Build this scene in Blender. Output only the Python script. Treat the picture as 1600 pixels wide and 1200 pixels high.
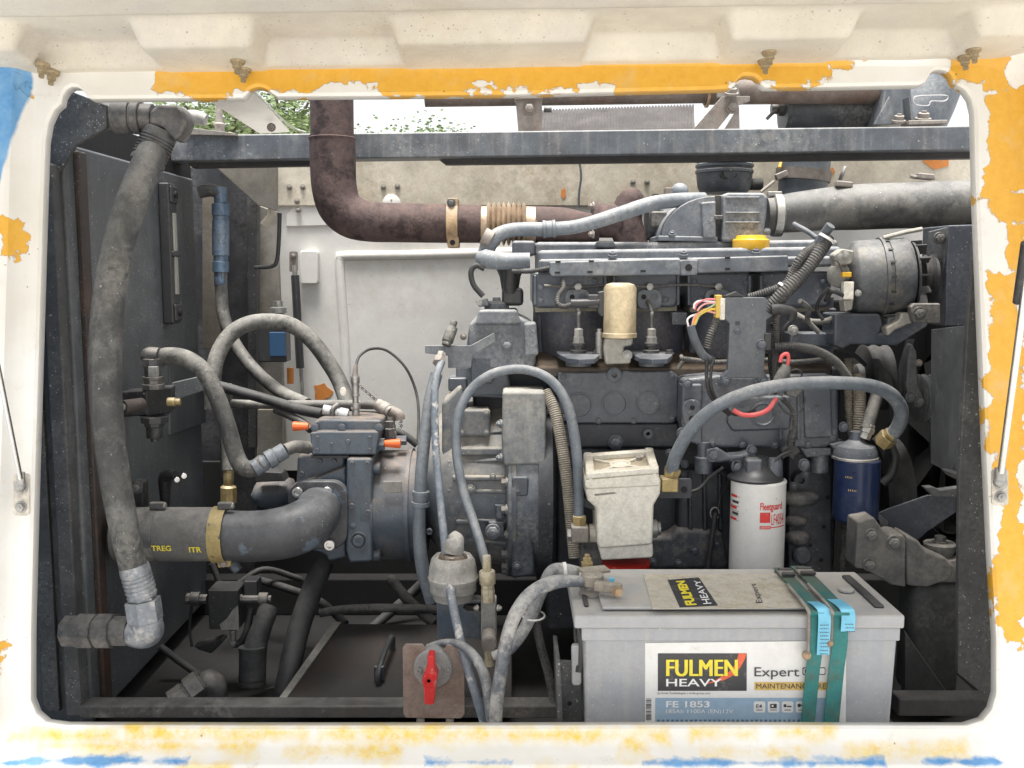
import bpy, bmesh, math, random
from mathutils import Vector, Matrix, noise
from mathutils.geometry import tessellate_polygon
random.seed(7)
for o in list(bpy.data.objects): bpy.data.objects.remove(o)
SC = bpy.context.scene
C = SC.collection
# ---------------------------------------------------------------- camera
F = 1550.0; PITCH = math.radians(6.6); CZ = 1.60
cam = bpy.data.cameras.new('camera'); co = bpy.data.objects.new('camera', cam); C.objects.link(co)
co.location = (0, 0, CZ); co.rotation_euler = (math.pi/2-PITCH, 0, 0)
cam.sensor_width = 36; cam.lens = F/1600*36; cam.clip_start = .02; cam.clip_end = 500
SC.camera = co
# ---------------------------------------------------------------- light
EL = math.radians(80); AZ = math.radians(194)      # sun behind the camera, slightly left
w = bpy.data.worlds.new('World'); SC.world = w; w.use_nodes = True
nt = w.node_tree; bg = nt.nodes['Background']
sky = nt.nodes.new('ShaderNodeTexSky'); sky.sky_type = 'NISHITA'; sky.sun_disc = False
sky.sun_elevation = EL; sky.sun_rotation = AZ; sky.air_density = 1.0; sky.dust_density = 6.0; sky.ozone_density = 1.0
hs = nt.nodes.new('ShaderNodeHueSaturation'); hs.inputs['Saturation'].default_value = .35
veil = nt.nodes.new('ShaderNodeMix'); veil.data_type = 'RGBA'; veil.inputs[0].default_value = .6      # even overcast veil
veil.inputs[7].default_value = (4.6, 4.65, 4.75, 1)
nt.links.new(sky.outputs[0], hs.inputs['Color']); nt.links.new(hs.outputs[0], veil.inputs[6]); nt.links.new(veil.outputs[2], bg.inputs[0])
bg.inputs[1].default_value = .125
sl = bpy.data.lights.new('sun', 'SUN'); so = bpy.data.objects.new('sun', sl); C.objects.link(so)
sl.energy = 3.4; sl.angle = math.radians(22); sl.color = (1, .96, .9)
sd = Vector((math.sin(AZ)*math.cos(EL), math.cos(AZ)*math.cos(EL), math.sin(EL)))
so.rotation_euler = sd.to_track_quat('Z', 'Y').to_euler(); so.location = (0, -3, 6)
SC.view_settings.view_transform = 'Standard'; SC.view_settings.look = 'None'
SC.view_settings.exposure = 1.3; SC.view_settings.gamma = 1
# ---------------------------------------------------------------- pixel -> place
FW = Vector((0, math.cos(PITCH), -math.sin(PITCH))); UP = Vector((0, math.sin(PITCH), math.cos(PITCH)))
O0 = Vector((0, 0, CZ))
def ray(x, y): return FW*F + Vector((1, 0, 0))*(x-800) + UP*(600-y)
def P(x, y, Y):
    r = ray(x, y); return O0 + r*(Y/r.y)
def PZ(x, y, z):
    r = ray(x, y); return O0 + r*((z-CZ)/r.z)
def PX(x, y, X):
    r = ray(x, y); return O0 + r*(X/r.x)
def S(p, Y): return p*Y/F
XA, YA, ZA = Vector((1,0,0)), Vector((0,1,0)), Vector((0,0,1))
# ---------------------------------------------------------------- mesh builder
def frame(d):
    d = d.normalized(); u = d.cross(ZA)
    if u.length < .05: u = d.cross(XA)
    u.normalize(); return u, u.cross(d).normalized()*1.0
def crom(pts, res=8):
    if len(pts) < 3: return list(pts)
    q = [pts[0]*2-pts[1]]+list(pts)+[pts[-1]*2-pts[-2]]; out = []
    for i in range(1, len(q)-2):
        a, b, c, d = q[i-1:i+3]
        for k in range(res):
            t = k/res
            out.append(.5*((2*b)+(c-a)*t+(2*a-5*b+4*c-d)*t*t+(3*b-a-3*c+d)*t**3))
    out.append(pts[-1]); return out
class MB:
    def __init__(s): s.v = []; s.f = []
    def poly(s, pts, vec):
        n = len(pts); b = len(s.v); vec = Vector(vec)
        s.v += [Vector(p) for p in pts]+[Vector(p)+vec for p in pts]
        s.f.append(tuple(b+i for i in range(n))); s.f.append(tuple(b+n+i for i in reversed(range(n))))
        for i in range(n):
            j = (i+1) % n; s.f.append((b+i, b+n+i, b+n+j, b+j))
        return s
    def plate(s, px, Y, th):   # pixel outline at depth Y, th metres thick
        return s.poly([P(x, y, Y) for x, y in px], (0, th, 0))
    def box(s, c, d, R=None):
        c = Vector(c); h = Vector(d)/2; b = len(s.v)
        for z in (-1, 1):
            for x, y in ((-1,-1), (1,-1), (1,1), (-1,1)):
                p = Vector((x*h.x, y*h.y, z*h.z))
                if R: p = R @ p
                s.v.append(c+p)
        s.f += [tuple(b+i for i in q) for q in ((3,2,1,0), (4,5,6,7), (0,1,5,4), (1,2,6,5), (2,3,7,6), (3,0,4,7))]
        return s
    def pb(s, x0, y0, x1, y1, Y, th):   # upright box seen at a pixel rectangle
        a, c = P(x0, y0, Y), P(x1, y1, Y)
        return s.box(((a.x+c.x)/2, Y+th/2, (a.z+c.z)/2), (abs(c.x-a.x), th, abs(a.z-c.z)))
    def lathe(s, p0, ax, prof, n=24, cap=True, uv=None):
        p0 = Vector(p0); ax = Vector(ax).normalized(); u, w_ = uv or frame(ax); b = len(s.v)
        for t, r in prof:
            for k in range(n):
                a = 2*math.pi*k/n; s.v.append(p0+ax*t+(u*math.cos(a)+w_*math.sin(a))*r)
        for i in range(len(prof)-1):
            for k in range(n):
                j = (k+1) % n; s.f.append((b+i*n+k, b+(i+1)*n+k, b+(i+1)*n+j, b+i*n+j))
        if cap:
            s.f.append(tuple(b+k for k in range(n))); e = b+(len(prof)-1)*n
            s.f.append(tuple(e+k for k in reversed(range(n))))
        return s
    def cyl(s, a, c, r, r2=None, n=20):
        a = Vector(a); c = Vector(c); L = (c-a).length
        return s.lathe(a, c-a, [(0, r), (L, r if r2 is None else r2)], n)
    def rings(s, P_, R_, n=14, cap=True):
        b = len(s.v); m = len(P_); T = []
        for i in range(m): T.append((P_[min(i+1, m-1)]-P_[max(i-1, 0)]).normalized())
        u, _ = frame(T[0])
        for i in range(m):
            u = (u-T[i]*u.dot(T[i])).normalized(); w_ = T[i].cross(u)
            for k in range(n):
                a = 2*math.pi*k/n; s.v.append(P_[i]+(u*math.cos(a)+w_*math.sin(a))*R_[i])
        for i in range(m-1):
            for k in range(n):
                j = (k+1) % n; s.f.append((b+i*n+k, b+i*n+j, b+(i+1)*n+j, b+(i+1)*n+k))
        if cap:
            s.f.append(tuple(b+k for k in reversed(range(n)))); e = b+(m-1)*n; s.f.append(tuple(e+k for k in range(n)))
        return s
    def tube(s, pts, r, n=14, res=8, corr=None):
        q = crom([Vector(p) for p in pts], res); m = len(q)
        if corr:
            pitch, dep = corr; L = [0]
            for i in range(1, m): L.append(L[-1]+(q[i]-q[i-1]).length)
            N = max(4, int(L[-1]/pitch))*2; out = []; k = 0; RR = []
            for i in range(N+1):
                t = L[-1]*i/N
                while k < m-2 and L[k+1] < t: k += 1
                f = (t-L[k])/max(1e-9, L[k+1]-L[k]); out.append(q[k].lerp(q[k+1], min(1, f)))
                RR.append(r if i % 2 else r-dep)
            return s.rings(out, RR, n)
        if isinstance(r, (list, tuple)):
            RR = []
            for i in range(m):
                t = i/(m-1)*(len(r)-1); k = min(int(t), len(r)-2); RR.append(r[k]+(r[k+1]-r[k])*(t-k))
        else: RR = [r]*m
        return s.rings(q, RR, n)
    def ptube(s, pts, wpx, n=14, res=8, corr=None):   # points (x, y, Y), width in pixels
        Y = sum(p[2] for p in pts)/len(pts)
        if isinstance(wpx, (list, tuple)): r = [S(a/2, Y) for a in wpx]
        else: r = S(wpx/2, Y)
        return s.tube([P(*p) for p in pts], r, n, res, corr)
    def ribbon(s, pts, side, w_, th):
        b = len(s.v); m = len(pts); side = Vector(side)
        for i in range(m):
            t = (pts[min(i+1, m-1)]-pts[max(i-1, 0)]).normalized(); nn = t.cross(side).normalized()*th
            for q in (pts[i]-side*w_/2, pts[i]+side*w_/2, pts[i]+side*w_/2+nn, pts[i]-side*w_/2+nn): s.v.append(q)
        for i in range(m-1):
            for k in range(4):
                j = (k+1) % 4; s.f.append((b+i*4+k, b+i*4+j, b+i*4+4+j, b+i*4+4+k))
        s.f.append((b+3, b+2, b+1, b)); e = b+4*m-4; s.f.append((e, e+1, e+2, e+3)); return s
    def ball(s, c, r, n=16, sq=1):
        pr = [(-r*math.cos(math.pi*i/8)*sq, max(1e-5, r*math.sin(math.pi*i/8))) for i in range(9)]
        return s.lathe(c, (0,0,1), pr, n, False)
    def build(s, name, mat, par=None, bevel=0, ang=38, label=None, cat=None, group=None, kind=None, org=None, fix=True):
        me = bpy.data.meshes.new(name)
        if par is not None: og = ORG[par.name]
        elif org is not None: og = Vector(org)
        else:
            mn = [min(v[i] for v in s.v) for i in range(3)]; mx = [max(v[i] for v in s.v) for i in range(3)]
            og = Vector(((mn[0]+mx[0])/2, (mn[1]+mx[1])/2, mn[2]))
        me.from_pydata([v-og for v in s.v], [], s.f)
        if fix:
            bm = bmesh.new(); bm.from_mesh(me); bmesh.ops.recalc_face_normals(bm, faces=bm.faces); bm.to_mesh(me); bm.free()
        me.materials.append(mat); me.shade_smooth(); me.set_sharp_from_angle(angle=math.radians(ang))
        o = bpy.data.objects.new(name, me); C.objects.link(o)
        if par is not None: o.parent = par
        else: o.location = og
        ORG[o.name] = og
        if bevel:
            m = o.modifiers.new('bevel', 'BEVEL'); m.width = bevel; m.segments = 2; m.limit_method = 'ANGLE'; m.angle_limit = math.radians(40)
            m.harden_normals = True
        if label: o['label'] = label
        if cat: o['category'] = cat
        if group: o['group'] = group
        if kind: o['kind'] = kind
        return o
ORG = {}
def thing(name, label, cat, loc, group=None):
    o = bpy.data.objects.new(name, None); C.objects.link(o); o.location = loc; ORG[o.name] = Vector(loc)
    o.empty_display_size = .02; o['label'] = label; o['category'] = cat
    if group: o['group'] = group
    return o
MC = {}
def inst(name, key, maker, mat, par, loc, bevel=0):
    """a small piece sharing its mesh with alike pieces, a child of par"""
    k = (key, mat.name)
    if k not in MC:
        b = MB(); maker(b); me = bpy.data.meshes.new(name); me.from_pydata(b.v, [], b.f)
        bm = bmesh.new(); bm.from_mesh(me); bmesh.ops.recalc_face_normals(bm, faces=bm.faces); bm.to_mesh(me); bm.free()
        me.materials.append(mat); me.shade_smooth(); me.set_sharp_from_angle(angle=math.radians(38)); MC[k] = me
    o = bpy.data.objects.new(name, MC[k]); C.objects.link(o); o.parent = par; o.location = Vector(loc)-ORG[par.name]
    ORG[o.name] = Vector(loc)
    return o
def bolt(par, x, y, Y, rp, mat, d=(0,-1,0), kind='hex', name='bolt'):
    r = round(S(rp, Y), 4); d = Vector(d).normalized()
    def mk(b):
        if kind == 'hex':
            b.lathe((0,0,0), d, [(-.002, r*1.35), (r*.25, r*1.35), (r*.3, r*1.3)], 18)
            b.lathe(d*r*.3, d, [(0, r), (r*.75, r), (r*.85, r*.85)], 6)
            b.lathe(d*r*1.1, d, [(0, r*.45), (r*.35, r*.45)], 10)
        elif kind == 'socket':
            b.lathe((0,0,0), d, [(-.002, r), (r*.9, r), (r, r*.9), (r, r*.55), (r*.5, r*.5)], 18)
        else:
            b.lathe((0,0,0), d, [(-.002, r), (r*.3, r), (r*.5, r*.8)], 18)
    return inst(name, (kind, r, tuple(round(c, 2) for c in d)), mk, mat, par, P(x, y, Y))
# ---------------------------------------------------------------- materials
def lk(nt, a, b): nt.links.new(a, b)
def mth(nt, op, a, b=None, cl=False):
    n = nt.nodes.new('ShaderNodeMath'); n.operation = op; n.use_clamp = cl
    for i, q in enumerate((a, b)):
        if q is None: continue
        if isinstance(q, (int, float)): n.inputs[i].default_value = q
        else: lk(nt, q, n.inputs[i])
    return n.outputs[0]
def mixc(nt, f, a, b):
    n = nt.nodes.new('ShaderNodeMix'); n.data_type = 'RGBA'
    for i, q in ((0, f), (6, a), (7, b)):
        if isinstance(q, (int, float)): n.inputs[i].default_value = q
        elif isinstance(q, tuple): n.inputs[i].default_value = (*q[:3], 1)
        else: lk(nt, q, n.inputs[i])
    return n.outputs[2]
def ramp(nt, f, lo, hi):
    n = nt.nodes.new('ShaderNodeMapRange'); n.clamp = True
    n.inputs[1].default_value = lo; n.inputs[2].default_value = hi; lk(nt, f, n.inputs[0]); return n.outputs[0]
def noi(nt, vec, sc, det=5, rg=.6, off=0):
    n = nt.nodes.new('ShaderNodeTexNoise'); n.inputs['Scale'].default_value = sc; n.inputs['Detail'].default_value = det
    n.inputs['Roughness'].default_value = rg
    if off:
        m = nt.nodes.new('ShaderNodeVectorMath'); m.operation = 'ADD'; m.inputs[1].default_value = (off, off*1.7, -off); lk(nt, vec, m.inputs[0]); vec = m.outputs[0]
    lk(nt, vec, n.inputs['Vector']); return n.outputs[0]
def newmat(name):
    m = bpy.data.materials.new(name); m.use_nodes = True; nt = m.node_tree
    return m, nt, nt.nodes['Principled BSDF'], nt.nodes.new('ShaderNodeTexCoord').outputs['Object']
def specks(nt, tc, sc, keep, rad, off=0):
    v = nt.nodes.new('ShaderNodeTexVoronoi'); v.inputs['Scale'].default_value = sc
    if off:
        m = nt.nodes.new('ShaderNodeVectorMath'); m.operation = 'ADD'; m.inputs[1].default_value = (off, off, off); lk(nt, tc, m.inputs[0]); tc = m.outputs[0]
    lk(nt, tc, v.inputs['Vector'])
    s = nt.nodes.new('ShaderNodeSeparateColor'); lk(nt, v.outputs['Color'], s.inputs[0])
    k = mth(nt, 'LESS_THAN', s.outputs[0], keep)
    rr = mth(nt, 'MULTIPLY', s.outputs[1], rad)
    return mth(nt, 'MULTIPLY', k, mth(nt, 'LESS_THAN', v.outputs['Distance'], rr))
def gm(name, col, rough=.5, metal=0, var=.25, dust=(.26, .265, .268), du=.5, spk=0, spkc=(.5, .5, .5), rust=0, bump=.15, sc=30, blot=None, bl=(.55, .62), spec=.5, streak=0, grit=.3):
    m, nt, b, tc = newmat(name)
    n1 = noi(nt, tc, sc, 8, .65); n2 = noi(nt, tc, sc*.28, 4, .6, 3.1); n3 = noi(nt, tc, sc*4, 4, .6, 7)
    c = mixc(nt, ramp(nt, n1, .3, .7), tuple(x*(1-var) for x in col), tuple(min(.9, x*(1+var)) for x in col))
    if blot: c = mixc(nt, ramp(nt, noi(nt, tc, sc*.45, 8, .7, 11), *bl), c, blot)
    if rust: c = mixc(nt, mth(nt, 'MULTIPLY', ramp(nt, noi(nt, tc, sc*.5, 8, .7, 5.3), .5, .68), rust), c, mixc(nt, n3, (.07, .03, .015), (.22, .085, .03)))
    if streak:
        mp = nt.nodes.new('ShaderNodeMapping'); mp.inputs['Scale'].default_value = (60, 60, 4); lk(nt, tc, mp.inputs[0])
        c = mixc(nt, mth(nt, 'MULTIPLY', ramp(nt, noi(nt, mp.outputs[0], 1, 4), .5, .8), streak), c, dust)
    g = nt.nodes.new('ShaderNodeNewGeometry'); sx = nt.nodes.new('ShaderNodeSeparateXYZ'); lk(nt, g.outputs['Normal'], sx.inputs[0])
    up = ramp(nt, sx.outputs[2], 0, .9)
    d1 = mth(nt, 'MULTIPLY', up, ramp(nt, n1, .25, .6)); d2 = mth(nt, 'MULTIPLY', ramp(nt, n2, .46, .66), ramp(nt, n3, .35, .6))
    d = mth(nt, 'MULTIPLY', mth(nt, 'ADD', mth(nt, 'MULTIPLY', d1, 1.0), mth(nt, 'MULTIPLY', d2, .65)), du, True)
    c = mixc(nt, d, c, dust)
    if spk:
        s1 = specks(nt, tc, 130, spk*.22, .26); s2 = specks(nt, tc, 330, spk*.4, .34, 2.2)
        s1 = mth(nt, 'MULTIPLY', s1, .6)
        s2 = mth(nt, 'MULTIPLY', s2, ramp(nt, n2, .35, .6))
        c = mixc(nt, mth(nt, 'MULTIPLY', mth(nt, 'MAXIMUM', s1, s2), .75), c, spkc)
    if grit:
        gf = ramp(nt, noi(nt, tc, 240, 3, .75, 1.3), .28, .72); gl = ramp(nt, noi(nt, tc, sc*1.7, 9, .8, 8.8), .3, .7)
        hv = nt.nodes.new('ShaderNodeHueSaturation'); lk(nt, c, hv.inputs['Color'])
        lk(nt, mth(nt, 'ADD', 1-grit, mth(nt, 'MULTIPLY', mth(nt, 'ADD', gf, mth(nt, 'MULTIPLY', gl, 1.2)), grit*.92)), hv.inputs['Value']); c = hv.outputs[0]
    lk(nt, c, b.inputs['Base Color'])
    r = mth(nt, 'ADD', mth(nt, 'MULTIPLY', d, .35), mth(nt, 'ADD', mth(nt, 'MULTIPLY', n1, .25), rough-.12), True)
    lk(nt, r, b.inputs['Roughness']); b.inputs['Metallic'].default_value = metal; b.inputs['Specular IOR Level'].default_value = spec
    if bump:
        bp = nt.nodes.new('ShaderNodeBump'); bp.inputs['Strength'].default_value = bump; bp.inputs['Distance'].default_value = .003
        lk(nt, mth(nt, 'ADD', n1, mth(nt, 'MULTIPLY', n3, .4)), bp.inputs['Height']); lk(nt, bp.outputs[0], b.inputs['Normal'])
    return m
def flat(name, col, rough=.5, wear=None):
    m, nt, b, tc = newmat(name)
    n = noi(nt, tc, 90, 6, .7); c = mixc(nt, ramp(nt, n, .3, .7), tuple(x*.9 for x in col), tuple(min(.9, x*1.08) for x in col))
    if wear:
        c = mixc(nt, mth(nt, 'MULTIPLY', ramp(nt, noi(nt, tc, 55, 8, .75, 4), .55, .7), wear[3]), c, wear[:3])
    lk(nt, c, b.inputs['Base Color']); b.inputs['Roughness'].default_value = rough
    return m
M = {}
M['engine'] = gm('engine_grey_paint', (.052, .063, .082), .32, 0, .25, du=.55, spk=.12, rust=.06)
M['engine_dusty'] = gm('dusty_engine_paint', (.095, .110, .132), .5, 0, .3, dust=(.34, .34, .335), du=.85, spk=.25, rust=.1)
M['engine_dark'] = gm('dark_casting_paint', (.028, .032, .041), .5, 0, .3, du=.35, spk=.1, rust=.05)
M['pump'] = gm('pump_blue_grey_paint', (.06, .08, .105), .4, 0, .2, dust=(.20, .155, .12), du=.7, spk=.08)
M['pipe_paint'] = gm('worn_pipe_paint', (.05, .052, .058), .45, 0, .2, du=.3, blot=(.10, .13, .17), bl=(.56, .6), spk=.1)
M['tank'] = gm('tank_steel_paint', (.070, .077, .084), .42, 0, .25, dust=(.22, .23, .24), du=.45, spk=.3, bump=.06, sc=14, streak=.15)
M['post'] = gm('post_steel_paint', (.055, .056, .058), .55, 0, .3, du=.4, spk=.45, bump=.15)
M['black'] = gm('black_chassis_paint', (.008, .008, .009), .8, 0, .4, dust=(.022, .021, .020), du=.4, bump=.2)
M['beam'] = gm('beam_blue_grey_paint', (.092, .106, .124), .4, 0, .3, dust=(.4, .39, .37), du=.6, spk=.35, spkc=(.6, .6, .58), rust=.1, bump=.1, sc=18, streak=.3)
M['exhaust'] = gm('rusty_exhaust_steel', (.07, .047, .046), .75, .15, .4, dust=(.16, .115, .10), du=.6, blot=(.025, .015, .016), bl=(.5, .6), bump=.5, sc=55, spk=.1, spkc=(.25,.2,.18))
M['clamp_rust'] = gm('pale_rusted_clamp', (.38, .27, .16), .7, .2, .35, du=.5, rust=.6, sc=60)
M['bellows'] = gm('scorched_bellows_steel', (.42, .33, .24), .5, .5, .3, dust=(.55, .5, .42), du=.4, rust=.5, sc=35)
M['rubber'] = gm('black_rubber', (.020, .021, .023), .55, 0, .3, dust=(.10, .098, .094), du=.6, bump=.12)
M['rubber_dusty'] = gm('dusty_rubber', (.038, .039, .040), .55, 0, .35, dust=(.24, .232, .21), du=.8, blot=(.125, .124, .12), bl=(.5, .64), bump=.2, sc=26, spk=.15, streak=.25)
M['hose_grey'] = gm('grey_blue_hose', (.11, .132, .158), .5, 0, .2, dust=(.4, .39, .37), du=.6, bump=.08, spk=.2)
M['hose_mud'] = gm('cement_splashed_hose', (.10, .115, .135), .55, 0, .3, dust=(.42, .41, .39), du=.8, blot=(.42, .41, .39), bl=(.48, .6), bump=.2, sc=40)
M['corr_black'] = gm('black_conduit_plastic', (.032, .033, .036), .5, 0, .2, dust=(.2, .19, .17), du=.6, bump=.05)
M['corr_beige'] = gm('dusty_conduit_plastic', (.15, .135, .11), .65, 0, .25, dust=(.33, .3, .25), du=.8, bump=.05)
M['zinc'] = gm('dull_zinc_steel', (.33, .33, .32), .45, .65, .3, dust=(.35, .33, .3), du=.6, rust=.15, sc=60)
M['fit_dark'] = gm('dark_fitting_steel', (.075, .075, .078), .45, .3, .35, dust=(.28, .26, .23), du=.7, blot=(.17, .16, .15), bl=(.52, .66), sc=45)
M['fit_blue'] = gm('blue_anodised_fitting', (.10, .16, .24), .4, .3, .3, dust=(.4, .39, .37), du=.6, sc=50)
M['brass'] = gm('yellow_passivated_brass', (.36, .28, .13), .45, .55, .3, dust=(.4, .36, .28), du=.6, sc=60)
M['chrome'] = gm('chromed_rod', (.62, .62, .62), .22, .95, .1, du=.2, bump=0, grit=.07)
M['cream'] = gm('cream_enamel', (.66, .64, .57), .45, 0, .12, dust=(.42, .37, .28), du=.7, rust=.16, bump=.06, sc=45, spk=.1, spkc=(.12,.1,.08))
M['wall'] = gm('white_inner_panel_paint', (.66, .655, .635), .5, 0, .08, dust=(.45, .40, .32), du=.5, rust=.05, bump=.06, sc=9, spk=.12, spkc=(.2, .19, .17), grit=.07)
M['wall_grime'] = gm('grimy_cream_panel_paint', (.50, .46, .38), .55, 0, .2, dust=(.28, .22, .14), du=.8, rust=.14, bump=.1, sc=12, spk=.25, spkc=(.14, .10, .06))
M['hood'] = gm('weathered_cream_hood_paint', (.62, .585, .505), .55, 0, .1, dust=(.50, .44, .33), du=.6, rust=.16, bump=.05, sc=9, spk=.5, spkc=(.10, .08, .06), blot=(.52, .50, .47), bl=(.45, .7), grit=.07)
M['filter_white'] = gm('white_filter_enamel', (.76, .76, .74), .35, 0, .04, du=.25, bump=.02, spk=.06, spkc=(.2,.2,.2), grit=.07)
M['filter_blue'] = gm('blue_filter_enamel', (.011, .026, .082), .3, 0, .2, dust=(.2, .2, .22), du=.35, bump=.03, grit=.07)
M['gold'] = gm('gold_passivated_can', (.50, .41, .26), .38, .45, .2, dust=(.5, .45, .36), du=.7, sc=60, bump=.1)
M['alu'] = gm('dusty_cast_aluminium', (.30, .295, .275), .55, .4, .3, dust=(.4, .37, .31), du=.8, bump=.25, sc=60)
M['alt'] = gm('dusty_alternator_alloy', (.075, .083, .095), .5, .35, .35, dust=(.24, .232, .215), du=.6, blot=(.14, .135, .122), bl=(.54, .64), bump=.3, sc=35)
M['bell'] = gm('dusty_bell_housing_paint', (.095, .11, .13), .5, 0, .25, dust=(.33, .30, .25), du=.9, blot=(.24, .225, .195), bl=(.54, .66), spk=.3, sc=16)
M['orange'] = flat('orange_cap_plastic', (.75, .13, .03), .5, (.4, .2, .1, .3))
M['red'] = flat('red_bowl_plastic', (.42, .02, .012), .25, (.25, .1, .07, .4))
M['red_key'] = flat('red_key_plastic', (.62, .03, .03), .45, (.7, .55, .5, .6))
M['yellow'] = flat('yellow_cap_plastic', (.66, .38, .02), .4, (.4, .32, .2, .5))
M['rusty'] = gm('rusted_plate_steel', (.26, .20, .17), .75, .2, .25, dust=(.4, .36, .32), du=.5, rust=.45, bump=.3, sc=40)
M['rail_tube'] = gm('rusty_roof_tube', (.16, .13, .115), .65, .2, .35, dust=(.3, .27, .24), du=.6, rust=.45, sc=30)
M['galv'] = gm('dull_bracket_steel', (.22, .20, .185), .6, .3, .3, dust=(.4, .38, .34), du=.7, rust=.3, sc=35)
M['battery'] = gm('grey_battery_plastic', (.31, .325, .35), .5, 0, .06, dust=(.5, .47, .4), du=.35, bump=.03, sc=35, spk=.25, spkc=(.62, .62, .62), streak=.35, grit=.07)
M['lid'] = gm('dusty_battery_lid_plastic', (.34, .348, .36), .5, 0, .08, dust=(.43, .41, .365), du=.75, bump=.06, sc=28, grit=.07)
M['strap'] = gm('teal_webbing', (.012, .155, .15), .55, 0, .25, dust=(.12, .11, .08), du=.5, blot=(.10, .10, .06), bl=(.5, .66), bump=.1, sc=30)
M['tag'] = flat('pale_blue_tag_film', (.16, .48, .66), .4)
M['ink'] = flat('dark_print_ink', (.05, .05, .06), .6)
M['tie'] = flat('white_nylon_tie', (.72, .72, .70), .4)
M['mattb'] = flat('matt_black_plastic', (.032, .033, .036), .45, (.12, .115, .1, .5))
M['glass'] = flat('clouded_gauge_glass', (.33, .32, .28), .15)
M['blue_block'] = flat('blue_connector_plastic', (.02, .075, .17), .5)
# ================================================================ setting
def ground():
    m, nt, b, tc = newmat('pale_gravel_yard')
    c = mixc(nt, noi(nt, tc, 3, 8, .7), (.36, .345, .32), (.52, .50, .47)); lk(nt, c, b.inputs['Base Color']); b.inputs['Roughness'].default_value = .9
    MB().poly([(-120, -60, 0), (120, -60, 0), (120, 160, 0), (-120, 160, 0)], (0, 0, -.2)).build('ground', m, kind='structure')
ground()
# ---------------------------------------------------------------- side panel with the opening
A_ = P(800, 1135, 1.42); B_ = P(800, 140, 1.59); VV = (B_-A_).normalized(); DD = VV.cross(XA).normalized()
if DD.y < 0: DD = -DD
def uv(x, y):
    r = ray(x, y); t = (A_-O0).dot(DD)/r.dot(DD); q = O0+r*t-A_
    return q.x, q.dot(VV)
INNER = [(46,1095),(46,1000),(51,800),(57,600),(66,300),(69,220),(74,190),(83,170),(94,160),(96,149),(102,139),(110,134),(119,134),(127,139),(134,149),(141,153),
 (250,152),(378,151),(384,146),(389,139),(396,135),(405,134),(415,137),(424,144),(432,149),(600,148),(800,146),(1000,141),(1120,138),(1143,136),(1149,131),(1154,122),(1161,117),(1170,116),(1180,118),(1187,124),(1191,131),(1197,135),(1300,134),(1438,131),(1447,127),(1452,117),(1459,109),(1469,107),(1480,109),(1488,116),(1492,126),(1499,132),(1510,139),(1519,152),(1524,172),
 (1527,300),(1535,500),(1543,700),(1551,870),(1559,1000),(1559,1085),(1552,1110),(1538,1127),(1512,1135),(1400,1135),(1100,1134),(800,1135),(400,1135),(100,1134),(70,1130),(54,1116)]
def rrect(x0, y0, x1, y1, r, n=7):
    out = []
    for cx, cy, a0 in ((x0+r, y1-r, 90), (x0+r, y0+r, 180), (x1-r, y0+r, 270), (x1-r, y1-r, 0)):
        for k in range(n+1):
            a = math.radians(a0+90*k/n); out.append((cx+r*math.cos(a), cy+r*math.sin(a)))
    return out
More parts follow.
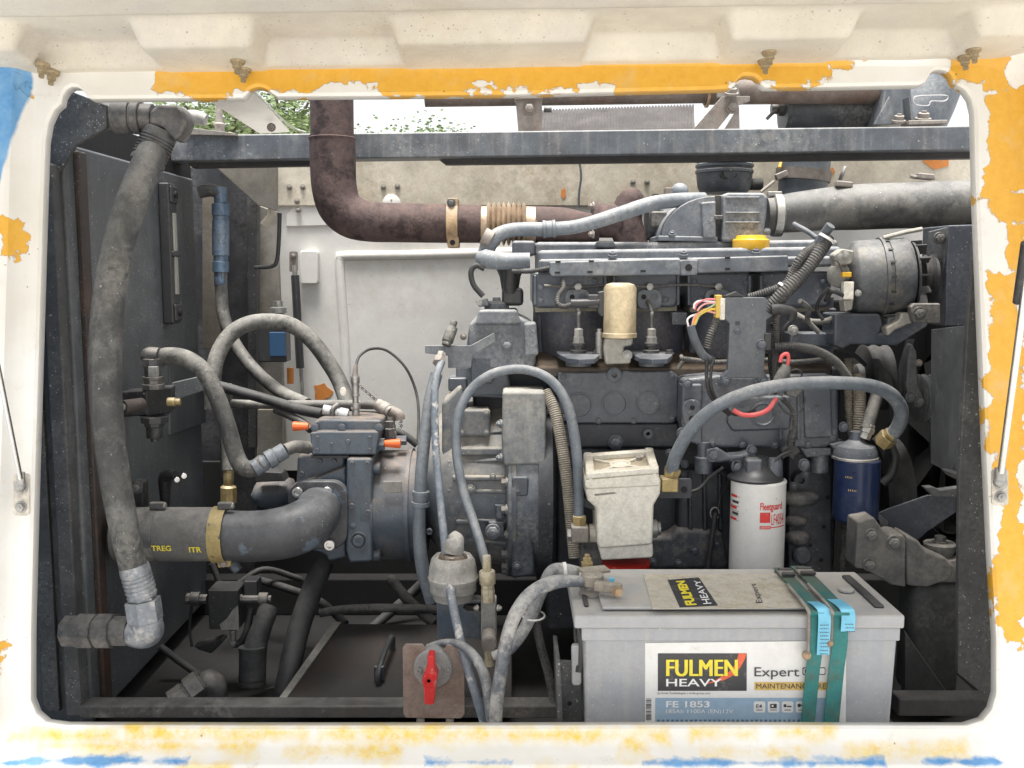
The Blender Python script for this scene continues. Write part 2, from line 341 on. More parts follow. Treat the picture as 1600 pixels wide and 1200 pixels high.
def panel():
    m, nt, b, tc = newmat('flaking_white_over_yellow_paint')
    sx = nt.nodes.new('ShaderNodeSeparateXYZ'); lk(nt, tc, sx.inputs[0]); X, Z = sx.outputs[0], sx.outputs[2]
    nz = mth(nt, 'ADD', mth(nt, 'MULTIPLY', mth(nt, 'SUBTRACT', noi(nt, tc, 34, 6, .62), .5), .055), mth(nt, 'MULTIPLY', mth(nt, 'SUBTRACT', noi(nt, tc, 11, 3, .5, 2), .5), .07))
    def boxes(lst):
        acc = None
        for (x0, y0, x1, y1) in lst:
            u0, v0 = uv(x0, y1); u1, v1 = uv(x1, y0)
            dx = mth(nt, 'SUBTRACT', mth(nt, 'ABSOLUTE', mth(nt, 'SUBTRACT', X, (u0+u1)/2)), (u1-u0)/2)
            dz = mth(nt, 'SUBTRACT', mth(nt, 'ABSOLUTE', mth(nt, 'SUBTRACT', Z, (v0+v1)/2)), (v1-v0)/2)
            q = mth(nt, 'MAXIMUM', dx, dz); acc = q if acc is None else mth(nt, 'MINIMUM', acc, q)
        return acc
    yel = boxes([(240, 90, 900, 140), (560, 120, 780, 152), (800, 85, 1300, 128), (960, 110, 1140, 150), (1285, 90, 1370, 108), (1480, 88, 1560, 125), (1542, 150, 1605, 300), (1554, 300, 1605, 350), (1572, 350, 1605, 425), (1556, 425, 1592, 900), (1560, 880, 1600, 1010), (1540, 95, 1565, 140), (36, 118, 50, 150), (14, 345, 42, 410), (-2, 1000, 14, 1120)])
    wsh = boxes([(20, 1143, 180, 1156), (200, 1137, 700, 1154), (700, 1140, 1040, 1158), (965, 1138, 1012, 1176), (1085, 1140, 1180, 1154), (1215, 1138, 1300, 1152), (1320, 1165, 1500, 1174), (60, 1163, 400, 1168), (450, 1168, 620, 1173), (1100, 1168, 1250, 1174), (840, 1186, 900, 1205), (290, 1190, 360, 1210), (690, 1192, 790, 1205)])  # worn yellow of the bottom lip, paled in colour for the strong light
    (ua, va), (ub, vb) = uv(58, 110), uv(6, 350); sl_ = (ub-ua)/(vb-va)
    bll = mth(nt, 'SUBTRACT', X, mth(nt, 'ADD', mth(nt, 'MULTIPLY', mth(nt, 'SUBTRACT', Z, va), sl_), ua))
    blu = boxes([(-60, 1180, 300, 1182), (670, 1182, 800, 1183), (1000, 1182, 1370, 1184), (1430, 1181.5, 1560, 1182.5)])
    fy = ramp(nt, mth(nt, 'ADD', yel, nz), .0015, -.0005)
    fb = ramp(nt, mth(nt, 'ADD', blu, mth(nt, 'MULTIPLY', nz, .34)), .003, -.002)
    fb = mth(nt, 'MAXIMUM', fb, ramp(nt, mth(nt, 'ADD', bll, mth(nt, 'MULTIPLY', nz, .12)), .002, -.001))
    n1 = noi(nt, tc, 6, 6, .6); n3 = noi(nt, tc, 70, 6, .7)
    wht = mixc(nt, ramp(nt, n1, .35, .7), (.78, .775, .75), (.68, .66, .60))
    wht = mixc(nt, mth(nt, 'MULTIPLY', ramp(nt, noi(nt, tc, 20, 8, .75, 9), .58, .72), .5), wht, (.50, .43, .30))
    ye = mixc(nt, ramp(nt, n3, .3, .7), (.68, .35, .03), (.76, .43, .055)); ye = mixc(nt, mth(nt, 'MULTIPLY', ramp(nt, noi(nt, tc, 14, 8, .7, 6), .55, .75), .45), ye, (.62, .50, .30))
    fw = mth(nt, 'MULTIPLY', ramp(nt, mth(nt, 'ADD', wsh, mth(nt, 'MULTIPLY', nz, .55)), .010, -.006), ramp(nt, noi(nt, tc, 26, 8, .75, 13), .32, .6))
    c = mixc(nt, fy, wht, ye); c = mixc(nt, fw, c, mixc(nt, ramp(nt, n3, .35, .65), (.76, .60, .12), (.72, .47, .06))); c = mixc(nt, fb, c, mixc(nt, ramp(nt, noi(nt, tc, 18, 6, .7, 21), .35, .65), (.07, .26, .56), (.20, .40, .64)))
    c = mixc(nt, mth(nt, 'MULTIPLY', specks(nt, tc, 75, .10, .13), .6), c, (.10, .08, .06))
    lk(nt, c, b.inputs['Base Color']); b.inputs['Roughness'].default_value = .4
    bp = nt.nodes.new('ShaderNodeBump'); bp.inputs['Strength'].default_value = .6; bp.inputs['Distance'].default_value = .004; bp.invert = True
    lk(nt, mth(nt, 'ADD', fy, mth(nt, 'MULTIPLY', n3, .15)), bp.inputs['Height']); lk(nt, bp.outputs[0], b.inputs['Normal'])
    bm = bmesh.new()
    inn = [uv(x, y) for x, y in INNER]
    n = len(inn)
    def off(pts, d):
        o = []
        for i in range(len(pts)):
            a, c_ = Vector(pts[i-1]), Vector(pts[(i+1) % len(pts)]); t = (c_-a).normalized(); o.append((pts[i][0]+t.y*d, pts[i][1]-t.x*d))
        return o
    sgn = sum(inn[i-1][0]*inn[i][1]-inn[i][0]*inn[i-1][1] for i in range(n)); sg = 1 if sgn > 0 else -1
    L0 = [bm.verts.new((u, .022, v)) for u, v in inn]          # return flange, into the bay
    L1 = [bm.verts.new((u, .004, v)) for u, v in inn]
    L2 = [bm.verts.new((u, 0, v)) for u, v in off(inn, .004*sg)]
    u0, v0 = uv(14, 1174); u1, v1 = uv(1592, 92)
    R = rrect(0, 0, 1, 1, .1)
    def ring(grow, d):
        rr = .055+grow*.6; return [bm.verts.new((x, d, y)) for x, y in rrect(u0-grow, v0-grow, u1+grow, v1+grow, rr, 9)]
    Q = [ring(-.012, 0), ring(-.006, -.003), ring(.004, -.018), ring(.010, -.030), ring(.018, -.035), ring(.07, -.037), ring(.5, -.04)]
    def loft(a, c_):
        for i in range(len(a)):
            j = (i+1) % len(a); bm.faces.new((a[i], a[j], c_[j], c_[i]))
    loft(L0, L1); loft(L1, L2)
    for i in range(len(Q)-1): loft(Q[i], Q[i+1])
    ed = []
    for L in (L2, Q[0]):
        for i in range(len(L)):
            e = bm.edges.get((L[i], L[(i+1) % len(L)])) or bm.edges.new((L[i], L[(i+1) % len(L)])); ed.append(e)
    bmesh.ops.triangle_fill(bm, use_beauty=True, edges=ed)
    bmesh.ops.recalc_face_normals(bm, faces=bm.faces)
    me = bpy.data.meshes.new('side_panel'); bm.to_mesh(me); bm.free(); me.materials.append(m); me.shade_smooth(); me.set_sharp_from_angle(angle=math.radians(30))
    o = bpy.data.objects.new('side_panel', me); C.objects.link(o)
    R3 = Matrix((XA, DD, VV)).transposed(); o.matrix_world = Matrix.Translation(A_) @ R3.to_4x4()
    so_ = o.modifiers.new('thick', 'SOLIDIFY'); so_.thickness = .003; so_.offset = -1
    o['label'] = 'white body side panel with flaking yellow paint around the open hatch'; o['category'] = 'body panel'
    return o
panel()
# ---------------------------------------------------------------- hood
def hood():
    H0 = P(800, 106, 1.597); SL = math.radians(8)
    ax = Vector((0, -math.cos(SL), math.sin(SL))); dn = Vector((0, -math.sin(SL), -math.cos(SL)))
    th = thing('engine_hood', 'raised cream hood with pressed ribs above the engine bay', 'hood', H0)
    X0, X1 = S(-20-800, 1.597), S(1612-800, 1.597); NX, NV = 260, 110; VM = .85
    def ss(a, b_, x):
        t = max(0, min(1, (x-a)/(b_-a))); return t*t*(3-2*t)
    pads = [(268, 437), (632, 912), (1104, 1285)]
    def hgt(x, v):
        px = x/1.597*F*1.0+800
        pad = 0
        for a, c_ in pads: pad = max(pad, ss(a-8, a+9, px)*(1-ss(c_-9, c_+8, px)))
        if px < 120: pad = max(pad, 1-ss(95, 118, px))
        if px > 1440: pad = max(pad, ss(1440, 1462, px))
        h = .034*pad*(1-ss(.105, .135, v))
        h = max(h, .032*(1-ss(.016, .05, v)))
        h += .026*ss(.19, .205, v)*(1-ss(.27, .30, v))*ss(85, 112, px)*(1-ss(1410, 1450, px))
        h += .02*ss(.42, .45, v)
        return h+.0012*noise.noise(Vector((x*9, v*9, 1)))
    b = MB()
    r = .10
    for j in range(NV+1):
        v = VM*(j/NV)**1.35
        for i in range(NX+1):
            x = X0+(X1-X0)*i/NX; e = 0
            dx = max(0, X0+r-x, x-(X1-r))
            if dx > 0: e = r-math.sqrt(max(0, r*r-dx*dx))
            vv = e+(VM-e)*(v/VM)
            edge = 0
            if e > 0: edge = 0
            lipx = min(x-X0, X1-x); lip = -.03*(1-ss(0, .035, lipx))
            b.v.append(H0+XA*x+ZA*(x*.0145)+ax*vv+dn*(hgt(x, vv)-.034))
    for j in range(NV):
        for i in range(NX):
            a = j*(NX+1)+i; b.f.append((a, a+1, a+NX+2, a+NX+1))
    o = b.build('inner_skin', M['hood'], th, ang=60)
    s = o.modifiers.new('thick', 'SOLIDIFY'); s.thickness = .02; s.offset = 1
    me = o.data
    # normals must face down so that the thickness grows upwards
    if me.polygons[0].normal.z > 0: me.flip_normals()
    s.offset = -1
    m = M['brass_dull']
    for x, y, v in ((66, 91, .045), (81, 108, .012), (371, 86, .05), (381, 104, .012), (1202, 76, .055), (1195, 95, .016), (1521, 80, .05), (1507, 91, .02)):
        p0 = H0+ax*v; q = P(x, y, p0.y); q = Vector((q.x, p0.y, (H0+ax*v).z-.001+q.x*.0145))
        def mk(b):
            d = Vector((0, -.35, -1)).normalized()
            b.lathe((0,0,0), d, [(-.002, .011), (.002, .011), (.003, .009)], 18); b.lathe(d*.003, d, [(0, .0075), (.008, .0075), (.009, .006)], 6); b.lathe(d*.012, d, [(0, .0042), (.008, .0042)], 10)
        inst('hinge_bolt', ('hb',), mk, m, th, q)
M['brass_dull'] = gm('dull_rusty_hinge_bolt', (.36, .29, .18), .6, .4, .3, dust=(.45, .4, .3), du=.6, rust=.35, sc=70)
hood()
# ---------------------------------------------------------------- gas struts on the opening
def strut(a, c_, rod_w, lab, yb):
    t = thing('gas_strut', lab, 'gas strut', P(c_[0], c_[1], c_[2]))
    MB().ptube([a, c_], rod_w, 14).build('rod', M['chrome'], t)
    x, y, Y = c_
    MB().lathe(P(x, y-14, Y), P(x, y+6, Y)-P(x, y-14, Y), [(0, S(rod_w*.75, Y)), (.018, S(rod_w*.8, Y)), (.022, S(rod_w*.5, Y))], 14).build('end_socket', M['zinc'], t)
    b = MB().plate(rrect(x-13, y-12, x+13, yb, 6), Y+.012, .004); b.build('bracket', M['bracket_dull'], t, .001)
    bolt(t, x, y+10, Y+.012, 8, M['zinc']); bolt(t, x, yb-14, Y+.012, 7, M['zinc'])
    MB().ball(P(x-2, y+8, Y), S(9, Y)).build('ball_joint', M['zinc'], t)
M['bracket_dull'] = gm('painted_strut_bracket', (.55, .52, .46), .6, .2, .15, du=.4, rust=.3, sc=50)
strut((-14, 520, 1.30), (33, 752, 1.43), 8, 'chromed gas strut at the left edge of the opening', 806)
strut((1606, 420, 1.30), (1563, 745, 1.43), 11, 'chromed gas strut at the right edge of the opening', 790)
MB().ptube([(1603, 380, 1.28), (1590, 472, 1.33)], 15, 14).build('strut_cylinder', M['mattb'], bpy.data.objects['gas_strut.001'])
# ---------------------------------------------------------------- bay shell
M['navy'] = gm('navy_cabinet_sheet', (.03, .031, .036), .5, 0, .3, du=.3)
def shell():
    # floor and dark partitions of the bay
    zf = P(800, 1135, 1.72).z-.03
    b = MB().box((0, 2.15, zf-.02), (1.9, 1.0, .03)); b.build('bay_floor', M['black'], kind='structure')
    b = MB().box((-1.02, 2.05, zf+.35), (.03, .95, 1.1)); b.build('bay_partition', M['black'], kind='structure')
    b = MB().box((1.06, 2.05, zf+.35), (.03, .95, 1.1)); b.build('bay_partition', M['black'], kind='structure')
    MB().plate([(180, 262), (404, 262), (404, 1190), (180, 1190)], 2.67, .02).build('bay_partition', M['navy'], kind='structure')  # dark sheet added to block the gap of light behind the tank
shell()
M['wallpost'] = gm('dirty_grey_white_post', (.22, .21, .19), .6, 0, .25, dust=(.3, .26, .18), du=.6, rust=.2, sc=20)
def back_wall():
    Y = 2.62
    t = thing('far_side_panel', 'white inner panel of the opposite hatch with raised rectangular bead', 'body panel', P(800, 700, Y))
    MB().plate([(380, 318), (1560, 318), (1560, 735), (380, 735)], Y, .02).build('panel_skin', M['wall'], t)
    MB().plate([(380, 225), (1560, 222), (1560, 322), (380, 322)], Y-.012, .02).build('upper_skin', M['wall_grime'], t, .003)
    b = MB().ptube([(800, 394, Y), (660, 398, Y), (540, 400, Y), (532, 404, Y), (531, 415, Y), (535, 480, Y), (540, 560, Y), (543, 660, Y)], 15, 12); b.build('raised_bead', M['wall'], t)
    MB().plate(rrect(468, 391, 497, 444, 5), Y-.02, .03).build('strut_pocket', M['wall'], t, .004)
    MB().plate([(447, 335), (470, 312), (520, 318), (520, 352), (447, 354)], Y-.006, .02).build('hinge_plate', M['wall'], t, .002)
    MB().lathe(P(612, 318, Y-.012), (0,-1,0), [(0, S(14, Y)), (.006, S(14, Y)), (.008, S(12, Y))], 20).build('boss', M['wall'], t)
    for x, y in ((464, 314), (466, 328), (452, 292), (473, 292), (599, 292), (621, 291), (612, 313), (989, 284), (1011, 284)): bolt(t, x, y, Y-.013, 3.2, M['wallpost'])
    for x, y, w_, h_ in ((880, 303, 5, 9), (1300, 268, 4, 8), (1465, 252, 20, 12), (503, 612, 16, 14)):
        pts = [(x+w_*math.cos(a)*random.uniform(.6, 1.2), y+h_*math.sin(a)*random.uniform(.6, 1.2)) for a in [k*math.pi/5 for k in range(10)]]
        MB().plate(pts, Y-.0135 if y < 320 else Y-.0015, .001).build('bare_paint_patch', M['patch'], t)
    t2 = thing('gas_strut', 'black gas strut clipped to the far white panel', 'gas strut', P(470, 600, 2.58))
    MB().ptube([(461, 430, 2.58), (469, 575, 2.58)], 13, 12).build('strut_cylinder', M['mattb'], t2)
    MB().ptube([(470, 575, 2.58), (474, 640, 2.58)], 6, 10).build('rod', M['zinc'], t2)
    MB().plate(rrect(452, 393, 465, 425, 3), 2.585, .004).build('bracket', M['galv'], t2)
    MB().ptube([(460, 414, 2.58), (461, 432, 2.58)], 8, 10).build('end_socket', M['zinc'], t2)
    bolt(t2, 458, 400, 2.585, 3.5, M['galv'])
M['patch'] = flat('bare_orange_primer', (.55, .20, .04), .6, (.4, .3, .2, .5))
back_wall()
def tank():
    X = -.765; Y0, Y1 = 1.73, 2.42
    zt = P(112, 222, Y0).z; zb = P(112, 1130, Y0).z
    t = thing('hydraulic_tank', 'big dark steel oil tank along the left side of the bay', 'tank', (X, Y0, zb))
    MB().box((X-.1, (Y0+Y1)/2, (zt+zb)/2), (.2, Y1-Y0, zt-zb)).build('tank_body', M['tank'], t, .006)
    a = PX(112, 200, X)
    MB().box((X-.06, (Y0+Y1)/2+.02, zt+.028), (.10, Y1-Y0, .064)).build('top_gap_cover', M['black'], t, .003)  # black cover thickened to fill the dark slot and close a light leak
    # vertical fold near the front edge
    MB().box((X+.004, Y0+.05, (zt+zb)/2), (.012, .035, zt-zb-.02)).build('corner_fold', M['rust_dark'], t, .004)
    # bolted plate on the far half
    MB().poly([PX(266, 560, X+.004), PX(322, 560, X+.004), PX(322, 660, X+.004), PX(266, 680, X+.004)], (-.006, 0, 0)).build('access_plate', M['tank'], t, .001)
    # level gauge
    g = thing('level_gauge', 'black sight gauge standing upright on the oil tank', 'gauge', PX(288, 500, X+.01))
    p = [PX(276, 298, X+.003), PX(303, 298, X+.003), PX(312, 498, X+.003), PX(288, 500, X+.003)]
    y0 = p[0].y; y1 = p[1].y; zt2, zb2 = p[0].z, p[2].z
    ym = 2.20; zt2 = PX(295, 297, X).z; zb2 = PX(295, 500, X).z
    MB().box((X+.012, ym, (zt2+zb2)/2), (.024, .05, zt2-zb2)).build('gauge_frame', M['mattb'], g, .004)
    h = zt2-zb2
    for k in (-1, 1):
        MB().box((X+.0255, ym, (zt2+zb2)/2+k*h*.155-.0*h), (.004, .018, h*.27)).build('sight_glass', M['glass'], g, .001)
        MB().box((X+.026, ym, (zt2+zb2)/2+k*h*.42), (.006, .044, h*.12)).build('end_block', M['mattb'], g, .003)
        q = Vector((X+.029, ym, (zt2+zb2)/2+k*h*.42))
        MB().lathe(q, XA, [(0, .008), (.004, .008), (.0045, .006)], 12).build('screw', M['black'], g)
    MB().box((X+.026, ym, (zt2+zb2)/2), (.008, .046, h*.035)).build('bar', M['mattb'], g, .002)
M['rust_dark'] = gm('dark_brown_stained_steel', (.035, .028, .026), .6, 0, .3, dust=(.12, .1, .09), du=.5, rust=.3, sc=18, spk=.2)
tank()
def frame_steel():
    Y = 1.70
    zb = P(100, 1120, Y).z; zt = P(78, 255, Y).z
    t = thing('bay_frame', 'dark steel post and bottom rail on the left of the bay', 'frame', P(300, 1120, Y))
    x0, x1 = P(96, 1000, Y).x, P(121, 1000, Y).x
    MB().box(((x0+x1)/2, Y+.02, (zt+zb)/2), (x1-x0, .04, zt-zb)).build('post', M['post'], t, .004)
    MB().box((x0-.035, Y+.03, (zt+zb)/2), (.03, .02, zt-zb)).build('post_flange', M['post'], t, .002)
    a, c_ = P(122, 1103, Y), P(872, 1123, Y)
    MB().box(((a.x+c_.x)/2, Y+.02, (a.z+c_.z)/2), (c_.x-a.x, .04, a.z-c_.z)).build('bottom_rail', M['rail'], t, .004)
    a, c_ = P(1405, 1092, Y), P(1590, 1120, Y)
    t = MB().box(((a.x+c_.x)/2, Y+.02, (a.z+c_.z)/2), (c_.x-a.x, .04, a.z-c_.z)).build('bottom_rail', M['black2'], None, .004, label='short dark steel rail to the right of the battery', cat='rail')
    # upper cross beam
    Y = 2.30
    t = thing('cross_beam', 'blue grey box beam crossing the top of the bay', 'beam', P(900, 250, Y))
    MB().poly([P(255, 211, Y), P(1560, 196, Y), P(1560, 234, Y), P(255, 252, Y)], (0, .07, 0)).build('box_section', M['beam'], t, .004)
    MB().poly([P(280, 240, Y+.04), P(487, 239, Y+.04), P(487, 259, Y+.04), P(300, 262, Y+.04)], (0, .03, 0)).build('lower_flange', M['black2'], t, .001)
    MB().poly([P(676, 241, Y+.04), P(1560, 228, Y+.04), P(1560, 247, Y+.04), P(696, 257, Y+.04)], (0, .03, 0)).build('lower_flange', M['black2'], t, .001)
    MB().poly([P(285, 198, Y-.02), P(368, 208, Y-.02), P(368, 212, Y-.02), P(285, 210, Y-.02)], (0, .05, 0)).build('end_plate', M['galv'], t, .001)
M['rail'] = gm('scuffed_rail_steel', (.05, .05, .05), .5, 0, .3, dust=(.18, .175, .165), du=.5, blot=(.21, .205, .195), bl=(.54, .66), sc=22, rust=.15)
M['black2'] = gm('dull_black_flange_paint', (.03, .031, .034), .6, 0, .3, dust=(.15, .14, .13), du=.4)
frame_steel()
def side_bits():
    # structures behind the tank
    t = thing('rear_cabinet', 'dark cabinet frame between the oil tank and the white panel', 'cabinet', P(360, 900, 2.46))
    MB().plate([(316, 300), (344, 304), (344, 545), (316, 545)], 2.47, .02).build('tan_plate', M['tan'], t, .002)
    MB().plate([(344, 262), (400, 300), (398, 900), (344, 900)], 2.50, .02).build('back_sheet', M['navy'], t)
    MB().plate([(385, 300), (402, 318), (400, 700), (388, 700)], 2.45, .03).build('post', M['post'], t, .003)
    MB().poly([P(330, 255, 2.40), P(432, 258, 2.40), P(432, 330, 2.40), P(402, 320, 2.40)], (0, .02, 0)).build('gusset', M['wallpost'], t, .002)
    b = MB().plate([(402, 320), (432, 330), (446, 700), (402, 700)], 2.52, .02); b.build('grey_post', M['wallpost'], t, .003)
    b = MB().ptube([(395, 262, 2.44), (415, 290, 2.44), (425, 330, 2.44), (412, 352, 2.44)], 12, 10); b.build('seal_strip', M['wall_grime'], t)
    MB().plate([(402, 640), (442, 640), (440, 720), (402, 720)], 2.44, .02).build('lower_plate', M['wallpost'], t, .002)
    h = MB().ptube([(398, 418, 2.40), (425, 416, 2.40), (433, 405, 2.40), (436, 370, 2.40), (437, 333, 2.40)], 6.5, 10)
    h.build('hook_rod', M['mattb'], None, label='bent black hook rod beside the far white panel', cat='rod')
    t = thing('relay_box', 'blue faced valve with black holder behind the arched hose', 'valve', P(430, 560, 2.36))
    MB().pb(402, 512, 448, 566, 2.36, .05).build('holder', M['mattb'], t, .003)
    MB().pb(420, 519, 446, 557, 2.352, .02).build('blue_face', M['blue_block'], t, .002)
    MB().lathe(P(435, 490, 2.37), (0,0,1), [(-.03, .013), (0, .013), (.002, .02), (.014, .02), (.016, .012), (.03, .012)], 12).build('top_plug', M['zinc'], t)
    MB().pb(448, 575, 458, 600, 2.40, .01).build('reflector', M['patch'], t)
    # roof gap, dark corner bracket upper left
    t = thing('corner_bracket', 'dark plate in the upper left corner behind the opening', 'bracket', P(100, 250, 1.76))
    MB().plate([(66, 150), (100, 138), (166, 164), (166, 200), (118, 226), (96, 262), (70, 300)], 1.72, .012).build('plate', M['post'], t, .002)
    # white sheet at left of the gap above the beam (roof flap)
    t = thing('roof_flap', 'open white roof flap tilted above the cross beam', 'flap', P(420, 205, 2.7))
    MB().poly([P(318, 150, 2.5), P(398, 142, 2.5), P(452, 203, 2.75), P(405, 206, 2.75)], (0, .01, -.004)).build('flap_sheet', M['wall'], t, .001)
    MB().ptube([(398, 144, 2.5), (452, 196, 2.74), (478, 207, 2.76)], 3, 8).build('edge_rod', M['zinc'], t)
    bolt(t, 424, 199, 2.68, 5, M['galv'])
M['tan'] = gm('tan_dusty_sheet', (.19, .17, .14), .6, 0, .2, du=.5)
side_bits()
def right_side():
    MB().plate([(1300, 470), (1570, 470), (1570, 1150), (1300, 1150)], 2.5, .06).build('dark_backing_sheet', M['black'], None, .004, label='added black sheet that darkens the space behind the pulleys', cat='radiator')  # black sheet added to keep the space behind the pulleys dark
    t = thing('side_partition', 'dark grey folded sheet at the right side of the bay', 'sheet panel', P(1530, 1080, 1.62))
    MB().poly([P(1524, 340, 1.62), P(1545, 340, 1.62), P(1570, 980, 1.62), P(1562, 1105, 1.62), P(1496, 1052, 1.62), P(1499, 740, 1.62), P(1512, 508, 1.62)], (0, .012, 0)).build('front_sheet', M['post'], t, .002)
    MB().poly([P(1455, 515, 1.85), P(1512, 508, 1.64), P(1502, 748, 1.64), P(1454, 724, 1.85)], (.01, .004, 0)).build('inner_sheet', M['slate'], t, .001)
    MB().poly([P(1488, 740, 1.635), P(1512, 744, 1.635), P(1520, 756, 1.635), P(1500, 752, 1.635)], (0, .05, 0)).build('bottom_fold', M['post'], t, .001)
    t = thing('radiator_header', 'dark navy sheet box beside the alternator', 'sheet box', P(1490, 505, 1.90))
    MB().poly([P(1450, 362, 1.96), P(1482, 354, 1.90), P(1482, 508, 1.90), P(1445, 490, 1.96)], (.012, .02, 0)).build('lit_left_sheet', M['slate'], t, .002)  # lit left face of the box, its light put into a paler paint
    MB().plate([(1482, 352), (1545, 350), (1545, 510), (1476, 510)], 1.90, .12).build('front_sheet', M['navy2'], t, .003)
    bolt(t, 1468, 372, 1.915, 7, M['fit_dark'])
    MB().plate([(1422, 480), (1428, 474), (1470, 474), (1470, 506), (1428, 504)], 1.86, .02).build('lug', M['fit_dark'], t, .003)
    bolt(t, 1436, 490, 1.86, 8, M['fit_dark'])
    t = thing('fan_shroud', 'dark curved fan shroud deep in the right side', 'shroud', P(1440, 900, 2.2))
    MB().lathe(P(1478, 690, 2.25), XA, [(0, .22), (.05, .22), (.05, .21), (0, .21)], 40, False).build('ring', M['black'], t)
    MB().lathe(P(1472, 690, 2.25), XA, [(-.004, .06), (0, .06)], 24).build('hub', M['black'], t)
    for k in range(7):
        a = 2*math.pi*k/7+.3; d = Vector((0, math.cos(a), math.sin(a))); s_ = Vector((0, -math.sin(a), math.cos(a))); c0 = P(1470, 690, 2.25)
        MB().poly([c0+d*.05-s_*.03, c0+d*.2-s_*.045, c0+d*.2+s_*.045+XA*.02, c0+d*.05+s_*.03+XA*.02], (.003, 0, 0)).build('fan_blade', M['black'], t)
M['slate'] = gm('slate_sheet_paint', (.075, .08, .085), .55, 0, .25, du=.45, spk=.2)
M['navy2'] = gm('navy_sheet_paint', (.035, .042, .058), .38, 0, .2, du=.3, spk=.25, bump=.03)
right_side()
# ================================================================ engine
EN = M['engine']; ED = M['engine_dusty']; EK = M['engine_dark']
def ell(cx, cy, rx, ry, n=20, p=2.0):
    o = []
    for k in range(n):
        a = 2*math.pi*k/n; c, s = math.cos(a), math.sin(a)
        o.append((cx+rx*math.copysign(abs(c)**(2/p), c), cy+ry*math.copysign(abs(s)**(2/p), s)))
    return o
def engine():
    t = thing('diesel_engine', 'dark grey four cylinder diesel engine filling the middle of the bay', 'engine', P(1080, 1000, 2.1))
    # crankcase
    MB().pb(858, 575, 1300, 985, 2.00, .34).build('crankcase', EK, t, .006)
    # rust brown deck between crankcase and barrels
    MB().poly([P(836, 574, 1.962), P(1300, 576, 1.962), P(1300, 548, 2.08), P(838, 544, 2.08)], (0, .0, -.02)).build('deck', M['deck'], t, .004)
    # upper side cover with three cups
    c = MB().plate([(872, 582), (952, 582), (962, 590), (972, 580), (1052, 580), (1060, 588), (1060, 650), (1050, 662), (893, 662), (872, 640)], 1.955, .05).build('side_cover', EN, t, .004)
    for x, y in ((906, 633), (960, 631), (1014, 631)):
        b = MB(); r = S(18, 1.955); b.lathe(P(x, y, 1.955), (0,-1,0), [(-.01, r*1.12), (.003, r*1.12), (.003, r), (-.003, r*.9), (-.004, r*.88)], 28); b.build('core_plug', EN, c)
    MB().lathe(P(960, 586, 1.955), (0,-1,0), [(-.02, S(12, 1.955)), (.004, S(12, 1.955)), (.005, S(10, 1.955)), (.005, S(4, 1.955)), (-.003, S(4, 1.955))], 20).build('lug', EN, c)
    # lower ledge and bosses
    MB().plate([(872, 662), (1060, 662), (1072, 700), (872, 700)], 1.965, .04).build('lower_cover', EK, t, .006)
    for x, y, r in ((962, 691, 9),): bolt(t, x, y, 1.965, r, EN)
    MB().lathe(P(1012, 677, 1.965), (0,-1,0), [(-.01, .011), (.008, .010), (.008, .004), (0, .003)], 16).build('boss', EN, t)
    # right hand gear case
    g = MB().plate([(1066, 592), (1120, 586), (1200, 590), (1310, 588), (1312, 690), (1290, 700), (1240, 702), (1100, 700), (1068, 668)], 1.90, .12).build('gear_case', EN, t, .008)
    MB().plate([(1066, 600), (1098, 600), (1098, 698), (1072, 690), (1064, 660)], 1.892, .05).build('case_rib', EN, g, .005)
    MB().plate(ell(1081, 646, 15, 22, 20, 2.6), 1.884, .02).build('blank_flange', EN, g, .003)
    for x, y, r in ((1082, 637, 4), (1082, 655, 6)): MB().lathe(P(x, y, 1.884), (0,-1,0), [(-.002, S(r, 1.88)), (.001, S(r, 1.88)), (.001, S(r*.6, 1.88))], 14).build('hole', M['black'], g)
    bolt(g, 1066, 677, 1.89, 7, EN); bolt(g, 1074, 600, 1.89, 6, EN); bolt(g, 1130, 597, 1.90, 6, EN); bolt(g, 1185, 596, 1.90, 6, EN); bolt(g, 1318, 667, 1.90, 6, EN)
    # lower block castings
    MB().pb(870, 700, 1060, 890, 1.985, .05).build('block_lower_wall', EK, t, .008)
    MB().plate([(1060, 735), (1140, 735), (1150, 820), (1150, 890), (1058, 890)], 1.95, .06).build('block_pad', EK, t, .012)
    MB().plate([(905, 815), (925, 838), (1048, 838), (1060, 825), (1130, 830), (1140, 890), (905, 890)], 1.94, .05).build('sump_rail', M['sump'], t, .01)
    MB().plate([(1232, 712), (1262, 700), (1300, 712), (1300, 905), (1232, 905)], 1.955, .03).build('front_plate', EK, t, .004)
    for x, y in ((1293, 777), (1287, 823), (1266, 852), (1283, 875)): MB().lathe(P(x, y, 1.955), (0,-1,0), [(-.003, S(3.5, 1.95)), (.0008, S(3.5, 1.95)), (.0008, .002)], 10).build('hole', M['black'], t)
    for x, y, rx, ry in ((1250, 778, 32, 13), (1243, 814, 18, 9), (1246, 840, 20, 12)):
        b = MB(); pr = [(-.002, 1), (.008, .93), (.016, .72), (.02, .4), (.021, .02)]; n = 20; base = len(b.v)
        for d, k in pr:
            for q in ell(x, y, rx*k, ry*k, n): b.v.append(P(q[0], q[1], 1.955)+Vector((0, -d, 0)))
        for i in range(len(pr)-1):
            for k in range(n): j = (k+1) % n; b.f.append((i*n+k, i*n+j, i*n+n+j, i*n+n+k))
        b.build('cast_bulge', M['sump'], t)
    MB().lathe(P(1252, 866, 1.955), (0,-1,0), [(0, S(16, 1.95)), (.012, S(15, 1.95)), (.016, S(11, 1.95))], 24).build('round_boss', EN, t)
    MB().lathe(P(1251, 750, 1.94), (0,-1,0), [(-.02, S(13, 1.95)), (.008, S(12, 1.95)), (.008, S(5, 1.95)), (-.002, S(4, 1.95))], 18).build('pipe_boss', EK, t)
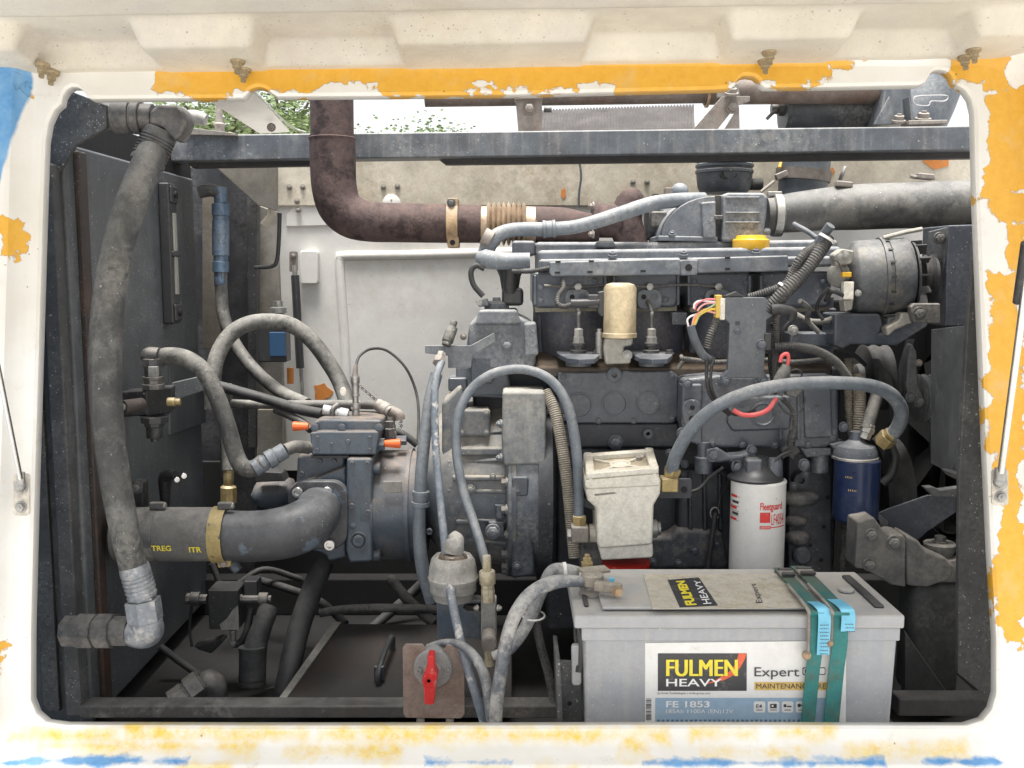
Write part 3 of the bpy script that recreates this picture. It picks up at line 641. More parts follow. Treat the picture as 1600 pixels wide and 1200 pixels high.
    # little hose carrier casting over the filters
    h = MB().plate([(1104, 705), (1125, 703), (1140, 712), (1160, 710), (1185, 702), (1182, 722), (1165, 724), (1150, 735), (1140, 722), (1118, 724)], 1.87, .04).build('filter_head_arm', EN, t, .006)
    for x, y, r in ((1114, 711, 11), (1152, 729, 10), (1174, 703, 8)): bolt(h, x, y, 1.866, r*.75, EN)
    MB().lathe(P(1099, 738, 1.90), (0,0,1), [(0, S(14, 1.9)), (.03, S(15, 1.9)), (.032, S(11, 1.9)), (.06, S(11, 1.9))], 20).build('plug', EN, t)
    MB().lathe(P(1280, 737, 1.92), (0,0,1), [(0, S(14, 1.9)), (.05, S(14, 1.9))], 20).build('plug', EN, t)
    bolt(t, 1256, 726, 1.88, 7, EN)
    MB().plate([(1250, 700), (1300, 700), (1300, 712), (1260, 716)], 1.90, .05).build('web', EN, t, .004)
    # dipstick
    MB().ptube([(1118, 800, 1.92), (1111, 850, 1.92), (1106, 890, 1.92)], 9, 10).build('dipstick_tube', M['mattb'], t)
    b = MB(); b.tube([P(1117+7*math.cos(a), 802-9*math.sin(a), 1.92) for a in [k*math.pi/5 for k in range(10)]], .0016, 8, 3); b.build('dipstick_ring', M['zinc'], t)
    # pull-down bracket right of priming filter
    MB().plate(rrect(1028, 748, 1081, 779, 4), 1.84, .005).build('filter_bracket', EK, t, .001)
    MB().lathe(P(1069, 765, 1.84), (0,-1,0), [(-.001, S(5.5, 1.84)), (.0007, S(5.5, 1.84)), (.0007, .002)], 14).build('hole', M['black'], t)
    # ---------------- barrels and heads
    xs = [(832, 948), (958, 1062), (1074, 1174), (1188, 1300)]
    for i, (a, c_) in enumerate(xs):
        hd = MB().plate([(a, 424), (c_, 424), (c_, 470), (c_-6, 480), (a+6, 482), (a, 474)], 1.985, .26).build('cylinder_head', EN, t, .008)
        MB().plate([(a+4, 478), (c_-4, 477), (c_-4, 486), (a+4, 488)], 1.995, .25).build('head_gasket', M['gasket'], hd, .001)
        cx = (a+c_)/2; p = P(cx, 545, 2.10)
        MB().lathe(p, (0,0,1), [(-.02, .075), (.06, .078), (.085, .078), (.088, .072), (.11, .072)], 30).build('cylinder_barrel', M['barrel'], hd)
        MB().pb(a+4, 486, c_-4, 562, 2.055, .12).build('barrel_wall', M['barrel'], hd, .012)
    # pads on the heads
    for x in (903, 1015, 1122):
        pd = MB().plate(ell(x, 468, 20, 16, 20, 3), 1.972, .03).build('injector_pad', ED, t, .003)
        MB().lathe(P(x-9, 464, 1.972), (0,-1,0), [(-.001, S(4, 1.97)), (.001, S(4, 1.97)), (.001, .002)], 12).build('hole', M['black'], pd)
        MB().lathe(P(x+7, 464, 1.972), (0,-1,0), [(-.001, S(6, 1.97)), (.001, S(6, 1.97)), (.0015, .003)], 14).build('plug', EN, pd)
    MB().pb(1050, 488, 1074, 508, 1.975, .03).build('cast_pad', EN, t, .003)
    # ---------------- valve cover
    vc = MB()
    sec = [(1.97, 402), (1.985, 394), (2.02, 384), (2.06, 381)]
    pts0 = [P(846, 402, 1.965), P(852, 392, 1.985), P(862, 388, 2.03), P(862, 377, 2.06), P(850, 377, 2.24)]
    vc.poly([P(840, 424, 1.972), P(1312, 416, 1.972), P(1312, 400, 1.972), P(842, 405, 1.972)], (0, .26, 0))
    o = vc.build('cover_base', ED, t, .006)
    z0 = P(850, 402, 1.98).z
    def lid(x0, x1, Y0, Y1, zl, zr, th, name, bev):
        b = MB(); b.poly([Vector((P(x0, 390, Y0).x, Y0, zl)), Vector((P(x1, 390, Y0).x, Y0, zr)), Vector((P(x1, 390, Y0).x, Y0, zr-th)), Vector((P(x0, 390, Y0).x, Y0, zl-th))], (0, Y1-Y0, 0)); return b.build(name, ED, t, bev)
    zA = P(850, 391, 2.0).z; zB = P(1250, 385, 2.0).z
    lid(840, 1316, 1.995, 2.24, zA, zB, .04, 'valve_cover', .008)
    zA = P(840, 378, 2.06).z; zB = P(1250, 374, 2.06).z
    lid(836, 1040, 2.06, 2.24, zA, zA, .03, 'cover_ridge', .008)
    lid(1030, 1310, 2.06, 2.24, zA, zB, .03, 'cover_ridge', .008)
    MB().plate([(932, 376), (960, 376), (963, 388), (930, 388)], 2.04, .06).build('cover_bump', ED, o, .006)
    rl = MB().plate([(859, 409), (1062, 404), (1066, 411), (1086, 410), (1090, 403), (1232, 399), (1232, 424), (1090, 427), (1086, 430), (1066, 431), (1060, 430), (862, 432), (858, 426)], 1.94, .03).build('harness_rail', ED, t, .003)
    for x, y in ((872, 409), (924, 408), (1137, 403), (871, 426), (922, 425), (1005, 423.5), (1137, 420)): MB().pb(x-4, y-1.5, x+4, y+1.5, 1.9385, .01).build('slot', M['black'], rl)
    MB().plate(rrect(1064, 406, 1090, 430, 3), 1.932, .03).build('rail_block', ED, rl, .002)
    MB().lathe(P(1076, 418, 1.932), (0,-1,0), [(-.001, S(5.5, 1.93)), (.001, S(5.5, 1.93)), (.001, .003)], 14).build('hole', M['black'], rl)
    for x, y in ((957, 400), (1068, 399), (1181, 395)): bolt(t, x, y, 1.975, 5, EN, (0, -.2, 1))
    # filler cap
    c = thing('filler_cap', 'bright yellow round oil filler cap on the valve cover', 'filler cap', P(1173, 388, 2.02))
    MB().lathe(P(1173, 391, 2.03), (0,0,1), [(0, S(26, 2.03)), (.004, S(28, 2.03)), (.020, S(28, 2.03)), (.022, S(26.5, 2.03)), (.022, S(24, 2.03)), (.029, S(22, 2.03)), (.03, S(18, 2.03))], 32).build('cap', M['yellow'], c)
    MB().lathe(P(1173, 393, 2.03), (0,0,1), [(-.01, S(24, 2.03)), (.004, S(24, 2.03))], 24).build('neck', EK, c)
    # bead chain of hoses under the rail
    MB().ptube([(800, 424, 1.955), (830, 424, 1.95), (862, 418, 1.95)], 8, 10, 8, (.004, .0012)).build('wire_sleeve', M['corr_black'], t)
    return t
M['deck'] = gm('rust_stained_deck', (.05, .042, .036), .7, 0, .35, dust=(.13, .095, .065), du=.7, rust=.3, bump=.3, sc=45)
M['sump'] = gm('oily_dusty_casting', (.05, .055, .065), .55, 0, .3, dust=(.27, .25, .23), du=.9, blot=(.20, .19, .18), bl=(.5, .66), spk=.25)
M['gasket'] = gm('dusty_gasket_edge', (.16, .155, .12), .7, 0, .35, dust=(.3, .28, .2), du=.6)
M['barrel'] = gm('bluish_barrel_paint', (.065, .074, .105), .5, 0, .3, dust=(.25, .22, .18), du=.6, spk=.2, streak=.3)
eng = engine()
def injector(x, lab):
    t = thing('injection_pump', lab, 'injection pump', P(x, 566, 1.945))
    Y = 1.945
    dx = x-903
    pts = [(870, 541), (880, 538), (900, 540), (920, 540), (935, 548), (938, 554), (932, 560), (905, 563), (890, 562), (868, 549)]
    z = P(x, 552, Y).z
    a = [PZ(px+dx, py, z) for px, py in ((869, 546), (876, 541), (895, 540), (918, 543), (934, 549), (937, 554), (930, 560), (905, 561), (886, 559), (870, 551))]
    MB().poly(a, (0, 0, -.010)).build('flange', EN, t, .002)
    z2 = z-.010
    MB().lathe(P(x+1, 562, Y+.0), (0,0,1), [(-.012, S(20, Y)), (.006, S(22, Y))], 24).build('base', EN, t)
    c = Vector((P(x+1, 552, Y).x, Y+.005, z))
    MB().lathe(c, (0,0,1), [(0, S(13, Y)), (.006, S(13, Y)), (.007, S(9, Y)), (.013, S(9, Y)), (.014, S(11, Y)), (.02, S(11, Y))], 20).build('barrel', M['fit_dark'], t)
    MB().lathe(c+ZA*.02, (0,0,1), [(0, S(9, Y)), (.012, S(9, Y)), (.013, S(7, Y))], 6).build('union_nut', M['zinc'], t)
    MB().lathe(c+ZA*.033, (0,0,1), [(0, S(7.5, Y)), (.014, S(7.5, Y)), (.016, S(5, Y))], 6).build('union_nut', M['zinc'], t)
    k = c+ZA*.045
    MB().tube([k, k+ZA*.03, P(x+2, 490, Y+.01), P(x-3, 475, Y+.02), P(x-8, 465, 1.985)], S(3.5, Y), 10).build('delivery_pipe', M['fit_dark'], t)
    for q in ((875, 545), (932, 553)):
        w_ = PZ(q[0]+dx, q[1], z); inst('bolt', ('ib',), lambda b: (b.lathe((0,0,0), ZA, [(-.001, .009), (.002, .009)], 14), b.lathe((0,0,.002), ZA, [(0, .0065), (.006, .0065)], 6)), M['fit_dark'], t, w_)
injector(903, 'small injection pump with flange left of the gold solenoid')
injector(1017, 'small injection pump with flange right of the gold solenoid')
def solenoid():
    Y = 1.92
    t = thing('fuel_solenoid', 'gold cylindrical fuel solenoid on the engine deck', 'solenoid', P(968, 570, Y))
    MB().lathe(P(968, 527, Y), (0,0,1), [(0, S(27, Y)), (.008, S(27, Y)), (.009, S(25.5, Y)), (.095, S(25.5, Y)), (.102, S(22, Y)), (.105, S(14, Y))], 32).build('can', M['gold'], t)
    MB().plate([(945, 528), (990, 528), (988, 540), (975, 542), (975, 550), (986, 552), (986, 568), (946, 570), (943, 545)], Y-.012, .03).build('base', M['alu'], t, .004)
    MB().lathe(P(936, 560, Y+.01), (0,0,1), [(0, S(6, Y)), (.05, S(6, Y)), (.052, S(4, Y)), (.058, S(4, Y))], 14).build('spring_post', M['zinc'], t)
    bolt(t, 980, 555, Y-.012, 6, M['zinc'])
    MB().plate([(934, 456), (946, 454), (950, 462), (950, 492), (940, 496), (934, 488)], Y-.004, .02).build('socket', M['mattb'], t, .003)
    MB().ptube([(892, 474, Y), (912, 474, Y), (936, 472, Y)], [14, 15, 12], 12).build('plug', M['mattb'], t)
    MB().pb(918, 460, 936, 482, Y-.006, .02).build('plug_clip', M['mattb'], t, .003)
    MB().ptube([(880, 436, 1.95), (880, 450, 1.94), (872, 462, 1.93), (872, 475, 1.92), (882, 479, 1.92), (895, 475, Y)], 9, 10, 8, (.004, .001)).build('wire_sleeve', M['corr_black'], t)
solenoid()
# ---------------------------------------------------------------- bell housing and pump
def bell():
    cy = 752; Yc = 2.13
    t = thing('bell_housing', 'dusty grey bell housing between the pump and the engine', 'bell housing', P(770, 920, Yc))
    p = P(660, cy, Yc); x = lambda q: P(q, cy, Yc).x-p.x
    R = lambda q: S(q, Yc)
    MB().lathe(p, XA, [(0, R(80)), (x(672), R(88)), (x(690), R(110)), (x(705), R(122)), (x(720), R(126)), (x(790), R(132)), (x(800), R(150)), (x(806), R(152))], 48).build('bell', M['bell'], t)
    MB().lathe(P(793, cy, Yc), XA, [(0, R(146)), (.003, R(149)), (x(845)-x(793), R(149)), (x(852)-x(793), R(140))], 48).build('ring_flange', ED, t)
    MB().lathe(P(838, cy, Yc), XA, [(0, R(158)), (x(858)-x(838), R(158))], 48).build('back_plate', EK, t)
    MB().plate([(785, 612), (852, 612), (854, 640), (853, 726), (787, 728), (784, 700)], 1.93, .10).build('inspection_cover', M['bell_plate'], t, .006)
    for (x0, y0, x1, y1, Y) in ((712, 700, 790, 712, 1.966), (706, 744, 790, 752, 1.949), (712, 812, 790, 820, 1.958)):
        MB().pb(x0, y0, x1, y1, Y, .03).build('rib', M['bell'], t, .004)
    MB().plate(rrect(800, 745, 826, 776, 5), 1.925, .05).build('cast_pad', EN, t, .004)
    MB().plate([(800, 776), (830, 776), (836, 900), (800, 905)], 1.94, .06).build('lower_flange', EN, t, .008)
    MB().lathe(P(781, 800, 1.945), (0,0,1), [(-.01, S(8, 1.9)), (.015, S(8, 1.9))], 14).build('stud', EN, t)
    MB().plate([(762, 815), (788, 815), (788, 840), (770, 842)], 1.94, .03).build('lug', EN, t, .004)
    bolt(t, 770, 830, 1.938, 9, ED); bolt(t, 702, 764, 1.975, 3, M['tie'])
    bolt(t, 671, 830, 2.03, 5, EN, kind='socket')
    for y in (662, 715): bolt(t, 782, y, 1.94, 5, ED, (-1, -.3, 0))
    for y in (642, 700, 770, 815): bolt(t, 853, y, 1.95, 5, ED, (1, -.4, 0))
    bolt(t, 809, 768, 1.925, 3, EN); bolt(t, 803, 815, 1.94, 4, EN); bolt(t, 808, 885, 1.94, 6, EN); bolt(t, 845, 860, 1.97, 5, EN)
    # housing on top, behind the hose bracket
    MB().plate([(712, 570), (790, 570), (800, 612), (820, 612), (820, 625), (712, 620)], 2.02, .12).build('top_casting', M['bell'], t, .01)
    MB().plate([(690, 628), (720, 600), (730, 640), (712, 690), (700, 760), (690, 730)], 1.99, .08).build('side_web', M['bell'], t, .012)
M['bell_plate'] = gm('pale_dusty_cover', (.135, .15, .165), .6, 0, .25, dust=(.38, .365, .33), du=.9, blot=(.28, .265, .235), bl=(.5, .66), streak=.4, sc=18)
bell()
def upper_left_casting():
    # thermostat / governor casting stack above the bell housing
    Y = 1.99
    t = thing('coolant_housing', 'stepped grey casting with round top cap left of the heads', 'housing', P(780, 600, Y))
    MB().plate([(733, 505), (758, 488), (800, 488), (832, 505), (838, 520), (838, 572), (826, 578), (740, 578), (728, 552)], Y, .16).build('casting', ED, t, .008)
    MB().plate([(748, 484), (808, 484), (815, 508), (742, 508)], Y-.012, .14).build('upper_step', ED, t, .006)
    MB().lathe(P(776, 486, Y+.05), (0,0,1), [(0, S(20, Y)), (.016, S(20, Y)), (.02, S(17, Y)), (.021, S(7, Y)), (.028, S(6, Y))], 26).build('round_cap', ED, t)
    MB().plate([(742, 470), (762, 466), (764, 478), (748, 480)], Y+.02, .02).build('ear', ED, t, .003)
    MB().lathe(P(749, 473, Y+.02), (0,-1,0), [(0, .006), (.002, .006), (.002, .003)], 12).build('hole', M['zinc'], t)
    MB().pb(784, 450, 818, 478, Y+.03, .06).build('valve_body', M['mattb'], t, .008)
    MB().lathe(P(797, 455, Y+.06), (0,0,1), [(0, S(13, Y)), (.03, S(17, Y)), (.045, S(22, Y))], 20).build('funnel', M['mattb'], t)
    br = MB().plate([(664, 540), (735, 540), (772, 520), (774, 534), (738, 556), (736, 575), (700, 575), (700, 556), (664, 552)], Y-.05, .004).build('hose_bracket', M['beam'], t, .001)
    bolt(t, 792, 540, Y, 7, ED); bolt(t, 724, 526, Y, 4, M['galv']); bolt(t, 830, 528, Y, 6, ED)
    MB().plate([(818, 505), (838, 503), (842, 556), (820, 558)], Y-.03, .05).build('end_lug', ED, t, .006)
    MB().pb(735, 556, 770, 600, Y+.0, .08).build('lower_block', EN, t, .005)
    MB().pb(700, 590, 730, 612, Y+.02, .06).build('lower_block', EN, t, .005)
    MB().ptube([(757, 420, Y), (744, 415, Y), (736, 425, Y), (740, 445, Y), (755, 463, Y)], 9, 10).build('bypass_hose', M['rubber'], t)
upper_left_casting()
def pump():
    Yc = 2.06; cy = 788
    t = thing('hydraulic_pump', 'blue grey hydraulic piston pump left of the bell housing', 'pump', P(560, 880, Yc))
    p = P(570, cy, Yc); R = lambda q: S(q, Yc); x = lambda q: P(q, cy, Yc).x-p.x
    PM = M['pump']
    MB().lathe(p, XA, [(0, R(84)), (x(576), R(87)), (x(640), R(87)), (x(654), R(84)), (x(668), R(78))], 40).build('barrel', PM, t)
    MB().plate([(541, 716), (582, 716), (582, 878), (545, 880), (540, 860)], 1.945, .2).build('port_plate', PM, t, .006)
    MB().plate([(452, 762), (541, 728), (541, 872), (512, 878), (509, 868), (480, 858), (452, 830)], 1.965, .16).build('end_cover', PM, t, .006)
    MB().plate([(486, 708), (540, 708), (540, 745), (506, 748), (490, 752), (462, 760), (464, 712)], 1.99, .14).build('shoulder', PM, t, .008)
    MB().plate([(386, 757), (454, 753), (454, 800), (386, 800)], 2.03, .10).build('side_motor', PM, t, .03)
    MB().lathe(P(560, 845, 1.945), (0,-1,0), [(-.002, R(14)), (.002, R(14)), (.002, R(12)), (.0, R(11.5)), (.0, R(9)), (.003, R(8)), (.003, R(4)), (-.002, R(4))], 28).build('port_plug', PM, t)
    MB().lathe(P(551, 822, 1.945), (0,-1,0), [(-.001, R(5)), (.002, R(5)), (.003, R(3))], 16).build('small_plug', PM, t)
    for y in (731, 867):
        MB().lathe(P(579, y, 1.97), XA, [(0, R(9)), (x(592)-x(578), R(9)), (x(593)-x(578), R(8))], 18).build('cap_screw', PM, t)
    bolt(t, 671, 830, 2.0, 5, EN, kind='socket')
    cb = MB().plate([(484, 676), (500, 674), (590, 674), (592, 680), (588, 711), (486, 711)], 1.955, .15).build('control_block', PM, t, .004)
    a = P(490, 676, 1.955).z; zt = P(490, 668, 1.955).z
    MB().plate([(488, 660), (500, 655), (596, 656), (598, 676), (488, 676)], 1.975, .13).build('control_lid', PM, t, .006)
    for x_ in (492, 534, 592): MB().lathe(P(x_, 668, 1.965), (0,-1,0), [(0, R(6)), (.004, R(6)), (.005, R(4))], 14).build('lid_screw', PM, cb)
    bolt(cb, 544, 690, 1.955, 4, PM, kind='round', name='plug')
    for x0, x1, y, nm in ((482, 458, 666, 0), (588, 614, 693, 0)):
        s = 1 if x1 > x0 else -1; Y = 1.975
        L = S(abs(x1-x0), Y)
        if s > 0:
            MB().lathe(P(588, 694, Y), (1,0,0), [(0, S(10, Y)), (S(13, Y), S(10, Y))], 6).build('lock_nut', PM, cb)
        MB().lathe(P(x0 if s < 0 else 600, y, Y), (s,0,0), [(0, S(5, Y)), (L*.1, S(5.5, Y)), (L*.85, S(7.5, Y)), (L, S(7.5, Y)), (L*1.02, S(5, Y))], 18).build('orange_cap', M['orange'], cb)
    MB().lathe(P(620, 688, 2.03), XA, [(0, S(8, 2)), (.02, S(8, 2))], 6).build('lock_nut', EN, cb)
    # test point on top
    MB().lathe(P(609, 692, 2.02), (0,0,1), [(0, S(9, 2)), (.03, S(9, 2)), (.031, S(7, 2)), (.045, S(7, 2))], 6).build('elbow_base', M['fit_dark'], t)
pump()
def suction_pipe():
    t = thing('suction_pipe', 'worn dark steel elbow pipe bolted to the pump flange', 'pipe', P(450, 870, 1.88))
    MB().plate(rrect(450, 752, 543, 858, 26, 8), 1.935, .022).build('flange', M['pipe_paint'], t, .003)
    MB().ptube([(497, 795, 1.93), (493, 806, 1.875), (478, 819, 1.84), (452, 830, 1.825), (420, 836, 1.82), (385, 838, 1.82), (340, 836, 1.82)], [74, 76, 80, 82, 82, 80, 80, 80], 28, 10).build('elbow', M['pipe_paint'], t)
    for x, y in ((466, 768), (512, 768), (516, 850)): bolt(t, x, y, 1.935, 9, M['chrome'], kind='socket')
    t = thing('suction_hose', 'grey suction hose with yellow TREG lettering on the tank', 'hose', P(280, 880, 1.82))
    MB().ptube([(185, 834.5, 1.82), (230, 834.5, 1.82), (280, 834.5, 1.82), (348, 834.5, 1.82)], 86, 30).build('hose_wall', M['suction'], t)
    for x, mt, sc in ((240, M['fit_dark'], 1.03), (346, M['brass_clamp'], 1.05)):
        Y = 1.82; r = S(43, Y)*sc
        c = MB().lathe(P(x-11, 835, Y), XA, [(0, r*.98), (0, r), (S(22, Y), r), (S(22, Y), r*.98)], 36, False).build('clamp_band', mt, t)
        MB().box(P(x+6, 790, Y-.01), (.028, .012, .014)).build('clamp_lug', M['fit_dark'], t, .003)
        MB().lathe(P(x-4, 790, Y-.01), XA, [(0, .006), (.028, .006)], 10).build('clamp_screw', M['zinc'], t)
    MB().plate([(336, 868), (362, 868), (360, 886), (340, 888)], 1.80, .012).build('clamp_lug', M['brass_clamp'], t, .003)
    bolt(t, 349, 880, 1.80, 5, M['galv'])
    MB().ptube([(350, 875, 1.84), (362, 880, 1.85), (372, 892, 1.85)], 18, 12).build('tail_lug', M['pipe_paint'], t)
    return t
M['suction'] = gm('dusty_suction_rubber', (.095, .093, .09), .6, 0, .15, dust=(.25, .24, .22), du=.6, bump=.08)
M['brass_clamp'] = gm('yellow_zinc_clamp', (.36, .28, .12), .5, .35, .25, dust=(.35, .3, .2), du=.4, blot=(.06, .065, .07), bl=(.58, .6), sc=40)
suc = suction_pipe()
# ================================================================ text helper
def text_mesh(txt, size, bold=0, sx=1.0, spacing=1.0, shear=0):
    c = bpy.data.curves.new('lettering', 'FONT'); c.body = txt; c.size = size; c.offset = bold; c.align_x = 'LEFT'; c.space_character = spacing; c.shear = shear
    o = bpy.data.objects.new('lettering', c); C.objects.link(o); bpy.context.view_layer.update()
    me = bpy.data.meshes.new_from_object(o.evaluated_get(bpy.context.evaluated_depsgraph_get()))
    v = [(p.co.x*sx, p.co.y) for p in me.vertices]; f = [tuple(p.vertices) for p in me.polygons]
    bpy.data.objects.remove(o); bpy.data.curves.remove(c); bpy.data.meshes.remove(me)
    return v, f
def lettering(txt, rect, mat, par, mapper, bold=0, name='lettering', spacing=1.0, shear=0):
    """fit the words into rect = (u0, v0, u1, v1) and place every point with mapper(u, v)"""
    v, f = text_mesh(txt, 1.0, bold, 1, spacing, shear)
    x0 = min(p[0] for p in v); x1 = max(p[0] for p in v); y0 = min(p[1] for p in v); y1 = max(p[1] for p in v)
    u0, v0, u1, v1 = rect
    b = MB(); b.v = [mapper(u0+(p[0]-x0)/(x1-x0)*(u1-u0), v0+(p[1]-y0)/(y1-y0)*(v1-v0)) for p in v]; b.f = f
    return b.build(name, mat, par, fix=False)
for nm, col in (('ink_yellow', (.78, .66, .05)), ('ink_white', (.78, .78, .77)), ('ink_dark', (.045, .045, .05)), ('ink_red', (.62, .035, .03)), ('ink_orange', (.70, .12, .05)), ('ink_gold', (.62, .43, .14)), ('ink_blue', (.28, .40, .52)), ('ink_navy', (.10, .16, .24)), ('label_white', (.74, .74, .73))):
    M[nm] = flat(nm, col, .45, (.55, .52, .46, .25) if nm != 'label_white' else (.50, .46, .38, .55))
M['label_white'] = gm('stained_label_film', (.70, .70, .69), .42, 0, .05, dust=(.45, .41, .33), du=.35, blot=(.47, .43, .36), bl=(.6, .74), sc=30, bump=.02, grit=.06)
# lettering on the suction hose
def on_tube(cx, cy, Y, r):
    c = P(cx, cy, Y)
    def f(u, v):   # u pixels along x, v = height above the axis in metres of arc
        a = v/r; x = P(u, cy, Y).x
        return Vector((x, c.y-math.cos(a)*(r+.0015), c.z+math.sin(a)*(r+.0015)))
    return f
r_ = S(43, 1.82)
mp = on_tube(280, 834.5, 1.82, r_)
lettering('TREG', (251, -.0185, 281, -.0075), M['ink_yellow'], suc, mp, .02)
lettering('ITR', (308, -.0215, 327, -.0105), M['ink_yellow'], suc, mp, .02)
# ================================================================ filters
def can(name, lab, cx, yt, yb, w_, Y, mat, neck_h=20):
    t = thing(name, lab, 'filter', P(cx, yb, Y)); R = S(w_/2, Y); h = P(cx, yt, Y).z-P(cx, yb, Y).z
    MB().lathe(P(cx, yb, Y), (0,0,1), [(0, R*.8), (0, R*.9), (.004, R*.98), (.008, R), (h-.004, R), (h-.001, R*1.02), (h, R*1.02), (h+.003, R*.98)], 44).build('can', mat, t)
    return t, R, h
def oil_filter():
    cx, Y = 1180, 1.86
    t, R, h = can('oil_filter', 'white spin on oil filter with red print behind the battery', cx, 750, 930, 86, Y, M['filter_white'])
    MB().lathe(P(cx, 750, Y), (0,0,1), [(.002, R*1.0), (.006, R*1.03), (.010, R*.95), (.012, R*.85), (.03, R*.5), (.045, R*.45)], 36).build('rim', M['mattb'], t)
    MB().pb(1167, 718, 1192, 745, Y-.03, .05).build('filter_head', EN, t, .006)
    MB().lathe(P(1210, 745, Y-.01), (0,0,1), [(0, S(13, Y)), (.03, S(12, Y)), (.036, S(9, Y))], 16).build('head_boss', EN, t)
    c = P(cx, 930, Y)
    def mpf(u, v):  # u in px at the axis, measured round the can; v pixel row
        u -= 13; a = max(-1.45, min(1.45, (u-cx)/43.0)); a = math.asin(max(-.995, min(.995, (u-cx)/43.0))) if abs(u-cx) < 42.8 else math.copysign(1.5, u-cx)
        z = P(cx, v, Y-R).z
        return Vector((c.x+math.sin(a)*(R+.0007), c.y-math.cos(a)*(R+.0007), z))
    def fit(txt, x0, y0, x1, y1, mat, bold=0): lettering(txt, (x0, y1, x1, y0), mat, t, mpf, bold)
    def fitR(txt, x0, y0, x1, y1, mat, bold=0): return lettering(txt, (x0, y1, x1, y0), mat, t, mpf, bold)
    # print
    def patch(x0, y0, x1, y1, mat, name='print_block'):
        b = MB(); n = 8
        for i in range(n+1):
            u = x0+(x1-x0)*i/n
            b.v += [mpf(u, y1), mpf(u, y0)]
        for i in range(n): b.f.append((2*i, 2*i+2, 2*i+3, 2*i+1))
        b.build(name, mat, t, fix=False)
    fit('Fleetguard', 1186, 786, 1222, 801, M['ink_red'], .02)
    patch(1186, 801, 1202, 817, M['ink_red'])
    fit('LF4054', 1204, 804, 1226, 821, M['ink_red'], .0)
    patch(1186, 822, 1203, 827, M['ink_red']); patch(1203, 824, 1228.3, 825.5, M['ink_red'])
    fit('LUBE FILTER', 1187, 823.2, 1202, 825.8, M['ink_white'])
    for k in range(5): patch(1150+(k % 2), 779+k*9, 1155+2*(k % 2), 783+k*9, M['ink_dark'] if k % 2 else M['ink_red'], 'pictogram')
    for k in range(6): patch(1149.5, 781+k*7.5, 1158, 781.5+k*7.5, M['ink'], 'pictogram')
oil_filter()
def fuel_filter():
    cx, Y = 1336, 1.89
    t, R, h = can('fuel_filter', 'dark blue spin on fuel filter right of the white one', cx, 718, 812, 71, Y, M['filter_blue'])
    MB().lathe(P(cx, 716, Y), (0,0,1), [(0, R*1.03), (.004, R*1.03), (.005, R*1.0)], 40).build('rim_ring', M['zinc'], t)
    MB().lathe(P(cx, 714, Y), (0,0,1), [(.002, R*.98), (.014, R*.95), (.022, R*.85), (.028, R*.5), (.034, R*.3), (.05, R*.28)], 36).build('filter_head', EN, t)
    MB().plate([(1296, 694), (1320, 690), (1340, 700), (1335, 708), (1305, 704)], Y+.0, .05).build('head_arm', EN, t, .004)
    MB().lathe(P(1350, 685, Y-.01), (P(1362, 655, Y)-P(1350, 685, Y)), [(0, S(9, Y)), (.012, S(9, Y)), (.013, S(11, Y)), (.022, S(11, Y)), (.023, S(9, Y)), (.03, S(9, Y))], 6).build('hose_union', M['zinc'], t)
    MB().ptube([(1354, 670, Y-.01), (1362, 645, Y), (1370, 618, Y+.02)], 20, 14).build('hose_stub', M['rubber_dusty'], t)
    for y, w_, k in ((746, 12, 0), (766, 10, 1)):
        c = P(cx, 812, Y)
        def mpf(u, v, c=c): a = math.asin((u-cx)/35.6); return Vector((c.x+math.sin(a)*(R+.0006), c.y-math.cos(a)*(R+.0006), P(cx, v, Y-R).z))
        lettering('|||||', (1310+k*4, y+3, 1318+k*6, y), M['ink_gold'], t, mpf, 0, 'print')
    # ribbed drop hose below
    MB().ptube([(1321, 815, 1.93), (1319, 860, 1.93), (1316, 900, 1.93)], 14, 12, 8, (.004, .001)).build('drain_hose', M['corr_black'], t)
fuel_filter()
M['cream_dirty'] = gm('stained_cream_enamel', (.40, .36, .28), .55, 0, .2, dust=(.30, .25, .17), du=.7, rust=.35, sc=60)
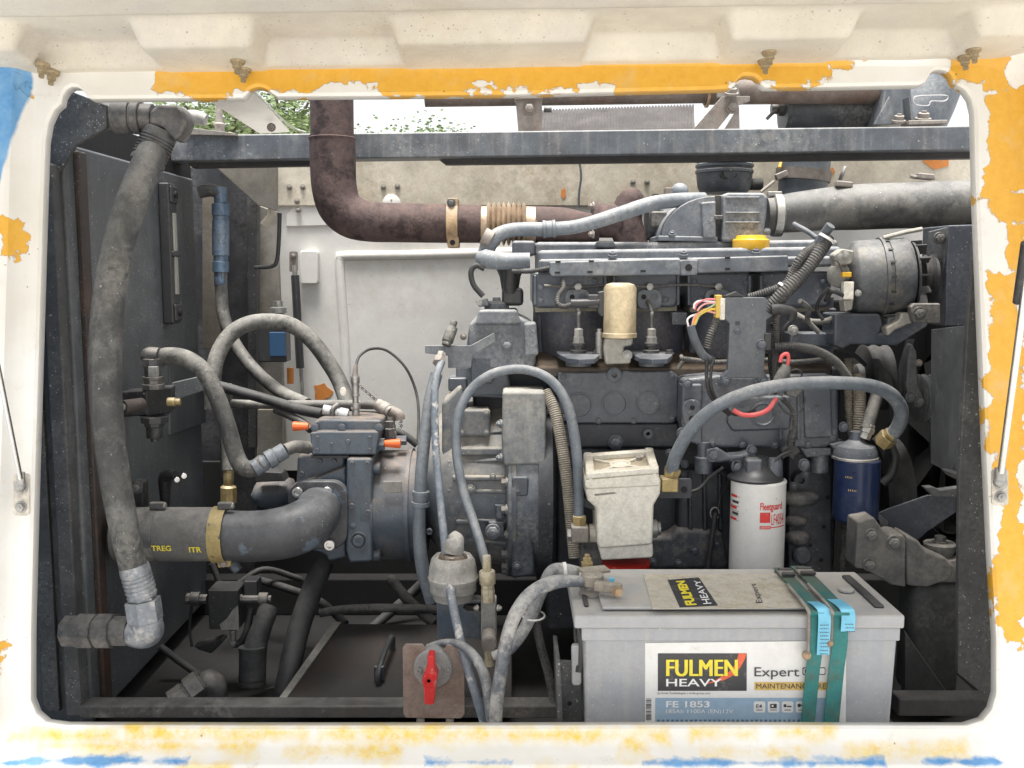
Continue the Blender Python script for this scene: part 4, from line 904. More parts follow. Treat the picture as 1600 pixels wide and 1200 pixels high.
def pre_filter():
    Y = 1.80; RT = Matrix.Rotation(math.radians(-3), 3, 'Y')
    t = thing('pre_filter', 'square white cast fuel prefilter with red bowl behind the battery', 'filter', P(972, 888, Y))
    CR = M['cream']
    MB().plate([(917, 750), (930, 752), (1030, 742), (1033, 752), (1032, 772), (1022, 790), (1020, 848), (1018, 852), (937, 858), (933, 850), (932, 795), (918, 782), (915, 765)], Y, .10).build('body', CR, t, .013)
    MB().plate([(934, 852), (1020, 848), (1021, 866), (1019, 872), (940, 876), (938, 866)], Y+.006, .09).build('lower_collar', CR, t, .004)
    # lid: a tilted tray seen from above
    z = P(975, 748, Y).z
    lid = MB().plate([(915, 748), (1029, 738), (1032, 752), (1031, 760), (918, 765), (914, 758)], Y-.004, .11).build('lid', CR, t, .004)
    a = [P(916, 748, Y-.004), P(1029, 739, Y-.004), P(1020, 708, Y+.105), P(912, 716, Y+.105)]
    def q(u, v): return a[0].lerp(a[1], u).lerp(a[3].lerp(a[2], u), v)
    dz = Vector((0, 0, -.02))
    MB().poly([q(0, 0), q(1, 0), q(1, 1), q(0, 1)], (0, .004, -.022)).build('lid_floor', M['cream_dirty'], lid, .002)
    up = Vector((0, -.004, .011))
    for (u0, v0, u1, v1) in ((0, 0, 1, .16), (0, .86, 1, 1), (0, .16, .12, .86), (.88, .16, 1, .86)):
        MB().poly([q(u0, v0)+up, q(u1, v0)+up, q(u1, v1)+up, q(u0, v1)+up], (0, .002, -.012)).build('lid_rim', CR, lid, .003)
    n = (a[1]-a[0]).cross(a[3]-a[0]).normalized(); n = n if n.z > 0 else -n
    MB().lathe(q(.5, .5), n, [(-.002, .020), (.004, .020), (.004, .016), (.001, .015)], 24).build('lid_boss', CR, lid)
    for u, v in ((.15, .2), (.85, .2), (.15, .82), (.85, .82)):
        c = q(.5, .5); e = q(u, v); d = (e-c).normalized(); s_ = d.cross(n)*.003
        MB().poly([c+d*.018-s_, c+d*.018+s_, e+s_, e-s_], n*.004).build('lid_rib', CR, lid, .001)
    MB().lathe(q(.78, .72), n, [(0, .007), (.006, .006)], 14).build('bleed_screw', M['galv'], lid)
    for u, v in ((.06, .08), (.94, .08), (.06, .93), (.94, .93)):
        inst('bolt', ('pfb',), lambda b: b.lathe((0,0,-.012), ZA, [(0, .009), (.022, .009), (.025, .007)], 12), CR, lid, q(u, v))
    MB().plate([(928, 772), (960, 769), (964, 771), (930, 775)], Y-.0008, .002).build('scuff', M['galv'], t)
    MB().lathe(P(978, 893, Y+.05), (0,0,1), [(-.03, S(30, Y)), (.0, S(38, Y)), (.02, S(40, Y))], 32).build('red_bowl', M['red'], t)
    MB().lathe(P(934, 833, Y+.05), (-1,0,0), [(0, S(15, Y)), (S(14, Y), S(15, Y)), (S(15, Y), S(12, Y))], 24).build('side_port', CR, t)
    MB().lathe(P(1018, 826, Y+.05), XA, [(0, S(15, Y)), (S(8, Y), S(15, Y)), (S(10, Y), S(11, Y)), (S(14, Y), S(11, Y))], 24).build('side_port', M['zinc'], t)
    # left banjo block and right elbow
    MB().pb(893, 824, 920, 849, Y+.02, .035).build('left_union', M['galv'], t, .003)
    MB().lathe(P(905, 824, Y+.04), (0,0,1), [(-.002, S(10, Y)), (.016, S(12, Y)), (.022, S(12, Y)), (.024, S(9, Y))], 6).build('left_nut', M['brass'], t)
    MB().lathe(P(893, 836, Y+.037), (-1,0,0), [(0, S(10, Y)), (S(7, Y), S(10, Y))], 6).build('left_plug', M['zinc'], t)
    MB().pb(1034, 748, 1060, 770, Y+.01, .035).build('right_union', M['brass'], t, .003)
    MB().lathe(P(1047, 748, Y+.03), P(1052, 730, Y+.03)-P(1047, 748, Y+.03), [(0, S(11, Y)), (.014, S(14, Y)), (.02, S(14, Y)), (.022, S(11, Y))], 6).build('right_nut', M['brass'], t)
    MB().plate([(905, 775), (935, 792), (935, 800), (905, 790)], Y+.05, .01).build('bracket', EK, t, .002)
pre_filter()
# ================================================================ battery
def battery():
    Y = 1.50
    xl, xr = P(897, 975, Y).x, P(1413, 975, Y).x; zt = P(905, 957, Y).z; zb = P(905, 1160, Y).z; D = .222
    t = thing('truck_battery', 'large grey truck battery with yellow and white front label', 'battery', Vector(((xl+xr)/2, Y+D/2, zb)))
    def ztap(z): return (zt-z)*.03
    z1 = P(905, 982, Y).z
    x0b, x1b = xl+.014, xr-.006
    b = MB(); tp = .006
    b.v = [Vector(v) for v in ((x0b, Y+.006, z1), (x1b, Y+.006, z1), (x1b, Y+D-.006, z1), (x0b, Y+D-.006, z1), (x0b+tp, Y+.008, zb), (x1b-tp, Y+.008, zb), (x1b-tp, Y+D-.01, zb), (x0b+tp, Y+D-.01, zb))]
    b.f = [(0,1,2,3), (7,6,5,4), (0,4,5,1), (1,5,6,2), (2,6,7,3), (3,7,4,0)]
    b.build('case', M['battery'], t, .006)
    z0 = P(905, 1003, Y).z
    MB().box(((x0b+x1b)/2, Y+D/2, (z1+z0)/2), (x1b-x0b+.0035, D-.006, z1-z0)).build('case_band', M['battery'], t, .002)
    lid = MB().box(((xl+xr)/2, Y+D/2, (zt+z1)/2-.002), (xr-xl, D+.006, zt-z1-.004)).build('lid', M['lid'], t, .004)
    # lid top relief: raised middle panel, handle recesses
    MB().box(((xl+xr)/2-.02, Y+D/2+.004, zt+.001), (xr-xl-.13, D-.022, .006)).build('lid_deck', M['lid'], lid, .003)
    MB().box((xr-.028, Y+D/2, zt-.002), (.016, D-.06, .006)).build('handle_slot', M['black2'], lid, .003)
    MB().box((xl+.022, Y+D/2-.01, zt-.002), (.008, D-.09, .006)).build('handle_slot', M['black2'], lid, .003)
    for x, y in ((1322, 921), (960, 945)): MB().lathe(PZ(x, y, zt), ZA, [(-.002, .013), (.0015, .013), (.0022, .011), (.0022, .002)], 22).build('cell_cap', M['lid'], lid)
    # rope handle at the left end
    h = MB(); h.tube([P(899, 935, Y+.09), P(899, 990, Y+.04), P(901, 1010, Y+.03), P(902, 1050, Y+.02)], .003, 8, 6); h.tube([P(907, 950, Y+.04), P(907, 1010, Y-.0), P(906, 1050, Y)], .003, 8, 6); h.build('rope', M['rubber'], t)
    MB().plate(rrect(893, 1008, 909, 1072, 6), Y+.02, .012).build('handle_grip', M['lid'], t, .003)
    # ------------ front label
    yl = Y+.0055
    def fm(dy):
        def f(u, v):
            q = P(u, v, yl-dy); k = (z1-q.z)/(z1-zb); return Vector((q.x, q.y+.002*k, q.z))
        return f
    def rect(x0, y0, x1, y1, mat, dy, name='print_block', par=None, r=0):
        f = fm(dy); b = MB(); pts = rrect(x0, y0, x1, y1, r, 4) if r else [(x0, y0), (x1, y0), (x1, y1), (x0, y1)]
        b.v = [f(*p) for p in pts]; b.f = [tuple(range(len(pts)))]; return b.build(name, mat, par or t, fix=False)
    lb = MB(); lb.v = [fm(.0004)(*p)+Vector((0, k, 0)) for k in (0, .0003) for p in ((1008, 1005), (1322, 1001), (1322, 1150), (1008, 1150))]; lb.f = [(0,1,2,3), (7,6,5,4), (0,4,5,1), (1,5,6,2), (2,6,7,3), (3,7,4,0)]
    L = lb.build('front_label', M['label_white'], t)
    D1, D2, D3 = .0008, .0012, .0016
    rect(1028, 1021, 1167, 1080, M['ink_dark'], D1, 'logo_block', L)
    b = MB(); f = fm(D2)
    b.v = [f(*p) for p in ((1154, 1021.3), (1166.7, 1021.3), (1164, 1030), (1157, 1043), (1147, 1055), (1132, 1063), (1100, 1070), (1118, 1063), (1138, 1051), (1148, 1040), (1152, 1030))]; b.f = [tuple(range(11))]; b.build('logo_swoosh', M['ink_orange'], L, fix=False)
    def word(txt, x0, y0, x1, y1, mat, bold=0, d=D3, sp=1.0, shear=0): lettering(txt, (x0, y1, x1, y0), mat, L, fm(d), bold, 'lettering', sp, shear)
    [word('FULMEN', 1042+k, 1031, 1152+k, 1057, M['ink_yellow'], 0, .0020+.0001*k, 1.04) for k in (-1.2, 0, 1.2)]
    word('HEAVY', 1041, 1061, 1128, 1073, M['ink_white'], .012)
    word('Expert', 1179, 1043, 1249, 1062, M['ink_dark'], .004)
    rect(1254, 1043, 1290, 1055, M['ink_dark'], D1, 'badge', L, 2); rect(1255.5, 1044.5, 1289, 1053.5, M['label_white'], D2, 'badge', L, 2)
    word('HVR', 1257.5, 1046, 1282, 1052.5, M['ink_dark'], .02)
    rect(1179, 1066, 1300, 1079, M['ink_gold'], D1, 'gold_band', L); word('MAINTENANCE FREE', 1182, 1068.5, 1297, 1076.5, M['ink_dark'], 0)
    word('by Exide Technologies | exide-group.com', 1028, 1082, 1110, 1086, M['ink_dark'])
    rect(1024, 1091, 1300, 1134, M['ink_blue'], D1, 'blue_band', L)
    word('FE 1853', 1041, 1096, 1109, 1106, M['ink_white'], .02); word('185Ah 1100A (EN)12V', 1041, 1109, 1146, 1117, M['ink_white'], -.004)
    word('Registered', 1170, 1024, 1175, 1027, M['ink_red']) if False else None
    rng = random.Random(3); y = 1092
    while y < 1127:
        h_ = rng.choice((.5, .8, 1.3)); rect(1009.5, y, 1018, y+h_, M['ink_dark'], D2, 'barcode_bar', L); y += h_+rng.choice((.6, 1.0, 1.4))
    x = 1027
    while x < 1265: rect(x, 1125, x+4.2, 1129.5, M['ink_navy'], D2, 'film_square', L); x += 7.3
    for k, x in enumerate((1178, 1200, 1222, 1244)):
        rect(x, 1096.5, x+18, 1114, M['label_white'], D2, 'icon_tile', L, 3)
        if k == 0: word('E4', x+4, 1101, x+13, 1107, M['ink_dark'], .01, .0020)
        if k == 1: rect(x+4, 1100.5, x+14, 1107, M['ink_dark'], .0020, 'icon', L); rect(x+6, 1102, x+9, 1105, M['label_white'], .0024, 'icon', L)
        if k == 2: rect(x+3, 1101, x+7, 1105.5, M['ink_dark'], .0020, 'icon', L); rect(x+8, 1103.5, x+15, 1105.5, M['ink_dark'], .0020, 'icon', L)
        if k == 3: rect(x+2.5, 1100, x+7.5, 1105.5, M['ink_dark'], .0020, 'icon', L, 2); rect(x+7.5, 1102, x+16, 1103.6, M['ink_dark'], .0020, 'icon', L)
        rect(x+4, 1109.5, x+14, 1110.6, M['ink'], .0020, 'icon', L)
    # ------------ label on top
    def tm(dz):
        def f(u, v): return PZ(u, v, zt+.0046+dz)
        return f
    def trect(pts, mat, dz, name='print_block'):
        b = MB(); b.v = [tm(dz)(*p) for p in pts]; b.f = [tuple(range(len(pts)))]; b.build(name, mat, TL, fix=False)
    b = MB(); pts = ((1005, 897), (1240, 897), (1275, 950), (1020, 952)); b.poly([tm(.0002)(*p) for p in pts], (0, 0, .0003)); TL = b.build('top_label', M['label_top'], t)
    trect(((1043, 906), (1092, 902), (1122, 946), (1062, 949)), M['ink_dark'], .0009, 'logo_block')
    A4 = [tm(.0014)(*p) for p in ((1055, 909), (1068, 946), (1090, 944), (1078, 905))]
    def qmap(a): return lambda u, v: a[0].lerp(a[1], u).lerp(a[3].lerp(a[2], u), v)
    a = [tm(.0014)(*p) for p in ((1089, 945), (1070, 907), (1056, 908), (1072, 946))]
    lettering('FULMEN', (0, 0, 1, 1), M['ink_yellow'], TL, qmap([a[0], a[1], a[2], a[3]]), .05)
    a = [tm(.0014)(*p) for p in ((1112, 943), (1093, 906), (1084, 907), (1099, 944))]
    lettering('HEAVY', (0, 0, 1, 1), M['ink_white'], TL, qmap(a), .01)
    a = [tm(.0014)(*p) for p in ((1195, 941), (1183, 911), (1172, 912), (1182, 942))]
    lettering('Expert', (0, 0, 1, 1), M['ink_dark'], TL, qmap(a), .0)
    # tray angle
    s = thing('battery_tray', 'dark steel angle tray holding the battery', 'tray', Vector((xl, Y, zb)))
    MB().plate([(868, 1032), (905, 1034), (905, 1062), (914, 1140), (874, 1142)], Y+.03, .006).build('front_angle', M['post'], s, .001)
    MB().plate([(868, 1028), (875, 1030), (880, 1142), (872, 1142)], Y-.0, .10).build('side_angle', M['post'], s, .001)
    MB().lathe(P(890, 1099, Y+.03), (0,-1,0), [(-.001, .004), (.0006, .004), (.0006, .001)], 12).build('hole', M['black'], s)
    MB().box(((xl+xr)/2, Y+D/2, zb-.006), (xr-xl+.04, D+.03, .008)).build('tray_floor', M['post'], s, .001)
    # ------------ terminal and clamp
    k = thing('battery_terminal', 'corroded cable clamp on the left battery post', 'terminal', PZ(930, 930, zt))
    MB().lathe(PZ(925, 925, zt), ZA, [(-.003, .022), (.003, .02), (.006, .012), (.03, .010)], 22).build('post', M['galv'], k)
    MB().lathe(PZ(925, 925, zt)+ZA*.012, ZA, [(0, .016), (.002, .019), (.018, .019), (.02, .016)], 20).build('clamp_ring', M['term'], k)
    MB().box(PZ(950, 936, zt)+Vector((0, 0, .02)), (.045, .016, .016), Matrix.Rotation(-.35, 3, 'Z')).build('clamp_jaw', M['term'], k, .003)
    MB().lathe(PZ(962, 938, zt)+Vector((0, -.014, .02)), (.2, -1, 0), [(0, .009), (.003, .009), (.003, .0065), (.010, .0065)], 10).build('clamp_bolt', M['clamp_rust'], k)
    MB().lathe(PZ(917, 905, zt)+ZA*.02, ZA, [(0, .011), (.01, .011), (.011, .008), (.018, .008), (.019, .005), (.024, .005)], 6).build('stud_nut', M['brass'], k)
    MB().box(PZ(928, 912, zt)+Vector((0, 0, .024)), (.05, .03, .006), Matrix.Rotation(.3, 3, 'Z')).build('cable_lug', M['term'], k, .002)
    MB().pb(952, 904, 960, 914, Y+.08, .006).build('blue_tag', M['tag'], k)
    return zt, Y, D
M['label_top'] = gm('dirty_top_label_film', (.55, .53, .48), .5, 0, .12, dust=(.38, .34, .25), du=.7, blot=(.30, .29, .27), bl=(.58, .66), sc=40, bump=.02)
M['term'] = gm('corroded_lead_clamp', (.27, .24, .20), .7, .3, .3, dust=(.42, .39, .33), du=.7, rust=.25, sc=70)
zt, bY, bD = battery()
def straps():
    for i, (bx, fx, w_, lab) in enumerate((((1218, 889), (1279, 960), 22.5, 'teal ratchet strap over the battery, the left one beside the label'), ((1246, 886), (1318, 962), 25, 'teal ratchet strap over the battery, the right one'))):
        wm = S(w_, bY); x = P(fx[0], 1060, bY).x
        t = thing('battery_strap', lab, 'strap', Vector((x, bY, P(fx[0], 1140, bY).z)), 'straps over the battery')
        top = PZ(bx[0], bx[1], zt+.008); f0 = PZ(fx[0]-6, fx[1]-8, zt+.008)
        mid = top.lerp(f0, .5)+ZA*.002
        e = Vector((f0.x+.004, bY-.006, zt-.006)); dn = Vector((f0.x+.004, bY-.007, zt-.05)); d2 = Vector((f0.x+.001, bY-.0035, zt-.10)); bot = Vector((f0.x-.004, bY-.002, P(800, 1150, bY).z))
        pts = crom([top, mid, f0, e, dn, d2, bot], 6)
        MB().ribbon(pts, XA, wm, .0022).build('webbing', M['strap'], t)
        # metal edge hook running down the left rim
        hp = crom([mid+Vector((-wm*.62, 0, .003)), f0+Vector((-wm*.62, -.002, .003)), e+Vector((-wm*.62, -.004, 0)), dn+Vector((-wm*.60, -.004, .01 if i else -.01))], 6)
        MB().tube(hp, .0028, 8, 1).build('hook_wire', M['galv'], t)
        MB().ball(hp[-1]+Vector((-.002, 0, -.005)), .0075 if i == 0 else .006, 12).build('hook_end', M['clamp_rust'], t)
        b0 = top.lerp(f0, .22)
        MB().box(b0+ZA*.006, (wm*1.25, .02, .006)).build('buckle', M['galv'], t, .002)
        for s in (-1, 1): MB().lathe(b0+Vector((-wm*.5, .012*s, .009)), XA, [(0, .0035), (wm, .0035)], 10).build('buckle_pin', M['black2'], t)
        # pale blue tag
        if i == 0: a, c_ = f0.lerp(mid, .12), dn+Vector((0, 0, -.012))
        tg = crom([f0.lerp(mid, .22 if i == 0 else .35)+ZA*.0035, f0+Vector((.003, -.006, .006)), e+Vector((.005, -.010, .006)), dn+Vector((.006, -.005, -.014 if i == 0 else .024))], 6)
        MB().ribbon([q+Vector((.004, 0, 0)) for q in tg], XA, S(20 if i == 0 else 22, bY), .0006).build('tag', M['tag'], t)
        # print lines on the hanging part of the tag
        q0 = tg[-1]; n = 9 if i == 0 else 5; h = (tg[-7].z-q0.z)
        for k in range(n):
            z = q0.z+.004+k*(.0058)
            if z > e.z-.004: break
            b = MB(); hw = S(7.5, bY); y_ = q0.y-.0022-(.0006)
            y_ = min(p.y for p in tg)-.0035
            rngk = random.Random(k*7+i); xx = q0.x+.004-hw
            fr = (q0.z-z)/(q0.z-e.z) if abs(q0.z-e.z) > 1e-6 else 0
            while xx < q0.x+.004+hw*.8:
                L_ = rngk.uniform(.0008, .0028); b.v += [Vector((xx+o_[0]*L_-.002*fr, y_, z+o_[1]*.0016)) for o_ in ((0,0), (1,0), (1,1), (0,1))]; m_ = len(b.v); b.f.append((m_-4, m_-3, m_-2, m_-1)); xx += L_+.0007
            b.build('print_line', M['ink'], t, fix=False)
straps()
# ================================================================ exhaust
def exhaust():
    Y = 2.20; E = M['exhaust']
    t = thing('exhaust_pipe', 'rust brown exhaust pipe bending from upright to level', 'exhaust pipe', P(560, 380, Y))
    MB().ptube([(517, 60, Y), (518, 140, Y), (519, 218, Y)], 66, 30, 4).build('riser', E, t)
    MB().ptube([(519, 212, Y), (520, 250, Y), (522, 290, Y), (530, 320, Y), (548, 338, Y), (575, 346, Y), (620, 348, Y), (690, 349, Y), (752, 350, Y)], [70, 70, 69, 68, 66, 62, 60, 60, 58], 30, 8).build('elbow', E, t)
    c = P(519, 216, Y); MB().lathe(c, (0,0,1), [(-.006, S(35, Y)), (0, S(36.3, Y)), (.004, S(33, Y))], 30, False).build('weld_bead', E, t)
    def seg(x0, x1, y0, y1, w0, w1, mat, name):
        a, b_ = P(x0, y0, Y), P(x1, y1, Y); MB().lathe(a, b_-a, [(0, S(w0/2, Y)), ((b_-a).length, S(w1/2, Y))], 30).build(name, mat, t)
    cl = MB().lathe(P(699, 349, Y), XA, [(0, S(31, Y)), (0, S(33, Y)), (S(17, Y), S(33, Y)), (S(17, Y), S(31, Y))], 30, False).build('clamp_band', M['clamp_rust'], t)
    MB().pb(699, 309, 716, 332, Y-.03, .05).build('clamp_ear', M['clamp_rust'], cl, .003); MB().pb(699, 370, 717, 387, Y-.035, .05).build('clamp_ear', M['clamp_rust'], cl, .003)
    bolt(cl, 705, 317, Y-.03, 5, M['fit_dark']); MB().lathe(P(707, 379, Y-.035), (0,-1,0), [(-.001, .006), (.001, .006), (.001, .003)], 12).build('clamp_hole', M['black'], cl)
    seg(744, 762, 351, 351, 56, 56, M['bellows'], 'bellows_collar')
    b = MB(); pr = []; x = 0; L = S(62, Y); n = 8
    for k in range(n):
        for f, r in ((0, 24), (.2, 31), (.45, 34), (.7, 31)): pr.append(((k+f)/n*L, S(r, Y)))
    pr.append((L, S(24, Y))); b.lathe(P(760, 350, Y), XA, pr, 32).build('bellows', M['bellows'], t)
    seg(821, 838, 351, 352, 56, 56, M['bellows'], 'bellows_collar')
    a = P(836, 352, Y); MB().ptube([(836, 351, Y), (880, 352, Y), (915, 356, Y), (935, 356, Y)], [56, 54, 46, 44], 26).build('taper', E, t)
    t = thing('turbocharger', 'rusty turbocharger housing behind the valve cover', 'turbocharger', P(980, 385, 2.2))
    MB().lathe(P(925, 345, Y), XA, [(0, S(30, Y)), (.012, S(30, Y)), (.013, S(26, Y)), (S(40, Y), S(26, Y)), (S(44, Y), S(28, Y))], 28).build('outlet_flange', E, t)
    MB().ptube([(986, 312, Y), (978, 345, Y), (988, 385, Y)], [44, 48, 52, 50], 24).build('turbine_housing', E, t)
    MB().ball(P(986, 314, Y), S(21, Y)).build('volute_top', E, t)
    for y in (322, 366): bolt(t, 926, y, Y-.03, 5, M['galv'], (-1, -.2, 0))
    MB().lathe(P(1010, 345, Y), XA, [(0, S(30, Y)), (S(22, Y), S(30, Y)), (S(24, Y), S(22, Y)), (S(40, Y), S(22, Y))], 26).build('bearing_housing', EK, t)
    MB().pb(1018, 330, 1042, 354, 2.14, .05).build('actuator', M['fit_dark'], t, .004)
    MB().lathe(P(1024, 318, 2.16), (0,0,1), [(-.02, S(8, 2.16)), (0, S(8, 2.16)), (.001, S(10, 2.16)), (.012, S(10, 2.16)), (.014, S(6, 2.16)), (.02, S(6, 2.16))], 6).build('oil_union', M['fit_dark'], t)
    MB().ball(P(1062, 300, 2.2), S(14, 2.2)).build('hose_knee', M['hose_grey'], t)
    MB().pb(1040, 293, 1052, 318, 2.19, .03).build('hose_clip', M['galv'], t, .002)
exhaust()
# ================================================================ intake
M['hose_dark2'] = gm('slate_rubber_boot', (.07, .082, .10), .45, 0, .25, dust=(.32, .32, .31), du=.7, spk=.3, bump=.1)
def intake():
    Y = 2.06
    t = thing('intake_manifold', 'grey quarter round intake elbow casting beside the yellow cap', 'manifold', P(1120, 380, Y))
    arc = [(1034, 374)]+[(1034+84*(1-math.cos(a)), 372-66*math.sin(a)) for a in [k*math.pi/2/9 for k in range(10)]]+[(1120, 374)]
    MB().plate(arc, Y, .13).build('elbow_casting', ED, t, .008)
    MB().plate([(1028, 368), (1122, 370), (1122, 378), (1028, 376)], Y-.006, .14).build('base_flange', ED, t, .003)
    MB().plate([(1096, 316), (1119, 314), (1119, 372), (1099, 372)], Y-.012, .05).build('raised_pad', ED, t, .004)
    bx = MB().plate([(1130, 304), (1138, 301), (1194, 301), (1200, 308), (1198, 340), (1194, 362), (1200, 378), (1128, 378)], Y-.01, .15).build('heater_box', ED, t, .006)
    for y, h in ((307, 3), (331, 2.5), (346, 2.5)): MB().pb(1134, y, 1187, y+h, Y-.015, .01).build('rib', ED, bx, .0015)
    MB().pb(1118, 306, 1126, 376, Y+.01, .12).build('joint', M['black2'], t)
    MB().pb(1116, 336, 1130, 343, Y-.014, .02).build('stud', M['fit_dark'], t, .002)
    bolt(t, 1050, 366, Y-.006, 4, EN, (0,-.5,1)); bolt(t, 1199, 362, Y-.01, 4, ED)
    t = thing('intake_pipe', 'large dusty metal air pipe running to the right edge', 'pipe', P(1360, 360, Y+.08))
    MB().ptube([(1206, 336, Y+.08), (1240, 332, Y+.08), (1300, 326, Y+.08), (1380, 322, Y+.07), (1460, 320, Y+.06), (1560, 318, Y+.05)], [56, 60, 64, 70, 70, 72, 72], 32).build('tube', M['duct'], t)
    MB().lathe(P(1196, 337, Y+.08), XA, [(0, S(28, 2.14)), (S(9, 2.14), S(29, 2.14)), (S(10, 2.14), S(31, 2.14)), (S(24, 2.14), S(32, 2.14)), (S(25, 2.14), S(30, 2.14))], 32).build('hump_hose', M['rubber_dusty'], t)
    MB().lathe(P(1207, 336, Y+.08), XA, [(0, S(31.5, 2.14)), (0, S(33, 2.14)), (S(11, 2.14), S(33.4, 2.14)), (S(11, 2.14), S(31.5, 2.14))], 32, False).build('clamp_band', M['zinc'], t)
    MB().box(P(1210, 303, Y+.07), (.03, .014, .01)).build('clamp_housing', M['zinc'], t, .002)
    t = thing('air_hose', 'black moulded rubber air boot hanging under the cross beam', 'hose', P(1131, 300, 2.46))
    Y2 = 2.46
    MB().lathe(P(1131, 302, Y2), (0,0,1), [(0, S(34, Y2)), (.006, S(38, Y2)), (.016, S(40.5, Y2)), (.036, S(42, Y2)), (.046, S(42.5, Y2)), (.048, S(44, Y2)), (.054, S(44, Y2)), (.056, S(42, Y2)), (.060, S(42, Y2)), (.062, S(44, Y2)), (.068, S(44, Y2)), (.070, S(42, Y2)), (.10, S(41, Y2))], 32).build('boot', M['hose_dark2'], t)
    MB().lathe(P(1168, 288, Y2), XA, [(0, S(9, Y2)), (S(22, Y2), S(9, Y2)), (S(23, Y2), S(7, Y2))], 18).build('stub', M['rubber'], t)
    MB().ptube([(1189, 300, 2.2), (1210, 283, 2.2)], 5, 8).build('clip_rod', M['galv'], t)
    MB().plate(ell(1138, 273, 14, 8), Y2-S(41.2, Y2), .01).build('cast_mark', M['rubber'], t, .002)
    t = thing('air_hose', 'grey banded air hose above the large intake pipe', 'hose', P(1253, 300, 2.47)); Y3 = 2.47
    MB().lathe(P(1253, 306, Y3), (.06, 0, 1), [(0, S(36, Y3)), (.05, S(38, Y3)), (.11, S(38, Y3)), (.12, S(38, Y3))], 32).build('sleeve', M['hose_grey'], t)
    MB().lathe(P(1254, 283, Y3), (.10, 0, 1), [(0, S(38.5, Y3)), (0, S(41, Y3)), (.026, S(42, Y3)), (.026, S(38.5, Y3))], 34, False).build('clamp_band', M['galv'], t)
    MB().box(P(1221, 274, Y3-.06), (.03, .015, .016), Matrix.Rotation(-.4, 3, 'Y')).build('clamp_screw', M['galv'], t, .003)
    MB().ptube([(1320, 262, 2.4), (1312, 285, 2.35), (1316, 292, 2.3)], 7, 8).build('link_rod', M['zinc'], t)
    MB().ptube([(1222, 246, 2.44), (1218, 262, 2.42)], 5, 8).build('yellow_cord', M['yellow'], t)
    for x, y in ((1318, 288), (1445, 276)):
        k = MB().box(P(x, y, 2.12), (.035, .02, .012), Matrix.Rotation(.1, 3, 'Y')).build('pipe_clip', M['galv'], bpy.data.objects['intake_pipe'], .003)
    MB().ptube([(1422, 275, 2.12), (1432, 277, 2.12), (1460, 278, 2.12)], 6, 8).build('clip_screw', M['galv'], bpy.data.objects['intake_pipe'])
M['duct'] = gm('dusty_air_duct_steel', (.06, .062, .064), .5, 0, .3, dust=(.22, .217, .205), du=.65, blot=(.13, .127, .12), bl=(.5, .56), sc=16, spk=.2, bump=.1)
intake()
